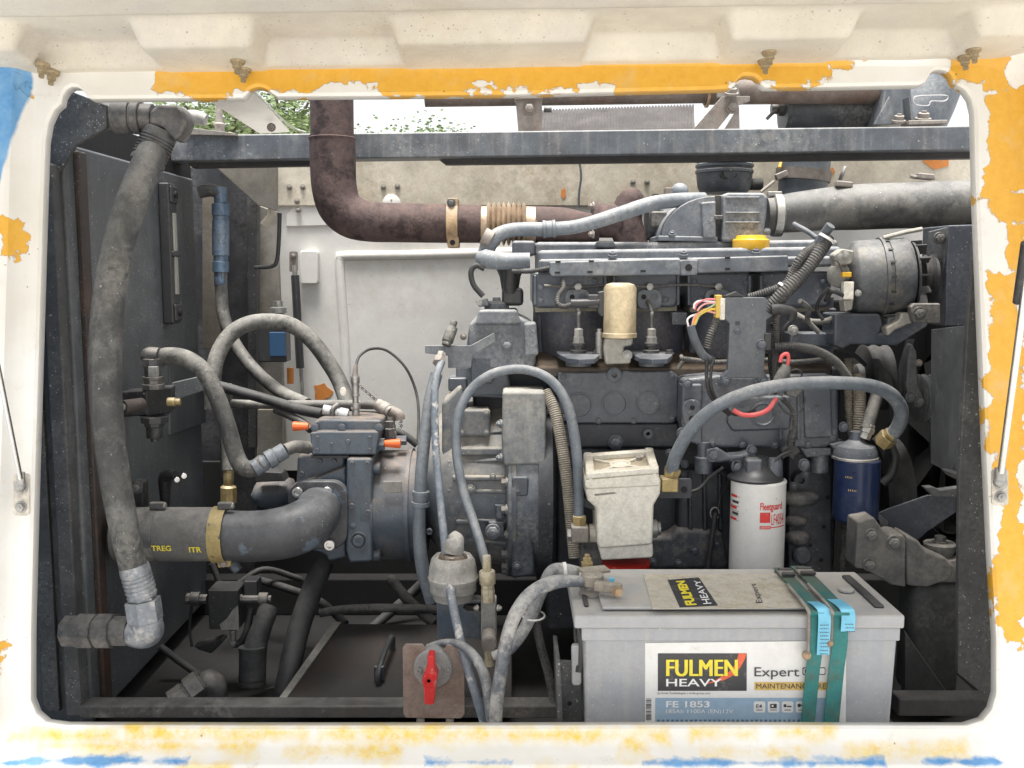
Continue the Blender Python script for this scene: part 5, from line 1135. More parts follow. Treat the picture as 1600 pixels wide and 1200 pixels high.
# ================================================================ alternator
def alternator():
    Y = 1.95
    t = thing('alternator', 'dusty round alternator on the right end of the engine', 'alternator', P(1385, 500, Y))
    a = P(1318, 436, Y); d = (P(1452, 428, Y-.02)-a).normalized(); R = S(59, Y); L = (P(1424, 431, Y-.02)-a).length
    A = M['alt']
    MB().lathe(a, d, [(0, R*.55), (.004, R*.8), (L*.12, R*.93), (L*.16, R*.98), (L*.52, R*.98), (L*.525, R*1.03), (L*.57, R*1.03), (L*.575, R*.97), (L*.63, R*.97), (L*.64, R), (L*.88, R*.99), (L*.96, R*.9), (L, R*.7)], 40).build('housing', A, t)
    for k in range(16):
        g = 2*math.pi*k/16; u, w_ = frame(d); n = u*math.cos(g)+w_*math.sin(g)
        c = a+d*L*.6+n*R*.975; MB().box(c, (.014, .004, .004), Matrix((d, n, d.cross(n))).transposed()).build('vent_slot', M['black2'], t)
    MB().lathe(a+d*(L*1.0), d, [(0, R*.86), (.004, R*.86)], 30).build('fan_disc', M['black2'], t)
    for k in range(12):
        g = 2*math.pi*k/12; u, w_ = frame(d); n = u*math.cos(g)+w_*math.sin(g)
        MB().box(a+d*(L+.012)+n*R*.75, (.02, .02, .003), Matrix((d, n, d.cross(n))).transposed()).build('fan_vane', M['mattb'], t)
    MB().lathe(a+d*(L+.022), d, [(0, R*.45), (.006, R*.5), (.012, R*.4), (.018, R*.5), (.024, R*.45)], 28).build('pulley', M['black2'], t)
    # rear plate details
    MB().plate([(1302, 398), (1316, 388), (1336, 392), (1332, 412), (1306, 416)], Y-.07, .03).build('regulator', M['alu'], t, .004)
    MB().lathe(P(1312, 430, Y-.03), (-1, -.6, 0), [(0, S(20, Y)), (.01, S(18, Y)), (.014, S(12, Y))], 24).build('rear_cap', M['alu'], t)
    MB().pb(1317, 425, 1331, 433, Y-.075, .015).build('yellow_plug', M['yellow'], t, .002)
    MB().pb(1319, 440, 1334, 468, Y-.075, .018).build('white_socket', M['cream'], t, .002)
    MB().plate([(1318, 470), (1335, 466), (1332, 484), (1320, 488)], Y-.06, .03).build('terminal_block', M['alu'], t, .003)
    for x, y in ((1312, 400), (1322, 398), (1341, 458)): bolt(t, x, y, Y-.074, 4, M['zinc'])
    MB().ptube([(1300, 405, Y-.07), (1310, 410, Y-.08), (1316, 425, Y-.08)], 2.2, 8).build('wire', M['mattb'], t)
    MB().ptube([(1320, 462, Y-.07), (1300, 455, Y-.07), (1290, 470, Y-.05)], 8, 10).build('lead', M['rubber'], t)
    # strap arm over the top
    MB().ptube([(1380, 372, Y-.03), (1410, 364, Y-.03), (1440, 358, Y-.02)], 7, 8).build('adjuster_arm', M['alu'], t)
    # bottom bracket
    b = thing('alternator_bracket', 'dark cast bracket carrying the alternator', 'bracket', P(1370, 545, Y))
    MB().plate([(1304, 490), (1375, 490), (1380, 506), (1375, 520), (1384, 518), (1388, 496), (1440, 492), (1452, 508), (1402, 540), (1330, 538), (1318, 546), (1303, 540)], Y-.05, .08).build('plate', EN, b, .006)
    MB().plate([(1384, 512), (1405, 500), (1408, 488), (1424, 488), (1428, 504), (1400, 516), (1388, 526)], Y-.07, .03).build('pivot_lug', M['alu'], b, .004)
    MB().ptube([(1240, 490, Y), (1265, 502, Y-.02), (1290, 502, Y-.03), (1306, 495, Y-.03)], 10, 10).build('loom', M['rubber_dusty'], b)
    MB().pb(1235, 520, 1305, 542, Y, .06).build('arm', EN, b, .004)
    bolt(b, 1239, 516, Y-.01, 6, M['zinc'])
alternator()
# ================================================================ belts and front end
def front_end():
    def pul(lab, cx, cy, Y, rpx, mat, wide, name='belt_pulley'):
        t = thing(name, lab, 'pulley', P(cx, cy+rpx, Y)); R = S(rpx, Y)
        MB().lathe(P(cx, cy, Y), XA, [(0, R*.9), (.003, R), (wide*.3, R*.92), (wide*.5, R), (wide*.8, R*.92), (wide, R)], 40).build('rim', mat, t)
        MB().lathe(P(cx, cy, Y), (-1,0,0), [(-.004, R*.45), (.012, R*.4), (.02, R*.2)], 24).build('hub', mat, t)
        return t
    pul('dark grooved pulley behind the grey looped hose', 1345, 590, 2.08, 52, M['black2'], .05)
    pul('dark belt pulley behind the blue filter', 1352, 775, 2.1, 95, M['black2'], .06)
    pul('small grey tensioner pulley near the fan', 1432, 622, 2.02, 38, M['slate'], .03)
    b = thing('fan_belt', 'black fan belt running down beside the pulleys', 'belt', P(1400, 700, 2.04))
    pts = [P(1424, 530, 2.02), P(1408, 590, 2.02), P(1398, 650, 2.02), P(1390, 720, 2.03), P(1392, 790, 2.03)]
    MB().ribbon(crom(pts, 5), (.75, -.6, 0), .018, .006).build('strand', M['mattb'], b)
    pts = [P(1368, 560, 2.02), P(1392, 600, 2.0), P(1396, 680, 2.0), P(1380, 740, 2.0)]
    MB().ribbon(crom(pts, 5), (.75, -.6, 0), .014, .006).build('strand', M['mattb'], b)
    t = thing('tensioner_arm', 'grey cast tensioner arm in front of the fan', 'arm', P(1430, 640, 1.99))
    MB().plate([(1420, 548), (1426, 536), (1433, 550), (1436, 600), (1444, 622), (1440, 632), (1420, 628), (1416, 600)], 1.98, .03).build('arm', M['slate'], t, .005)
    bolt(t, 1436, 567, 1.98, 4, M['galv']); bolt(t, 1422, 620, 1.98, 6, M['slate']); bolt(t, 1436, 628, 1.98, 6, M['slate'])
    # engine mount
    Y = 1.80
    t = thing('engine_mount', 'dusty cast engine mount arm with round rubber buffer', 'engine mount', P(1430, 910, Y))
    MB().plate([(1340, 815), (1366, 808), (1378, 825), (1392, 838), (1398, 834), (1412, 836), (1416, 842), (1416, 918), (1392, 914), (1352, 890), (1336, 888)], Y, .06).build('left_half', M['mount'], t, .006)
    MB().plate([(1417, 836), (1436, 846), (1448, 862), (1478, 872), (1492, 884), (1488, 905), (1450, 918), (1418, 916)], Y-.004, .07).build('right_half', M['mount'], t, .006)
    for x, y, r in ((1361, 836, 8), (1358, 882, 8), (1396, 848, 9)): bolt(t, x, y, Y, r, M['mount'])
    c = P(1467, 884, Y+.05)
    MB().lathe(c, (0,0,1), [(-.02, S(34, Y)), (0, S(33, Y)), (.018, S(28, Y)), (.022, S(22, Y)), (.028, S(22, Y)), (.034, S(26, Y)), (.044, S(26, Y)), (.046, S(24, Y))], 30).build('rubber_buffer', M['mount'], t)
    MB().lathe(c+ZA*.046, (0,0,1), [(0, S(13, Y)), (.003, S(13, Y)), (.003, S(9, Y)), (.012, S(9, Y)), (.013, S(7, Y))], 6).build('top_bolt', M['mount'], t)
    MB().pb(1426, 912, 1500, 1092, Y+.02, .08).build('pedestal', M['slate_dark'], t, .02)
    MB().poly([P(1414, 985, Y), P(1420, 995, Y), P(1482, 1085, Y), P(1474, 1092, Y), P(1414, 1092, Y)], (0, .02, 0)).build('gusset', M['slate_dark'], t, .002)
    t = thing('deflector_plate', 'dark navy angled sheet above the engine mount', 'plate', P(1430, 830, 1.86))
    MB().plate([(1372, 802), (1386, 796), (1450, 774), (1494, 774), (1494, 800), (1450, 830), (1432, 846), (1389, 838), (1388, 816)], 1.87, .006).build('sheet', M['navy2'], t, .001)
    MB().plate([(1370, 800), (1388, 815), (1389, 838), (1378, 830)], 1.866, .006).build('fold', M['slate'], t, .001)
    MB().plate([(1445, 762), (1458, 761), (1470, 766), (1500, 762), (1512, 768), (1505, 777), (1460, 776)], 1.83, .02).build('torn_lip', M['slate'], t, .002)
    # vertical ribbed conduits near the filter
    for k, (pts, w_, lab) in enumerate((([(1326, 560, 1.97), (1326, 620, 1.95), (1330, 670, 1.94), (1336, 690, 1.93)], 15, 'thin dusty ribbed conduit dropping behind the grey looped hose'), ([(1342, 585, 1.95), (1343, 640, 1.93), (1340, 690, 1.92)], 21, 'thick dusty ribbed conduit dropping to the blue filter'))):
        MB().ptube(pts, w_, 14, 8, (.0045, .0014)).build('ribbed_conduit', M['corr_beige'], None, label=lab, cat='conduit')
M['mount'] = gm('dusty_mount_casting', (.085, .088, .092), .6, 0, .3, dust=(.26, .245, .22), du=.85, blot=(.15, .145, .135), bl=(.5, .66), bump=.25)
M['slate_dark'] = gm('dark_slate_paint', (.04, .042, .045), .6, 0, .3, du=.4)
front_end()
# ================================================================ control plate and harness
def harness():
    Y = 1.83
    t = thing('control_module', 'flat grey metal plate module amid wiring on the engine', 'control module', P(1165, 595, Y))
    MB().plate([(1133, 466), (1136, 464.5), (1195, 464.5), (1206, 475), (1208, 493), (1198, 500), (1197, 540), (1194, 580), (1200, 590), (1200, 600), (1186, 600), (1184, 591), (1142, 591), (1138, 602), (1128, 600), (1127, 588), (1137, 578), (1140, 505), (1132, 498)], Y, .014).build('plate', M['module'], t, .002)
    for x, y, r in ((1152, 517, 5), (1190, 539, 8), (1134, 597, 6.5), (1193, 596, 6.5)): bolt(t, x, y, Y, r*.85, EN)
    MB().pb(1149, 502, 1156, 508, Y-.0008, .004).build('stamp', M['mattb'], t)
    MB().pb(1126, 466, 1133, 500, Y-.002, .02).build('white_socket', M['cream'], t, .002)
    MB().pb(1119, 461, 1128, 497, Y+.0, .02).build('yellow_socket', M['sock'], t, .002)
    MB().plate([(1130, 463), (1150, 455), (1164, 464)], Y+.0, .014).build('latch', M['mattb'], t, .002)
    MB().pb(1195, 520, 1206, 548, Y-.004, .02).build('clip', M['mattb'], t, .003)
    w = thing('module_wires', 'bundle of coloured wires curling from the module socket', 'wires', P(1090, 510, Y))
    cols = {'pink': (.62, .18, .20), 'white': (.72, .70, .68), 'orange': (.72, .34, .03), 'green': (.30, .42, .24), 'yellow': (.70, .45, .04), 'rose': (.66, .32, .32)}
    for nm, c in cols.items(): M['w_'+nm] = flat(nm+'_wire_sheath', c, .4)
    for nm, pts in (('pink', [(1122, 468), (1104, 468), (1090, 474), (1085, 484)]), ('rose', [(1122, 473), (1104, 474), (1094, 480), (1090, 486)]), ('white', [(1118, 472), (1096, 470), (1086, 474), (1084, 482)]),
                    ('green', [(1124, 470), (1110, 480), (1095, 489), (1086, 508)]), ('yellow', [(1124, 482), (1110, 484), (1094, 492), (1084, 509)]), ('orange', [(1124, 486), (1108, 482), (1092, 490), (1082, 510)]), ('white', [(1092, 490), (1080, 494), (1074, 500), (1076, 511)]), ('rose', [(1118, 489), (1100, 486), (1086, 494), (1081, 511)])):
        MB().ptube([(x, y, Y+.005-.001*k) for k, (x, y) in enumerate(pts)], 3.2, 8, 6).build('wire', M['w_'+nm], w)
    MB().ptube([(1079, 509, Y), (1085, 530, Y), (1097, 553, Y), (1110, 562, Y+.01)], [13, 14, 13, 12], 12).build('sleeve', M['hose_dark'], w)
    MB().ptube([(1105, 560, Y), (1104, 585, Y), (1107, 610, Y), (1120, 632, Y+.01), (1140, 648, Y+.02)], 6, 10).build('cable', M['rubber'], w)
    MB().ptube([(1116, 558, Y), (1111, 580, Y), (1112, 608, Y), (1126, 632, Y+.01), (1150, 648, Y+.02), (1180, 640, Y+.03)], 5, 10).build('cable', M['rubber'], w)
    L = []
    def cor(lab, pts, w_, mat='corr_black', pitch=.0042, n=14): 
        o = MB().ptube(pts, w_, n, 8, (pitch, .0013)).build('ribbed_conduit', M[mat], None, label=lab, cat='conduit'); return o
    cor('thick black ribbed conduit rising beside the alternator', [(1293, 372, Y+.03), (1278, 395, Y+.01), (1250, 432, Y), (1225, 458, Y), (1200, 486, Y+.012)], 24, pitch=.0052)
    cor('thin black ribbed conduit left of the thick one', [(1274, 384, Y+.02), (1252, 402, Y), (1240, 425, Y+.005), (1226, 446, Y+.01), (1195, 458, Y+.02), (1170, 466, Y+.03)], 15)
    cor('short black ribbed conduit left of the module plate', [(1122, 497, Y+.015), (1112, 520, Y+.01), (1105, 545, Y+.01)], 15)
    cor('black ribbed conduit running down right of the module plate', [(1222, 482, Y+.01), (1214, 500, Y+.01), (1212, 540, Y+.02), (1210, 590, Y+.02)], 11)
    cor('grey ribbed conduit arching from the module to the pulleys', [(1210, 543, Y), (1240, 542, Y), (1275, 548, Y+.02), (1305, 565, Y+.04), (1325, 590, Y+.06)], 15)
    cor('short ribbed conduit below the relay loop', [(1222, 622, Y-.01), (1238, 640, Y), (1242, 665, Y), (1238, 690, Y+.01)], 9)
    k = thing('cable_elbow', 'black rubber cable elbow at the module corner', 'connector', P(1215, 500, Y))
    MB().ptube([(1206, 484, Y-.005), (1222, 483, Y-.008), (1238, 488, Y-.006), (1236, 500, Y)], [18, 17, 15, 12], 12).build('boot', M['rubber'], k)
    MB().ptube([(1298, 352, Y), (1288, 366, Y+.01), (1276, 384, Y+.02)], 15, 12).build('sleeve', M['hose_dark'], k)
    for i, (x, y, r, ax_) in enumerate(((1292, 372, 13.5, (-.5, .1, -.8)), (1283, 388, 13.5, (-.6, .1, -.8)), (1226, 452, 14, (-.75, 0, -.7)), (1236, 446, 13.5, (-.7, 0, -.7)))):
        tt = MB().lathe(P(x, y, Y+.008), ax_, [(-.0025, S(r-1, Y)), (-.0025, S(r, Y)), (.0025, S(r, Y)), (.0025, S(r-1, Y))], 24, False)
        if i in (1, 3): continue
        tt.build('cable_tie', M['tie'], None, label='white cable tie round the thick conduit %s' % ('near its top end' if i == 0 else 'near the module plate'), cat='cable tie')
    # relay pods with red leads
    r = thing('fuse_holder', 'dusty inline fuse holder with red leads below the module', 'fuse holder', P(1228, 630, Y-.03)); Y2 = Y-.03
    MB().ptube([(1229, 570, Y2), (1222, 590, Y2), (1214, 606, Y2)], [14, 22, 24, 20], 12).build('cap', M['rubber_dusty'], r)
    MB().plate([(1232, 588), (1248, 592), (1256, 612), (1246, 622), (1228, 618)], Y2, .02).build('body', M['rubber_dusty'], r, .004)
    MB().ptube([(1219, 566, Y2), (1222, 556, Y2), (1230, 553, Y2), (1232, 562, Y2), (1230, 572, Y2)], 6, 10).build('red_loop', M['redw'], r)
    MB().ptube([(1213, 622, Y2), (1200, 640, Y2), (1180, 648, Y2), (1160, 648, Y2), (1146, 641, Y2)], 7.5, 10).build('red_lead', M['redw'], r)
    b = MB(); b.ptube([(1234, 580, Y2), (1246, 577, Y2), (1253, 584, Y2), (1250, 592, Y2)], 3, 8); b.build('strap_loop', M['mattb'], r)
    b = MB(); b.ptube([(1216, 630, Y2), (1230, 646, Y2), (1248, 644, Y2), (1257, 630, Y2), (1258, 620, Y2)], 3, 8); b.build('strap_loop', M['mattb'], r)
    s = thing('pressure_sensor', 'black three pronged sensor plug above the white filter', 'sensor', P(1235, 715, Y+.03))
    MB().ptube([(1239, 672, Y+.02), (1237, 684, Y+.02), (1236, 696, Y+.02)], [10, 14, 13], 12).build('neck', M['rubber'], s)
    MB().plate([(1222, 704), (1232, 695), (1244, 696), (1252, 706), (1243, 712), (1240, 721), (1232, 713), (1222, 719)], Y+.02, .02).build('star_knob', M['rubber'], s, .003)
M['module'] = gm('satin_module_plate', (.085, .095, .11), .42, 0, .12, du=.35, spk=.1, bump=.03)
M['sock'] = flat('yellow_socket_plastic', (.55, .38, .08), .5, (.4, .36, .25, .5))
M['hose_dark'] = gm('slate_sleeve', (.06, .07, .085), .5, 0, .2, du=.5, bump=.05)
M['redw'] = flat('faded_red_sheath', (.62, .10, .10), .45, (.6, .45, .4, .3))
harness()
# ================================================================ hoses
def hose(lab, pts, w_, mat, name='hose', cat='hose', n=16):
    return MB().ptube(pts, w_, n, 8).build(name, M[mat], None, label=lab, cat=cat)
def fit_at(par, a, c_, segs, mat, name, n=6):
    """segs: (t0, t1, width px) along a->c_ given as (x, y, Y)"""
    A = P(*a); B = P(*c_); d = B-A; L = d.length; Y = (a[2]+c_[2])/2; pr = []
    for t0, t1, w_ in segs: pr += [(t0*L, S(w_/2, Y)*.96), (t0*L+.0008, S(w_/2, Y)), (t1*L-.0008, S(w_/2, Y)), (t1*L, S(w_/2, Y)*.96)]
    return MB().lathe(A, d, pr, n).build(name, mat, par)
def hoses():
    # big return hose
    t = thing('return_hose', 'thick dusty hydraulic hose hanging in front of the tank', 'hose', P(180, 980, 1.62))
    MB().ptube([(240, 232, 1.74), (217, 286, 1.69), (194, 350, 1.65), (176, 430, 1.62), (166, 510, 1.60), (164, 590, 1.59), (169, 670, 1.585), (180, 750, 1.585), (195, 830, 1.59), (209, 890, 1.60)], [47, 48, 49, 48, 49, 49, 48, 46, 44, 42], 28, 10).build('hose_wall', M['rubber_dusty'], t)
    f = MB(); a = P(252, 205, 1.75); d = P(232, 250, 1.74)-a; pr = [(0, S(25, 1.75)), (.012, S(26, 1.75))]
    for k in range(7): pr += [(.013+k*.0055, S(26, 1.75)), (.016+k*.0055, S(26, 1.75)), (.0163+k*.0055, S(24, 1.75)), (.0183+k*.0055, S(24, 1.75))]
    pr += [(.055, S(26, 1.75)), (.062, S(26, 1.75))]
    f.lathe(a, d, pr, 28).build('crimp_collar', M['fit_dark'], t)
    e = MB().plate([(232, 172), (246, 163), (276, 163), (288, 172), (292, 190), (283, 212), (272, 222), (254, 200), (230, 194)], 1.725, .05).build('elbow', M['fit_dark'], t, .008)
    fit_at(t, (240, 184, 1.75), (156, 181, 1.75), ((0, .22, 42), (.22, .36, 52), (.36, .40, 48), (.40, .72, 53), (.72, 1.0, 46)), M['fit_dark'], 'swivel_nut', 12)
    a = P(209, 884, 1.60); d = P(222, 930, 1.60)-a; pr = [(0, S(23, 1.6)), (.008, S(24, 1.6))]
    for k in range(5): pr += [(.012+k*.007, S(24, 1.6)), (.0155+k*.007, S(24, 1.6)), (.016+k*.007, S(22.3, 1.6)), (.0185+k*.007, S(22.3, 1.6))]
    pr += [(.05, S(24, 1.6)), (.055, S(23, 1.6))]
    MB().lathe(a, d, pr, 28).build('crimp_collar', M['fit_pale'], t)
    fit_at(t, (222, 932, 1.60), (228, 972, 1.60), ((0, .12, 44), (.12, .95, 56)), M['fit_pale'], 'union_nut')
    MB().ptube([(229, 970, 1.60), (231, 985, 1.60), (222, 990, 1.603), (205, 988, 1.607)], [50, 50, 48, 44], 20).build('elbow', M['fit_pale'], t)
    fit_at(t, (206, 986, 1.607), (104, 986, 1.63), ((0, .25, 50), (.25, .48, 58), (.48, .52, 52), (.52, .78, 58), (.78, 1, 52)), M['fit_dark'], 'swivel_nut', 8)
    # middle hoses
    t = thing('tank_hose', 'grey hose curving from the tank valve to the pump', 'hose', P(300, 700, 1.93))
    MB().ptube([(244, 562, 1.90), (262, 556, 1.90), (290, 560, 1.89), (318, 580, 1.88), (338, 618, 1.87), (355, 665, 1.87), (368, 710, 1.88), (380, 730, 1.88), (396, 732, 1.89), (412, 722, 1.89)], 27, 20).build('hose_wall', M['rubber_dusty'], t)
    fit_at(t, (396, 733, 1.885), (448, 702, 1.91), ((0, .35, 28), (.35, .42, 24), (.42, .62, 31), (.66, .95, 27)), M['fit_blue2'], 'union', 12)
    MB().ptube([(444, 704, 1.91), (462, 698, 1.93), (482, 700, 1.96)], 20, 16).build('elbow', M['fit_dark'], t)
    t = thing('arched_hose', 'grey hose arching over the blue faced valve to the pump', 'hose', P(500, 640, 2.2))
    MB().ptube([(332, 640, 2.15), (333, 590, 2.16), (340, 555, 2.18), (358, 525, 2.2), (385, 507, 2.22), (420, 502, 2.24), (455, 508, 2.25), (485, 530, 2.25), (512, 565, 2.24), (532, 600, 2.22), (545, 640, 2.18)], 25, 18).build('hose_wall', M['rubber_dusty'], t)
    t = thing('pressure_hose', 'long dusty hose dropping from the upright blue fitting', 'hose', P(350, 600, 2.3))
    MB().ptube([(345, 425, 2.36), (346, 460, 2.36), (350, 495, 2.35), (366, 535, 2.33), (395, 575, 2.30), (435, 610, 2.26), (480, 632, 2.20)], 20, 16).build('hose_wall', M['rubber_dusty'], t)
    fit_at(t, (345, 292, 2.36), (345, 445, 2.36), ((0, .17, 20), (.17, .29, 27), (.29, .34, 24), (.34, .70, 26), (.70, .76, 22), (.76, .87, 25), (.87, 1.0, 20)), M['fit_blue'], 'coupling', 10)
    MB().ptube([(312, 300, 2.36), (330, 297, 2.36), (345, 302, 2.36)], 20, 14).build('elbow', M['fit_dark'], t)
    hose('dark thin hose crossing behind the pump control block', [(330, 600, 2.12), (360, 608, 2.12), (420, 625, 2.1), (470, 640, 2.06), (505, 647, 2.03)], 17, 'rubber')
    o = thing('hose_fitting', 'bright zinc crimped fitting on top of the pump', 'fitting', P(530, 650, 2.03)); fit_at(o, (505, 640, 2.03), (546, 648, 2.03), ((0, .58, 17), (.58, .62, 15), (.62, .95, 18)), M['zinc_bright'], 'crimp', 12)
    hose('grey thin hose running level to the right elbow', [(350, 630, 2.14), (400, 632, 2.14), (470, 632, 2.12), (540, 632, 2.1), (590, 633, 2.08)], 14, 'rubber_dusty')
    t = thing('elbow_fitting', 'pale banjo elbow with small chain right of the pump', 'fitting', P(612, 672, 2.05))
    fit_at(t, (590, 632, 2.08), (612, 645, 2.05), ((0, .3, 20), (.3, .8, 22), (.8, 1, 20)), M['galv'], 'union', 10)
    MB().ptube([(610, 642, 2.05), (622, 648, 2.05), (624, 656, 2.05)], 18, 14).build('elbow', M['galv'], t)
    fit_at(t, (611, 650, 2.05), (609, 688, 2.05), ((0, .35, 14), (.35, .6, 17), (.6, 1, 22)), M['galv'], 'stem', 10)
    b = MB()
    for k in range(5): b.lathe(P(625+(k % 2)*2, 655+k*3.4, 2.04), (1, -.6, .3) if k % 2 else (.2, -1, .2), [(-.0008, .0022), (-.0008, .0034), (.0008, .0034), (.0008, .0022)], 10, False)
    b.build('chain', M['fit_dark'], t)
    t = thing('test_coupling', 'slim test coupling with cap chain standing on the pump', 'coupling', P(554, 650, 2.03)); Y = 2.03
    fit_at(t, (556, 650, Y), (555, 588, Y), ((0, .18, 12), (.18, .33, 15), (.33, .5, 10), (.5, .56, 14), (.56, .82, 12), (.82, 1.0, 14)), M['chrome_dull'], 'body', 14)
    MB().ptube([(555, 590, Y), (555, 582, Y), (556, 570, Y)], [12, 9, 6], 12).build('boot', M['galv'], t)
    b = MB()
    for k in range(9): b.lathe(P(563+k*3, 604+k*2.6, Y), (1, -.6, .3) if k % 2 else (.2, -1, .2), [(-.0008, .002), (-.0008, .0032), (.0008, .0032), (.0008, .002)], 10, False)
    b.build('chain', M['fit_dark'], t)
    MB().plate(ell(536, 612, 5, 7), Y, .003).build('dust_cap', M['cream'], t, .001)
    hose('thin black cable looping over from the test coupling', [(556, 572, 2.03), (562, 556, 2.05), (580, 545, 2.08), (605, 548, 2.1), (632, 572, 2.1), (648, 605, 2.1), (654, 640, 2.08), (653, 690, 2.05)], 4.5, 'rubber', 'cable', 'cable', 10)
    hose('black hose passing behind the pump control block', [(612, 672, 2.12), (632, 680, 2.12), (652, 695, 2.12)], 12, 'rubber')
    MB().ptube([(430, 640, 2.1), (450, 648, 2.08), (472, 660, 2.05), (486, 672, 2.03)], 13, 14, 8, (.004, .0011)).build('ribbed_conduit', M['corr_black'], None, label='dark ribbed conduit entering the pump from the left', cat='conduit')
    # centre hoses
    t = thing('drain_hose', 'slate hose with clip hanging left of the bell housing', 'hose', P(660, 930, 1.88))
    MB().ptube([(682, 585, 1.90), (672, 625, 1.88), (663, 690, 1.86), (657, 760, 1.85), (655, 830, 1.85), (660, 885, 1.85), (674, 940, 1.86)], [20, 20, 20, 20, 20, 22, 20], 16).build('hose_wall', M['hose_grey'], t)
    fit_at(t, (658, 767, 1.85), (657, 791, 1.85), ((0, .3, 28), (.3, .7, 25), (.7, 1, 29)), M['hose_grey'], 'clip', 16)
    t = thing('breather_hose', 'slim blue grey hose falling straight to the bottom lip', 'hose', P(740, 1130, 1.6))
    MB().ptube([(690, 565, 1.90), (680, 600, 1.87), (680, 680, 1.84), (686, 760, 1.81), (694, 840, 1.76), (705, 930, 1.69), (722, 1010, 1.63), (745, 1090, 1.59), (764, 1150, 1.58)], [13, 13, 13, 13, 14, 14, 14, 15], 14).build('hose_wall', M['hose_mud2'], t)
    fit_at(t, (685, 568, 1.90), (690, 552, 1.92), ((0, .5, 20), (.5, 1, 14)), M['galv'], 'nut')
    fit_at(t, (697, 540, 1.93), (710, 502, 1.95), ((0, .15, 15), (.15, .75, 18), (.75, 1, 11)), M['rubber_dusty'], 'boot', 14)
    t = thing('looped_hose', 'blue grey hose looping over the bell housing', 'hose', P(800, 890, 1.85))
    MB().ptube([(761, 888, 1.74), (752, 855, 1.76), (738, 810, 1.80), (722, 760, 1.83), (713, 700, 1.85), (716, 650, 1.86), (735, 610, 1.87), (770, 584, 1.87), (815, 577, 1.87), (855, 590, 1.86), (882, 622, 1.85), (895, 665, 1.845), (902, 720, 1.84), (904, 770, 1.84), (904, 812, 1.84)], [14, 15, 15, 15, 15, 15, 15, 15, 15, 16, 17, 17, 16, 16], 16).build('hose_wall', M['hose_grey'], t)
    MB().ptube([(852, 612, 1.95), (866, 640, 1.93), (877, 690, 1.91), (887, 760, 1.89), (893, 820, 1.88), (898, 872, 1.87)], 20, 14, 8, (.0042, .0013)).build('ribbed_conduit', M['corr_beige'], None, label='dusty tan ribbed conduit right of the bell housing', cat='conduit')
    t = thing('fuel_hose', 'blue grey fuel hose arching from the white prefilter', 'hose', P(1200, 700, 1.75))
    MB().ptube([(1048, 738, 1.83), (1058, 708, 1.81), (1082, 668, 1.79), (1120, 635, 1.77), (1170, 613, 1.76), (1230, 601, 1.76), (1300, 598, 1.77), (1355, 602, 1.79), (1390, 615, 1.81), (1408, 640, 1.83), (1404, 665, 1.85), (1388, 685, 1.87)], [21, 21, 21, 20, 20, 20, 21, 22, 23, 23, 22], 18).build('hose_wall', M['hose_grey'], t)
    fit_at(t, (1395, 676, 1.86), (1378, 692, 1.88), ((0, .3, 24), (.3, 1, 30)), M['brass'], 'union_nut')
    MB().ptube([(1390, 690, 1.92), (1398, 715, 1.92), (1392, 742, 1.92), (1378, 756, 1.92)], 14, 12).build('tail_hose', M['rubber'], t)
    # coolant pipe to the intake
    t = thing('coolant_hose', 'blue grey hose rising from the left joint to the manifold', 'hose', P(900, 380, 2.05)); Y = 2.03
    MB().ptube([(1100, 312, 2.1), (1060, 313, 2.08), (1020, 318, 2.06), (975, 332, 2.04), (935, 345, Y), (895, 355, Y), (850, 358, Y), (805, 359, Y), (780, 366, Y), (766, 380, Y), (758, 397, Y)], [23, 23, 23, 22, 21, 21, 22, 22, 24, 26], 18).build('hose_wall', M['hose_grey'], t)
    fit_at(t, (848, 358, Y), (868, 357, Y), ((0, .25, 27), (.25, .75, 25), (.75, 1, 27)), M['hose_grey'], 'clip', 18)
    fit_at(t, (755, 368, Y-.01), (768, 375, Y-.01), ((0, 1, 27),), M['galv'], 'wire_clamp', 16)
    MB().ptube([(748, 400, Y-.02), (760, 405, Y-.03), (790, 408, Y-.03), (828, 407, Y-.03)], [16, 30, 28, 26, 24], 18).build('joint', M['hose_grey'], t)
    MB().ptube([(797, 418, Y-.02), (797, 436, Y-.01), (797, 455, Y)], [18, 20, 22], 14).build('drop_neck', M['rubber'], t)
    MB().pb(800, 376, 836, 400, 2.06, .08).build('rear_outlet', ED, t, .006)
    hose('thin grey cable hanging behind the exhaust on the far panel', [(905, 250, 2.5), (908, 275, 2.5), (905, 300, 2.5), (904, 325, 2.5)], 3.5, 'hose_grey', 'cable', 'cable', 8)
M['fit_pale'] = gm('scraped_blue_grey_fitting', (.20, .22, .25), .4, .4, .3, dust=(.5, .49, .47), du=.7, blot=(.48, .47, .45), bl=(.52, .62), sc=40)
M['fit_blue2'] = gm('slate_blue_union', (.13, .15, .18), .42, .3, .25, du=.6, sc=50)
M['zinc_bright'] = gm('bright_zinc', (.58, .60, .62), .35, .6, .15, du=.2, sc=60)
M['chrome_dull'] = gm('dull_nickel', (.38, .37, .35), .35, .8, .25, du=.3, sc=60)
M['hose_mud2'] = gm('splashed_slim_hose', (.11, .14, .18), .5, 0, .2, dust=(.4, .39, .37), du=.5, blot=(.5, .49, .48), bl=(.55, .6), bump=.15, sc=55)
hoses()
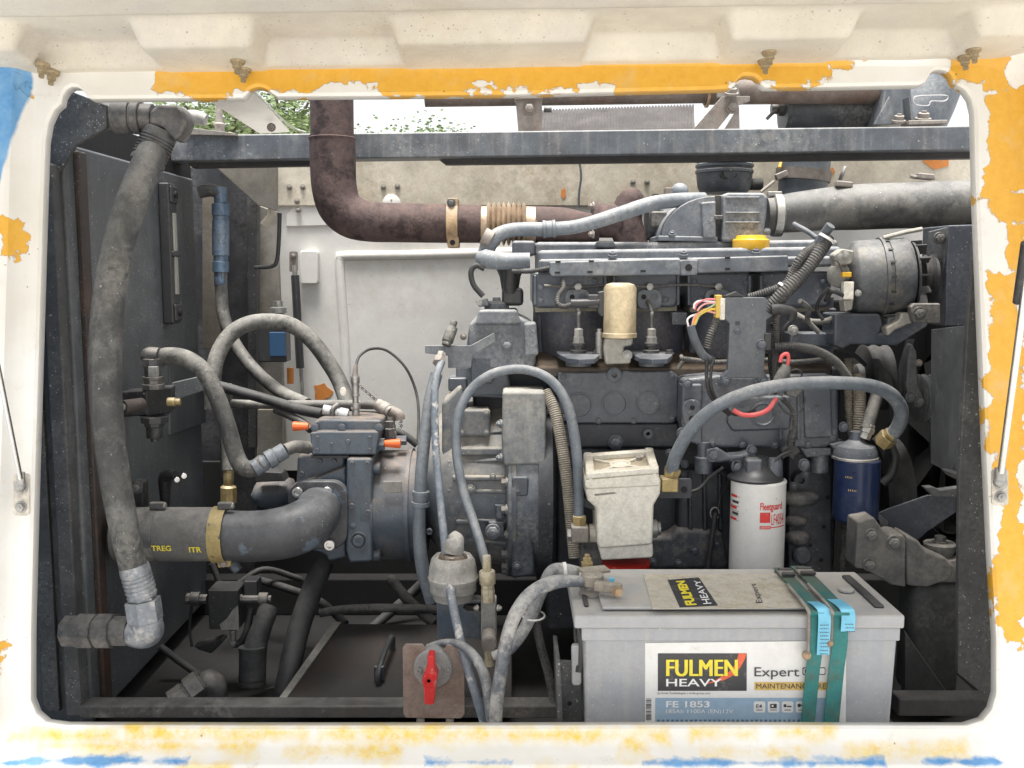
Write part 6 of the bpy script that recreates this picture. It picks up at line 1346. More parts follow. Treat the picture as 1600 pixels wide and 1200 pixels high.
# ================================================================ tank valve, lower left
def lower_left():
    X = -.765; Y = 1.98
    t = thing('tank_valve', 'dark valve block with brass plug mounted on the oil tank', 'valve', P(240, 690, Y-.06)); D = M['dark_block']
    MB().poly([P(188, 612, 1.88), P(230, 609, 1.88), P(230, 650, 1.88), P(188, 652, 1.88)], (.0, .05, 0)).build('inlet_block', D, t, .004)
    MB().poly([P(228, 609, 1.88), P(266, 606, 1.92), P(266, 646, 1.92), P(228, 652, 1.88)], (-.01, .06, 0)).build('main_block', D, t, .003)
    fit_at(t, (222, 632, 1.86), (192, 636, 1.82), ((0, 1, 22),), M['rust_dark'], 'port_stub', 16)
    fit_at(t, (196, 636, 1.825), (190, 636, 1.815), ((0, 1, 11),), M['zinc'], 'port_plug', 12)
    fit_at(t, (262, 628, 1.88), (282, 628, 1.88), ((0, .6, 14), (.6, 1, 11)), M['brass'], 'brass_plug', 12)
    fit_at(t, (240, 608, 1.89), (238, 560, 1.89), ((0, .18, 36), (.18, .32, 30), (.32, .42, 34), (.42, .72, 27), (.74, 1, 32)), M['fit_dark'], 'top_stack', 8)
    MB().pb(231, 573, 246, 589, 1.86, .01).build('pale_flat', M['zinc'], t, .001)
    fit_at(t, (241, 650, 1.89), (242, 690, 1.89), ((0, .25, 44), (.25, .4, 32), (.4, .85, 27), (.85, 1, 14)), M['mattb'], 'bottom_plug', 8)
    MB().plate([(268, 598), (320, 586), (320, 610), (268, 628)], 2.08, .01).build('wedge_plate', M['tank'], t, .002)
    MB().ptube([(234, 560, 1.89), (234, 555, 1.89), (248, 556, 1.89)], 26, 14).build('elbow', M['fit_dark'], t)
    # studs
    t = thing('tank_plug', 'dark round plug with two bright cap screws on the tank', 'plug', P(260, 760, 1.98))
    MB().ptube([(258, 790, 1.98), (258, 750, 1.97), (262, 742, 1.96), (274, 742, 1.95)], [14, 22, 20, 14], 14).build('body', M['mattb'], t)
    for x, y in ((276, 749), (287, 743)): bolt(t, x, y, 1.93, 4.5, M['chrome'], (.5, -1, 0), 'socket')
    t = thing('tank_flange', 'dark pipe flange with nut behind the hanging hose', 'flange', P(190, 870, 1.84))
    MB().ptube([(150, 845, 1.88), (152, 800, 1.88), (160, 782, 1.88), (180, 778, 1.88)], 16, 12).build('ridge', M['rust_dark'], t)
    MB().plate(rrect(205, 752, 224, 800, 5), 1.86, .03).build('flange_plate', M['dark_block'], t, .004)
    bolt(t, 214, 762, 1.86, 7, M['fit_dark'])
    # lower left valve block
    Y = 1.93
    t = thing('manifold_block', 'black hydraulic block with scraped corner low on the left', 'valve block', P(345, 990, Y))
    MB().pb(324, 922, 374, 984, Y, .06).build('block', D, t, .003)
    MB().plate([(372, 946), (373.5, 984), (346, 984), (343, 976), (355, 966), (364, 952)], Y-.0008, .001).build('bare_corner', M['galv2'], t)
    fit_at(t, (324, 936, Y+.03), (292, 936, Y+.03), ((0, .35, 16), (.35, .8, 24), (.8, 1, 20)), M['fit_dark'], 'left_union', 8)
    fit_at(t, (374, 936, Y+.02), (424, 936, Y+.02), ((0, .1, 16), (.1, .62, 12), (.62, .9, 22), (.9, 1, 12)), M['fit_dark'], 'right_union', 8)
    MB().pb(380, 908, 402, 935, Y+.02, .04).build('coil', M['mattb'], t, .003)
    fit_at(t, (364, 984, Y+.02), (364, 1008, Y+.02), ((0, .3, 12), (.3, .7, 10), (.7, 1, 16)), M['zinc'], 'bottom_union', 8)
    MB().ptube([(364, 1006, Y+.02), (376, 1004, Y+.02), (386, 985, Y+.02), (392, 950, Y+.03)], 12, 12).build('pipe', M['rubber'], t)
    MB().ptube([(300, 945, Y+.04), (296, 980, Y+.04), (300, 1010, Y+.04)], 5, 8).build('thin_pipe', M['rubber'], t)
    MB().plate([(302, 1010), (345, 998), (350, 1002), (330, 1022), (310, 1016)], Y+.03, .03).build('foot', D, t, .003)
    t = thing('hose_elbow', 'dark hose stub with ribbed end rising from the floor', 'hose', P(395, 1070, 1.9))
    MB().ptube([(420, 950, 1.95), (412, 972, 1.93), (402, 1000, 1.92), (396, 1030, 1.91), (394, 1062, 1.90)], [34, 32, 36, 42, 44], 18).build('hose_wall', M['rubber'], t)
    fit_at(t, (394, 1010, 1.91), (394, 1070, 1.90), ((0, .08, 44), (.08, .9, 42), (.9, 1, 44)), M['rubber'], 'cuff', 24)
    t = thing('floor_fitting', 'chunky grey hex elbow fitting just above the bottom rail', 'fitting', P(310, 1095, 1.76))
    fit_at(t, (270, 1100, 1.75), (325, 1060, 1.78), ((0, .38, 44), (.38, .45, 40), (.45, .82, 48), (.82, .86, 42)), M['fit_dark'], 'hex_union', 6)
    MB().ptube([(318, 1068, 1.78), (330, 1066, 1.78), (336, 1076, 1.78), (336, 1100, 1.78)], [38, 42, 40, 36], 18).build('elbow', M['fit_dark'], t)
    # dark hose and pipes behind
    hose('black rubber hose leaning towards the floor behind the pump', [(505, 880, 2.05), (485, 930, 2.0), (465, 990, 1.95), (450, 1060, 1.9), (440, 1110, 1.88)], [36, 36, 36, 36], 'rubber', n=16)
    hose('thin dark pipe crossing low behind the pump', [(400, 905, 2.25), (450, 920, 2.2), (500, 940, 2.15), (540, 975, 2.1)], 13, 'rubber', 'pipe', 'pipe', 12)
    hose('dusty level pipe low behind the pump', [(500, 958, 2.1), (540, 952, 2.1), (600, 950, 2.1), (690, 952, 2.1)], 14, 'rubber_dusty', 'pipe', 'pipe', 12)
    hose('black corrugated hose sloping behind the bell housing', [(610, 905, 2.2), (640, 940, 2.15), (680, 975, 2.1)], 18, 'corr_black', 'hose', 'hose', 12)
    t = thing('lower_pipe', 'short upright pipe with brass nut left of the pump', 'pipe', P(357, 790, 2.1))
    MB().ptube([(352, 600, 2.14), (355, 680, 2.14), (357, 735, 2.12)], 20, 14).build('pipe', M['rubber_dusty'], t)
    fit_at(t, (357, 733, 2.12), (357, 788, 2.12), ((0, .45, 17), (.5, .95, 26)), M['brass'], 'nut', 8)
    MB().plate([(396, 742), (400, 736), (440, 738), (446, 752), (398, 754)], 2.0, .04).build('cover', D, t, .003)
    # chassis rails
    z = P(600, 735, 2.5).z
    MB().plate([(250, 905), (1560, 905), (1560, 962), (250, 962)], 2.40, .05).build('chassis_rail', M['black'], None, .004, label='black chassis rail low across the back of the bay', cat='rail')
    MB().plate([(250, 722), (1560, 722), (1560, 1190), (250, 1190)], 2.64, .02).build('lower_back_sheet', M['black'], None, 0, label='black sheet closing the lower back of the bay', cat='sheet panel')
    # toolbox lid
    Y = 1.74
    t = thing('storage_box', 'dark brown stained steel box with handle behind the rail', 'box', P(560, 1090, Y))
    za, zb_ = P(560, 1092, 1.76).z, P(560, 974, 2.02).z
    MB().poly([P(430, 1100, 1.76), P(800, 1100, 1.76), P(800, 976, 2.02), P(528, 974, 2.02)], (0, .02, -.03)).build('sheet', M['lid_brown'], t, .003)
    MB().poly([P(428, 1104, 1.755), P(440, 1104, 1.755), P(534, 973, 2.02), P(520, 974, 2.02)], (0, -.004, .004)).build('edge_strip', M['galv2'], t, .001)
    a, c_ = P(592, 1062, 1.82), P(612, 1018, 1.92)
    MB().tube([a+Vector((0, 0, -.02)), a+Vector((0, 0, .02)), c_+Vector((0, 0, .03)), c_+Vector((0, .01, -.01))], .006, 8, 4).build('handle', M['mattb'], t)
    MB().pb(584, 1042, 600, 1064, 1.82, .01).build('handle_foot', M['navy2'], t, .002)
M['dark_block'] = gm('black_oxide_block', (.022, .023, .025), .45, .2, .3, dust=(.08, .078, .075), du=.5, spk=.15)
M['galv2'] = gm('scraped_grey_metal', (.22, .215, .2), .6, .2, .25, dust=(.3, .28, .25), du=.5, rust=.2, sc=60)
M['lid_brown'] = gm('brown_stained_lid', (.012, .012, .014), .75, 0, .3, dust=(.035, .03, .025), du=.4, rust=.22, sc=10, bump=.1)
lower_left()
def separator():
    Y = 1.72
    t = thing('water_separator', 'dusty round water separator head on a blue grey bracket', 'separator', P(712, 1000, Y))
    MB().plate([(683, 940), (700, 938), (700, 1000), (752, 1000), (752, 958), (738, 956), (738, 938), (752, 936), (752, 996), (690, 996)], Y+.03, .01)
    MB().plate([(676, 930), (752, 938), (752, 943), (727, 944), (724, 950), (730, 955), (752, 955), (752, 998), (683, 998), (682, 945)], Y+.02, .03).build('bracket', M['pump'], t, .004)
    c = P(708, 925, Y+.02)
    R = S(39, Y)
    MB().lathe(c, (0,0,1), [(-.012, R*.82), (0, R*.88), (.004, R*.98), (.02, R*.98), (.022, R*.92)], 36).build('base', M['galv_white'], t)
    MB().lathe(c+ZA*.018, (0,0,1), [(0, R*1.02), (.004, R*1.06), (.010, R*1.06), (.012, R*1.02), (.030, R*.98), (.044, R*.9), (.050, R*.8), (.046, R*.72)], 12).build('collar', M['galv_white'], t)
    MB().lathe(c+ZA*.046, (0,0,1), [(0, R*.8), (.006, R*.78), (.022, R*.58), (.026, R*.45), (.027, R*.1)], 14).build('glass_dome', M['amber'], t)
    MB().ptube([(708, 862, Y+.02), (710, 852, Y+.02), (712, 843, Y+.025), (706, 834, Y+.03)], [34, 32, 26, 16], 18).build('outlet_neck', M['galv_white'], t)
    t = thing('tee_valve', 'pale tee valve with knob beside the water separator', 'valve', P(765, 1030, Y))
    fit_at(t, (760, 868, Y), (763, 940, Y), ((0, .33, 14), (.33, .62, 26), (.62, .72, 21), (.72, 1.0, 22)), M['brass_pale'], 'union', 8)
    MB().pb(751, 938, 776, 1000, Y+.0, .035).build('body', M['galv_white'], t, .004)
    fit_at(t, (764, 985, Y+.01), (764, 1008, Y-.05), ((0, .3, 18), (.3, .95, 25), (.95, 1, 22)), M['galv'], 'knob', 20)
    fit_at(t, (764, 998, Y+.015), (764, 1040, Y+.015), ((0, .4, 20), (.4, 1, 15)), M['brass_pale'], 'tail', 12)
    bolt(t, 779, 950, Y, 4, M['zinc'], (1,-.3,0)); bolt(t, 745, 950, Y, 4, M['zinc'], (-1,-.3,0))
    # battery isolator
    Y = 1.63
    t = thing('isolator_switch', 'red battery isolator key on a rusty rectangular plate', 'switch', P(677, 1122, Y))
    MB().plate([(629, 1013), (633, 1007), (660, 1007), (663, 1011), (668, 1018), (690, 1018), (696, 1012), (698, 1008), (720, 1007), (725, 1013), (726, 1116), (720, 1123), (635, 1122), (630, 1116)], Y, .006).build('plate', M['rusty'], t, .0015)
    d = MB().lathe(P(677, 1043, Y), (0,-1,0), [(-.02, S(32, Y)), (.004, S(32, Y)), (.008, S(30, Y)), (.009, S(14, Y)), (.016, S(14, Y)), (.017, S(12, Y))], 36).build('disc', M['switch_grey'], t)
    for x, y in ((655, 1047), (699, 1048)): bolt(d, x, y, Y-.008, 5, M['zinc'], kind='socket')
    pts = [(668, 1026), (670, 1025), (677, 1025), (678, 1027), (679, 1045), (684, 1056), (681, 1072), (678, 1100), (675, 1102), (665, 1101), (663, 1098), (662, 1075), (659, 1064), (664, 1052), (667, 1042)]
    MB().plate(pts, Y-.042, .028).build('key', M['red_key'], t, .004)
    MB().lathe(P(670, 1064, Y-.042), (0,-1,0), [(-.001, S(10, Y)), (.002, S(9.5, Y)), (.002, S(7, Y)), (-.004, S(6, Y)), (-.004, S(3.5, Y)), (0, S(3, Y))], 22).build('key_boss', M['red_key'], t)
    MB().lathe(P(670, 1064, Y-.040), (0,-1,0), [(-.004, S(4, Y)), (.001, S(3.6, Y)), (.001, S(1.5, Y))], 10).build('key_screw', M['brass'], t)
    for x in (657, 703): bolt(t, x, 1126, Y+.004, 5, M['galv'])
    # cables
    def cab(lab, pts, w_): return MB().ptube(pts, w_, 16, 8).build('battery_cable', M['hose_mud'], None, label=lab, cat='cable')
    cab('thick cement splashed cable from the battery clamp to the lip', [(925, 912, 1.60), (900, 908, 1.59), (865, 910, 1.58), (832, 926, 1.57), (808, 955, 1.56), (793, 995, 1.55), (783, 1050, 1.55), (776, 1100, 1.55), (772, 1160, 1.55)], [16, 20, 24, 23, 22, 22, 22, 22])
    cab('cement splashed cable bending behind the thick one', [(905, 893, 1.66), (880, 890, 1.66), (862, 893, 1.65), (850, 915, 1.64), (833, 955, 1.63), (815, 990, 1.62), (795, 1015, 1.61), (770, 1025, 1.61)], [16, 22, 20, 20, 20, 18, 14])
    cab('pale splashed cable arching from the isolator switch', [(668, 1010, 1.66), (690, 1004, 1.65), (715, 1006, 1.63), (738, 1022, 1.60), (755, 1050, 1.58), (764, 1090, 1.57), (772, 1160, 1.56)], [8, 11, 15, 17, 18, 20])
    MB().ptube([(852, 905, 1.66), (842, 935, 1.65), (838, 965, 1.64), (844, 1005, 1.64), (856, 1050, 1.64), (866, 1096, 1.64)], 15, 14, 8, (.004, .0011)).build('ribbed_conduit', M['corr_black'], None, label='dark ribbed conduit hanging left of the battery tray', cat='conduit')
    b = MB(); n = 18
    b.tube([P(834+17*math.cos(2*math.pi*k/n), 962+7.6*math.sin(2*math.pi*k/n), 1.635-.02*math.sin(2*math.pi*k/n)) for k in range(n+1)], .0017, 8, 2); b.build('cable_tie', M['tie'], None, label='white cable tie round the cables left of the battery', cat='cable tie')
    MB().lathe(P(882, 890, 1.66), (1, .1, .05), [(-.003, S(10, 1.66)), (-.003, S(12.2, 1.66)), (.003, S(12.2, 1.66)), (.003, S(10, 1.66))], 22, False).build('cable_tie', M['tie'], None, label='white cable tie near the battery clamp', cat='cable tie')
M['galv_white'] = gm('limescaled_alloy', (.25, .25, .24), .65, .2, .25, dust=(.5, .48, .44), du=.8, blot=(.22, .21, .19), bl=(.52, .66), sc=50, bump=.25)
M['amber'] = gm('amber_stained_dome', (.075, .05, .03), .2, 0, .35, dust=(.35, .32, .27), du=.3, sc=60)
M['brass_pale'] = gm('pale_limed_brass', (.42, .37, .26), .5, .3, .3, dust=(.5, .47, .42), du=.7, sc=60)
M['switch_grey'] = gm('grey_switch_plastic', (.27, .275, .265), .5, 0, .12, du=.3, sc=50)
separator()
# ================================================================ above the beam
def above():
    t = thing('roof_tube', 'rusty brown tube lying above the cross beam', 'tube', P(1000, 165, 2.45)); Y = 2.45
    MB().ptube([(664, 150, Y), (900, 147, Y), (1105, 144, Y)], 33, 24, 2).build('long_tube', M['rail_tube'], t)
    MB().ptube([(1100, 143, Y), (1200, 142, Y), (1350, 142, Y), (1398, 140, Y)], 40, 24, 2).build('end_sleeve', M['rail_tube'], t)
    MB().lathe(P(1104, 144, Y), XA, [(-.002, S(16, Y)), (-.002, S(23, Y)), (.004, S(23, Y)), (.004, S(16, Y))], 28, False).build('collar', M['clamp_rust'], t)
    Y = 2.33
    t = thing('tube_bracket', 'flat grey upright bracket bolted to the beam', 'bracket', P(828, 205, Y))
    MB().plate([(805, 150), (847, 149), (847, 206), (810, 206)], Y, .006).build('plate', M['galv'], t, .001)
    MB().poly([P(804, 146, Y-.01), P(848, 145, Y-.01), P(848, 154, Y-.012), P(804, 155, Y-.012)], (0, .05, .0)).build('top_fold', M['galv'], t, .002)
    bolt(t, 827, 170, Y, 7, M['galv']); fit_at(t, (850, 171, Y+.03), (862, 171, Y+.03), ((0, 1, 9),), M['fit_dark'], 'stud', 10)
    t = thing('tube_bracket', 'slanted rusty flat bar bracket right of the tile roof', 'bracket', P(1110, 205, Y))
    MB().plate([(1128, 151), (1172, 150), (1172, 158), (1150, 166), (1118, 206), (1079, 206)], Y-.01, .008).build('flat_bar', M['galv'], t, .001)
    MB().plate([(1121, 138), (1154, 130), (1156, 150), (1121, 152)], Y+.02, .01).build('tab', M['wallpost'], t, .001)
    MB().plate([(1130, 205), (1155, 165), (1156, 205)], Y+.03, .01).build('gusset', M['galv'], t, .001)
    bolt(t, 1144, 168, Y-.01, 7, M['galv']); bolt(t, 1143, 147, Y-.02, 8, M['galv'], (0,-.4,1))
    Y = 2.36
    t = thing('air_cleaner', 'dark cylindrical air cleaner above the right end of the beam', 'air cleaner', P(1320, 200, Y+.1))
    a = P(1222, 172, Y+.15)
    MB().lathe(a, XA, [(0, S(24, 2.5)), (.002, S(34, 2.5)), (.012, S(36, 2.5)), (.014, S(33, 2.5)), (.03, S(33, 2.5)), (.26, S(33, 2.5))], 32).build('canister', M['cleaner'], t)
    MB().plate([(1383, 136), (1424, 132), (1430, 190), (1372, 196)], Y+.04, .12).build('saddle', M['beam'], t, .006)
    MB().plate([(1366, 194), (1390, 150), (1398, 194)], Y, .006).build('gusset', M['beam'], t, .001)
    MB().plate([(1420, 150), (1431, 188), (1424, 190)], Y-.01, .04).build('gusset', M['beam'], t, .001)
    MB().ptube([(1428, 200, 2.5), (1448, 160, 2.5), (1470, 110, 2.5), (1480, 90, 2.5)], [86, 84, 78, 74], 28).build('elbow_duct', M['hose_grey'], t)
    MB().plate([(1420, 188), (1481, 187), (1481, 193), (1420, 195)], Y-.02, .05).build('foot', M['galv'], t, .002)
    bolt(t, 1442, 187, Y-.0, 9, M['galv'], (0,-.3,1)); bolt(t, 1404, 190, Y-.0, 8, M['galv'], (0,-.3,1))
    b = MB(); b.ptube([(1426, 160, 2.42), (1430, 151, 2.42), (1452, 149, 2.42), (1477, 149, 2.42), (1481, 153, 2.42), (1474, 158, 2.42), (1455, 158, 2.42), (1450, 165, 2.42), (1432, 164, 2.42), (1426, 160, 2.42)], 2.2, 8, 4); b.build('wire_clip', M['chrome'], t)
    fit_at(t, (1205, 170, 2.5), (1226, 170, 2.5), ((0, .5, 16), (.5, 1, 22)), M['fit_dark'], 'centre_bolt', 10)
    MB().ptube([(1198, 186, 2.48), (1206, 178, 2.48), (1214, 172, 2.48)], 5, 8).build('wing_lever', M['fit_dark'], t)
    MB().ptube([(286, 182, 2.6), (305, 183, 2.6), (322, 188, 2.6)], [18, 22, 18], 16).build('work_lamp', M['galv_white'], None, label='small pale lamp body above the left end of the beam', cat='lamp')
    # far background
    Y = 13.0
    t = thing('distant_house', 'house with grey brown tiled roof beyond the truck', 'house', P(960, 420, Y))
    e0, e1, r0, r1 = P(800, 262, Y), P(1088, 258, Y), P(815, 176, Y+3), P(1085, 167, Y+3)
    MB().poly([e0, e1, r1, r0], (0, .1, -.08)).build('roof', M['tile'], t)
    b = MB(); rows, cols = 22, 56
    for i in range(rows):
        for j in range(cols):
            u0, u1 = j/cols, (j+.93)/cols; v0, v1 = i/rows, (i+1.1)/rows
            q = [e0.lerp(e1, u).lerp(r0.lerp(r1, u), min(1, v)) for u, v in ((u0, v0), (u1, v0), (u1, v1), (u0, v1))]
            lift = Vector((0, -.01, .05)); k = len(b.v)
            b.v += [q[0]+lift, q[1]+lift, q[2]+lift*.3, q[3]+lift*.3, q[0]+lift*.2, q[1]+lift*.2, (q[0]+q[1])/2+lift*1.6, (q[2]+q[3])/2+lift*.8]
            b.f += [(k, k+6, k+7, k+3), (k+6, k+1, k+2, k+7), (k, k+4, k+5, k+1, k+6)]
    o = b.build('roof_tiles', M['tile'], t, ang=10); o['kind'] = 'stuff'
    MB().poly([Vector((e0.x, Y+.3, 0)), Vector((e1.x, Y+.3, 0)), Vector((e1.x, Y+.3, e1.z)), Vector((e0.x, Y+.3, e0.z))], (0, 5, 0)).build('wall', M['house_wall'], t)
    MB().poly([e1+Vector((.0, 0, 0)), r1, r1+Vector((.12, 0, 0)), e1+Vector((.12, 0, 0))], (0, 0, -.1)).build('barge_board', M['tie'], t)
    def tree(lab, x, y, Y, rx, rz, n, seed):
        rng = random.Random(seed); c = P(x, y, Y); t = thing('leafy_tree', lab, 'tree', Vector((c.x, Y, 0)))
        MB().tube([Vector((c.x, Y, 0)), Vector((c.x+.1, Y, c.z*.5)), Vector((c.x, Y, c.z))], [.18, .13, .05], 10, 6).build('trunk', M['bark'], t)
        b = MB()
        for k in range(14):
            a = rng.uniform(0, 6.28); d = Vector((math.cos(a)*rx*.8, math.sin(a)*rx*.8, rng.uniform(-.3, .9)*rz)); b.tube([Vector((c.x, Y, c.z-rz*.6)), Vector((c.x, Y, c.z-rz*.2))+d*.5, c+d], [.05, .03, .01], 6, 4)
        b.build('branches', M['bark'], t)
        b = MB(); cl = [(rng.uniform(-1, 1), rng.uniform(-1, 1), rng.uniform(-1, 1)) for _ in range(60)]
        cl = [Vector((p[0]*rx, p[1]*rx, p[2]*rz)) for p in cl if p[0]**2+p[1]**2+p[2]**2 < 1.1]
        for _ in range(n):
            p = c+rng.choice(cl)+Vector((rng.gauss(0, .22), rng.gauss(0, .22), rng.gauss(0, .18)))
            d = Vector((rng.gauss(0, 1), rng.gauss(0, 1), rng.gauss(0, 1))).normalized(); u, w_ = frame(d); s_ = rng.uniform(.02, .045); k = len(b.v)
            b.v += [p-u*s_, p+w_*s_*.5, p+u*s_, p-w_*s_*.5]; b.f.append((k, k+1, k+2, k+3))
        o = b.build('crown', M['leaf'], t, fix=False); o['kind'] = 'stuff'
    tree('leafy green tree seen over the left end of the beam', 350, 205, 12, .75, .42, 5500, 1)
    tree('taller leafy tree left of the upright exhaust', 448, 205, 13, .45, .5, 4500, 2)
    tree('low bushy tree right of the upright exhaust', 590, 262, 14, .75, .36, 4500, 3)
    tree('low green tree top in the middle of the gap', 675, 250, 16, .6, .3, 3500, 4)
    MB().ptube([(341, 330, 9.5), (341, 230, 9.5), (342, 160, 9.5)], [16, 14, 9], 14, 3).build('lamp_post', M['galv'], None, label='grey lamp post standing before the left tree', cat='lamp post') if False else None
    b = MB(); q = P(342, 165, 9.5); b.lathe((q.x, 9.5, 0), ZA, [(0, .07), (q.z*.7, .06), (q.z*.94, .045), (q.z*.945, .06), (q.z*.95, .035), (q.z, .028)], 16); b.build('lamp_post', M['galv'], None, label='grey post standing before the left tree', cat='post')
M['cleaner'] = gm('weathered_black_canister', (.045, .05, .058), .45, 0, .3, dust=(.3, .29, .27), du=.7, spk=.3)
M['tile'] = gm('weathered_roof_tile', (.29, .275, .27), .8, 0, .25, dust=(.33, .31, .29), du=.2, sc=2, bump=0)
M['house_wall'] = gm('house_render', (.5, .47, .42), .8, 0, .1, sc=2, bump=0)
M['bark'] = gm('tree_bark', (.09, .07, .05), .8, 0, .3, sc=10)
M['leaf'] = gm('tree_leaf', (.15, .21, .08), .5, 0, .35, dust=(.1, .14, .05), du=.4, sc=4, bump=0)
above()
# ================================================================ castings, fasteners and loose looms
def engine_details():
    t = eng
    for x, y in ((880, 589), (1050, 588), (882, 652), (1050, 655), (935, 657), (990, 657)): bolt(t, x, y, 1.955, 4, EN)
    for x, y in ((1112, 693), (1160, 694), (1210, 695), (1262, 694), (1300, 684), (1304, 600), (1250, 596)): bolt(t, x, y, 1.90, 4.5, EN)
    for x in (946, 960, 1060, 1077, 1172, 1190, 836): MB().plate([(x-2.5, 430), (x+2.5, 430), (x+2.5, 476), (x-2.5, 478)], 1.978, .02).build('head_rib', EN, t, .002)
    for x, y in ((845, 450), (930, 438), (970, 440), (1050, 444), (1085, 440), (1165, 442), (1200, 446), (1285, 440), (845, 470), (1040, 468), (1095, 468)): bolt(t, x, y, 1.985, 4, EN)
    MB().ptube([(850, 446, 1.972), (900, 449, 1.97), (960, 446, 1.97), (1015, 448, 1.97), (1070, 445, 1.97), (1122, 448, 1.97)], 4, 8).build('leak_off_pipe', M['fit_dark'], t)
    for x in (903, 1015, 1122): MB().lathe(P(x, 448, 1.972), (0,-1,0), [(-.004, S(6, 1.97)), (.008, S(6, 1.97)), (.009, S(4, 1.97))], 6).build('banjo_bolt', M['zinc'], t)
    for x0 in (1075, 1098, 1122): MB().plate([(x0, 740), (x0+6, 740), (x0+8, 830), (x0+1, 830)], 1.942, .02).build('cast_rib', EK, t, .004)
    for y in (720, 770, 800): MB().pb(880, y, 912, y+7, 1.98, .02).build('cast_rib', EK, t, .003)
    for x, y, r in ((890, 745, 8), (1070, 725, 6), (1046, 708, 6), (1085, 860, 7), (1120, 850, 6), (1060, 880, 6), (1020, 878, 6)): bolt(t, x, y, 1.94, r*.8, EN)
    MB().plate([(1140, 620), (1235, 618), (1240, 640), (1235, 672), (1145, 675), (1136, 660)], 1.893, .02).build('case_boss', EN, t, .006)
    MB().lathe(P(1192, 647, 1.893), (0,-1,0), [(-.002, S(20, 1.89)), (.003, S(20, 1.89)), (.004, S(17, 1.89)), (.001, S(15, 1.89))], 28).build('round_cover', EN, t)
    MB().plate([(1255, 606), (1300, 605), (1302, 684), (1258, 686)], 1.894, .02).build('case_pad', EN, t, .005)
    for x in (1218, 1246): MB().plate([(x, 604), (x+5, 604), (x+5, 688), (x, 688)], 1.895, .02).build('case_rib', EN, t, .002)
    # looms
    def loom(pts, w_, m='rubber', corr=None): MB().ptube(pts, w_, 10, 8, corr).build('loom', M[m], t)
    loom([(1062, 560, 1.93), (1120, 566, 1.92), (1180, 562, 1.90), (1240, 566, 1.91), (1300, 560, 1.93)], 9, 'corr_black', (.004, .001))
    loom([(1205, 505, 1.86), (1216, 530, 1.86), (1203, 560, 1.86), (1206, 590, 1.86), (1212, 615, 1.87)], 6)
    loom([(1236, 500, 1.86), (1222, 520, 1.86), (1218, 560, 1.87), (1222, 600, 1.88)], 5)
    loom([(1250, 470, 1.88), (1264, 482, 1.9), (1262, 500, 1.92), (1280, 520, 1.92)], 8, 'rubber_dusty')
    loom([(1296, 450, 1.87), (1284, 462, 1.88), (1276, 482, 1.90), (1286, 500, 1.90)], 6)
    loom([(1240, 350, 1.95), (1262, 362, 1.92), (1276, 372, 1.9)], 8, 'hose_dark')
    loom([(1256, 388, 1.90), (1262, 398, 1.90), (1250, 420, 1.88), (1240, 432, 1.88)], 3.5)
    loom([(1060, 575, 1.94), (1066, 565, 1.94), (1064, 556, 1.95)], 7, 'fit_dark')
    loom([(1302, 545, 1.9), (1330, 552, 1.92), (1352, 570, 1.95)], 7)
    loom([(1150, 720, 1.86), (1142, 745, 1.88), (1128, 770, 1.92), (1122, 795, 1.92)], 4)
    loom([(1060, 770, 1.87), (1090, 765, 1.88), (1110, 745, 1.88), (1130, 730, 1.87)], 5)
    loom([(1236, 705, 1.84), (1220, 712, 1.84), (1210, 722, 1.84), (1205, 735, 1.85)], 5)
    for x, y in ((1205, 730), (1258, 742), (1240, 760), (1225, 700)): bolt(t, x, y, 1.90, 5, EK)
    b = bpy.data.objects['bell_housing']; Yc = 2.13; cy = 752; R = S(141, Yc); cx = P(793, cy, Yc)
    for k in range(22):
        a = 2*math.pi*k/22+.08; d = Vector((0, math.cos(a), math.sin(a)))
        if d.y > .35: continue
        inst('flange_bolt', ('fb',), lambda q: (q.lathe((0,0,0), (-1,0,0), [(-.002, .011), (.003, .011)], 14), q.lathe((-.003,0,0), (-1,0,0), [(0, .008), (.008, .008), (.009, .006)], 6)), M['bell'], b, Vector((cx.x, cx.y, cx.z))+d*R)
    for a0 in (-.55, -.25, .1, .45, .8):
        r0, r1 = S(123, Yc), S(137, Yc); n = Vector((0, -math.cos(a0), math.sin(a0))); s_ = Vector((0, math.sin(a0), math.cos(a0)))*.004
        xa, xb = P(706, cy, Yc), P(792, cy, Yc)
        MB().poly([xa+n*r0-s_, xb+n*r1-s_, xb+n*r1+s_, xa+n*r0+s_], n*-.02).build('web', M['bell'], b, .003)
    MB().pb(738, 575, 862, 648, 2.07, .1).build('rear_casting', EK, b, .01)
    MB().plate(rrect(716, 640, 766, 682, 6), 1.985, .05).build('cast_window', M['bell'], b, .006)
    for x, y in ((722, 646), (760, 646), (722, 676), (760, 676)): bolt(b, x, y, 1.985, 4, M['bell'])
    bolt(b, 735, 765, 1.95, 6, M['bell']); bolt(b, 770, 745, 1.945, 4, M['bell'])
    p = bpy.data.objects['hydraulic_pump']; PM = M['pump']
    MB().lathe(P(590, 788, 2.06), XA, [(0, S(87, 2.06)), (0, S(88.5, 2.06)), (.005, S(88.5, 2.06)), (.005, S(87, 2.06))], 40, False).build('seam', PM, p)
    MB().lathe(P(640, 788, 2.06), XA, [(0, S(87, 2.06)), (0, S(90, 2.06)), (.008, S(90, 2.06)), (.008, S(86, 2.06))], 40, False).build('rim', PM, p)
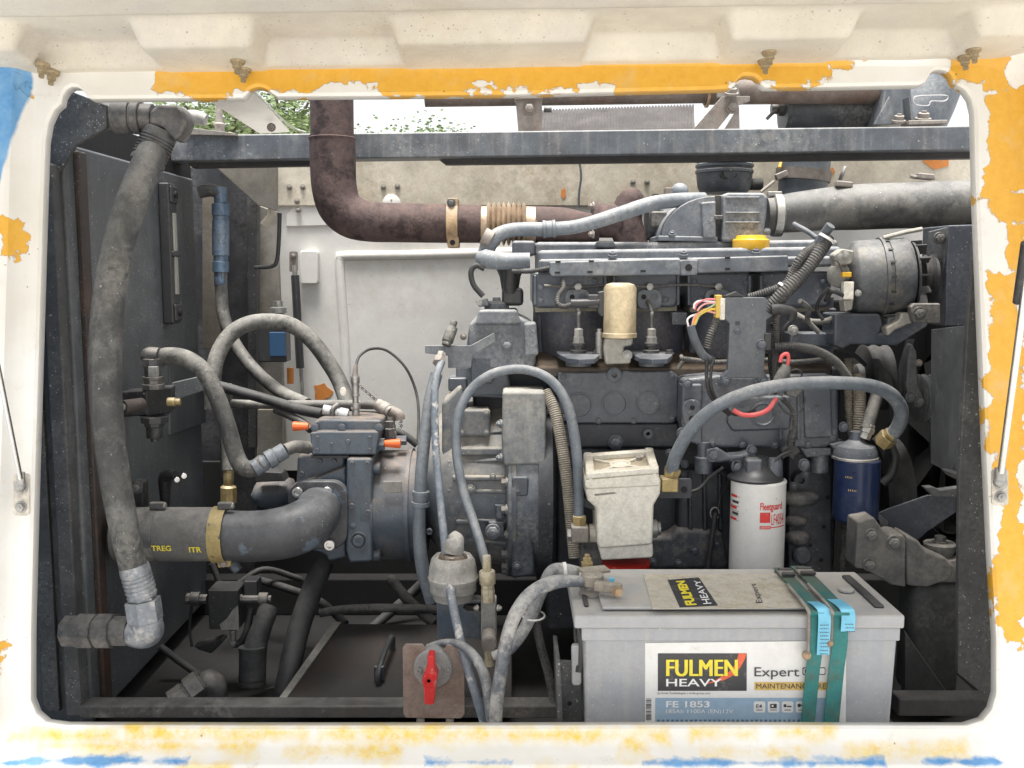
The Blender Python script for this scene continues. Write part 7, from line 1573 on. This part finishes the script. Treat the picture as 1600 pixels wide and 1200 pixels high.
    MB().pb(598, 752, 628, 770, 1.942, .004).build('name_plate', M['galv2'], p, .001)
    for x, y in ((550, 724), (574, 724), (550, 790), (575, 800)): bolt(p, x, y, 1.945, 4, PM, kind='socket')
    for x, y in ((500, 720), (522, 720), (472, 740)): bolt(p, x, y, 1.99, 4, PM, kind='socket')
    for x, y in ((496, 684), (578, 684), (496, 703), (578, 703), (518, 694)): bolt(p, x, y, 1.955, 3, PM, kind='socket')
    MB().plate([(486, 712), (545, 712), (545, 716), (486, 716)], 1.962, .05).build('gasket', M['black2'], p)
    for x in (402, 420, 438): MB().lathe(P(x, 777, 2.08), XA, [(0, S(24, 2.08)), (.006, S(24, 2.08))], 24).build('ring', PM, p)
    MB().ptube([(520, 655, 2.02), (520, 640, 2.02), (528, 632, 2.03)], 9, 10).build('pilot_pipe', M['fit_dark'], p)
    # loose lines on the floor behind the rail
    for pts, w_, lab in (([(400, 1085, 1.95), (450, 1070, 2.0), (520, 1050, 2.15), (600, 1000, 2.25)], 9, 'thin black line lying across the bay floor'), ([(250, 1010, 2.0), (290, 1040, 2.0), (340, 1070, 2.0), (420, 1085, 2.05)], 12, 'dark hose lying beside the hex elbow'), ([(330, 880, 2.15), (355, 920, 2.15), (410, 890, 2.2), (470, 905, 2.25)], 10, 'dark line sagging under the suction pipe'), ([(560, 1000, 2.3), (640, 930, 2.35), (690, 880, 2.35)], 16, 'dark hose rising behind the bell housing')):
        hose(lab, [tuple(q) for q in pts], w_, 'rubber', 'hose', 'hose', 10)
engine_details()

# ---------------------------------------------------------------- groups of alike things
GR = {'gas_strut': 'gas struts of the hatches', 'injection_pump': 'injection pumps on the engine deck', 'belt_pulley': 'belt pulleys at the engine front', 'tube_bracket': 'brackets of the roof tube', 'battery_cable': 'cement splashed battery cables', 'ribbed_conduit': 'ribbed wiring conduits', 'cable_tie': 'white cable ties', 'leafy_tree': 'trees beyond the truck', 'air_hose': 'air hoses under the beam'}
for o in bpy.data.objects:
    k = o.name.split('.')[0]
    if o.parent is None and k in GR: o['group'] = GR[k]
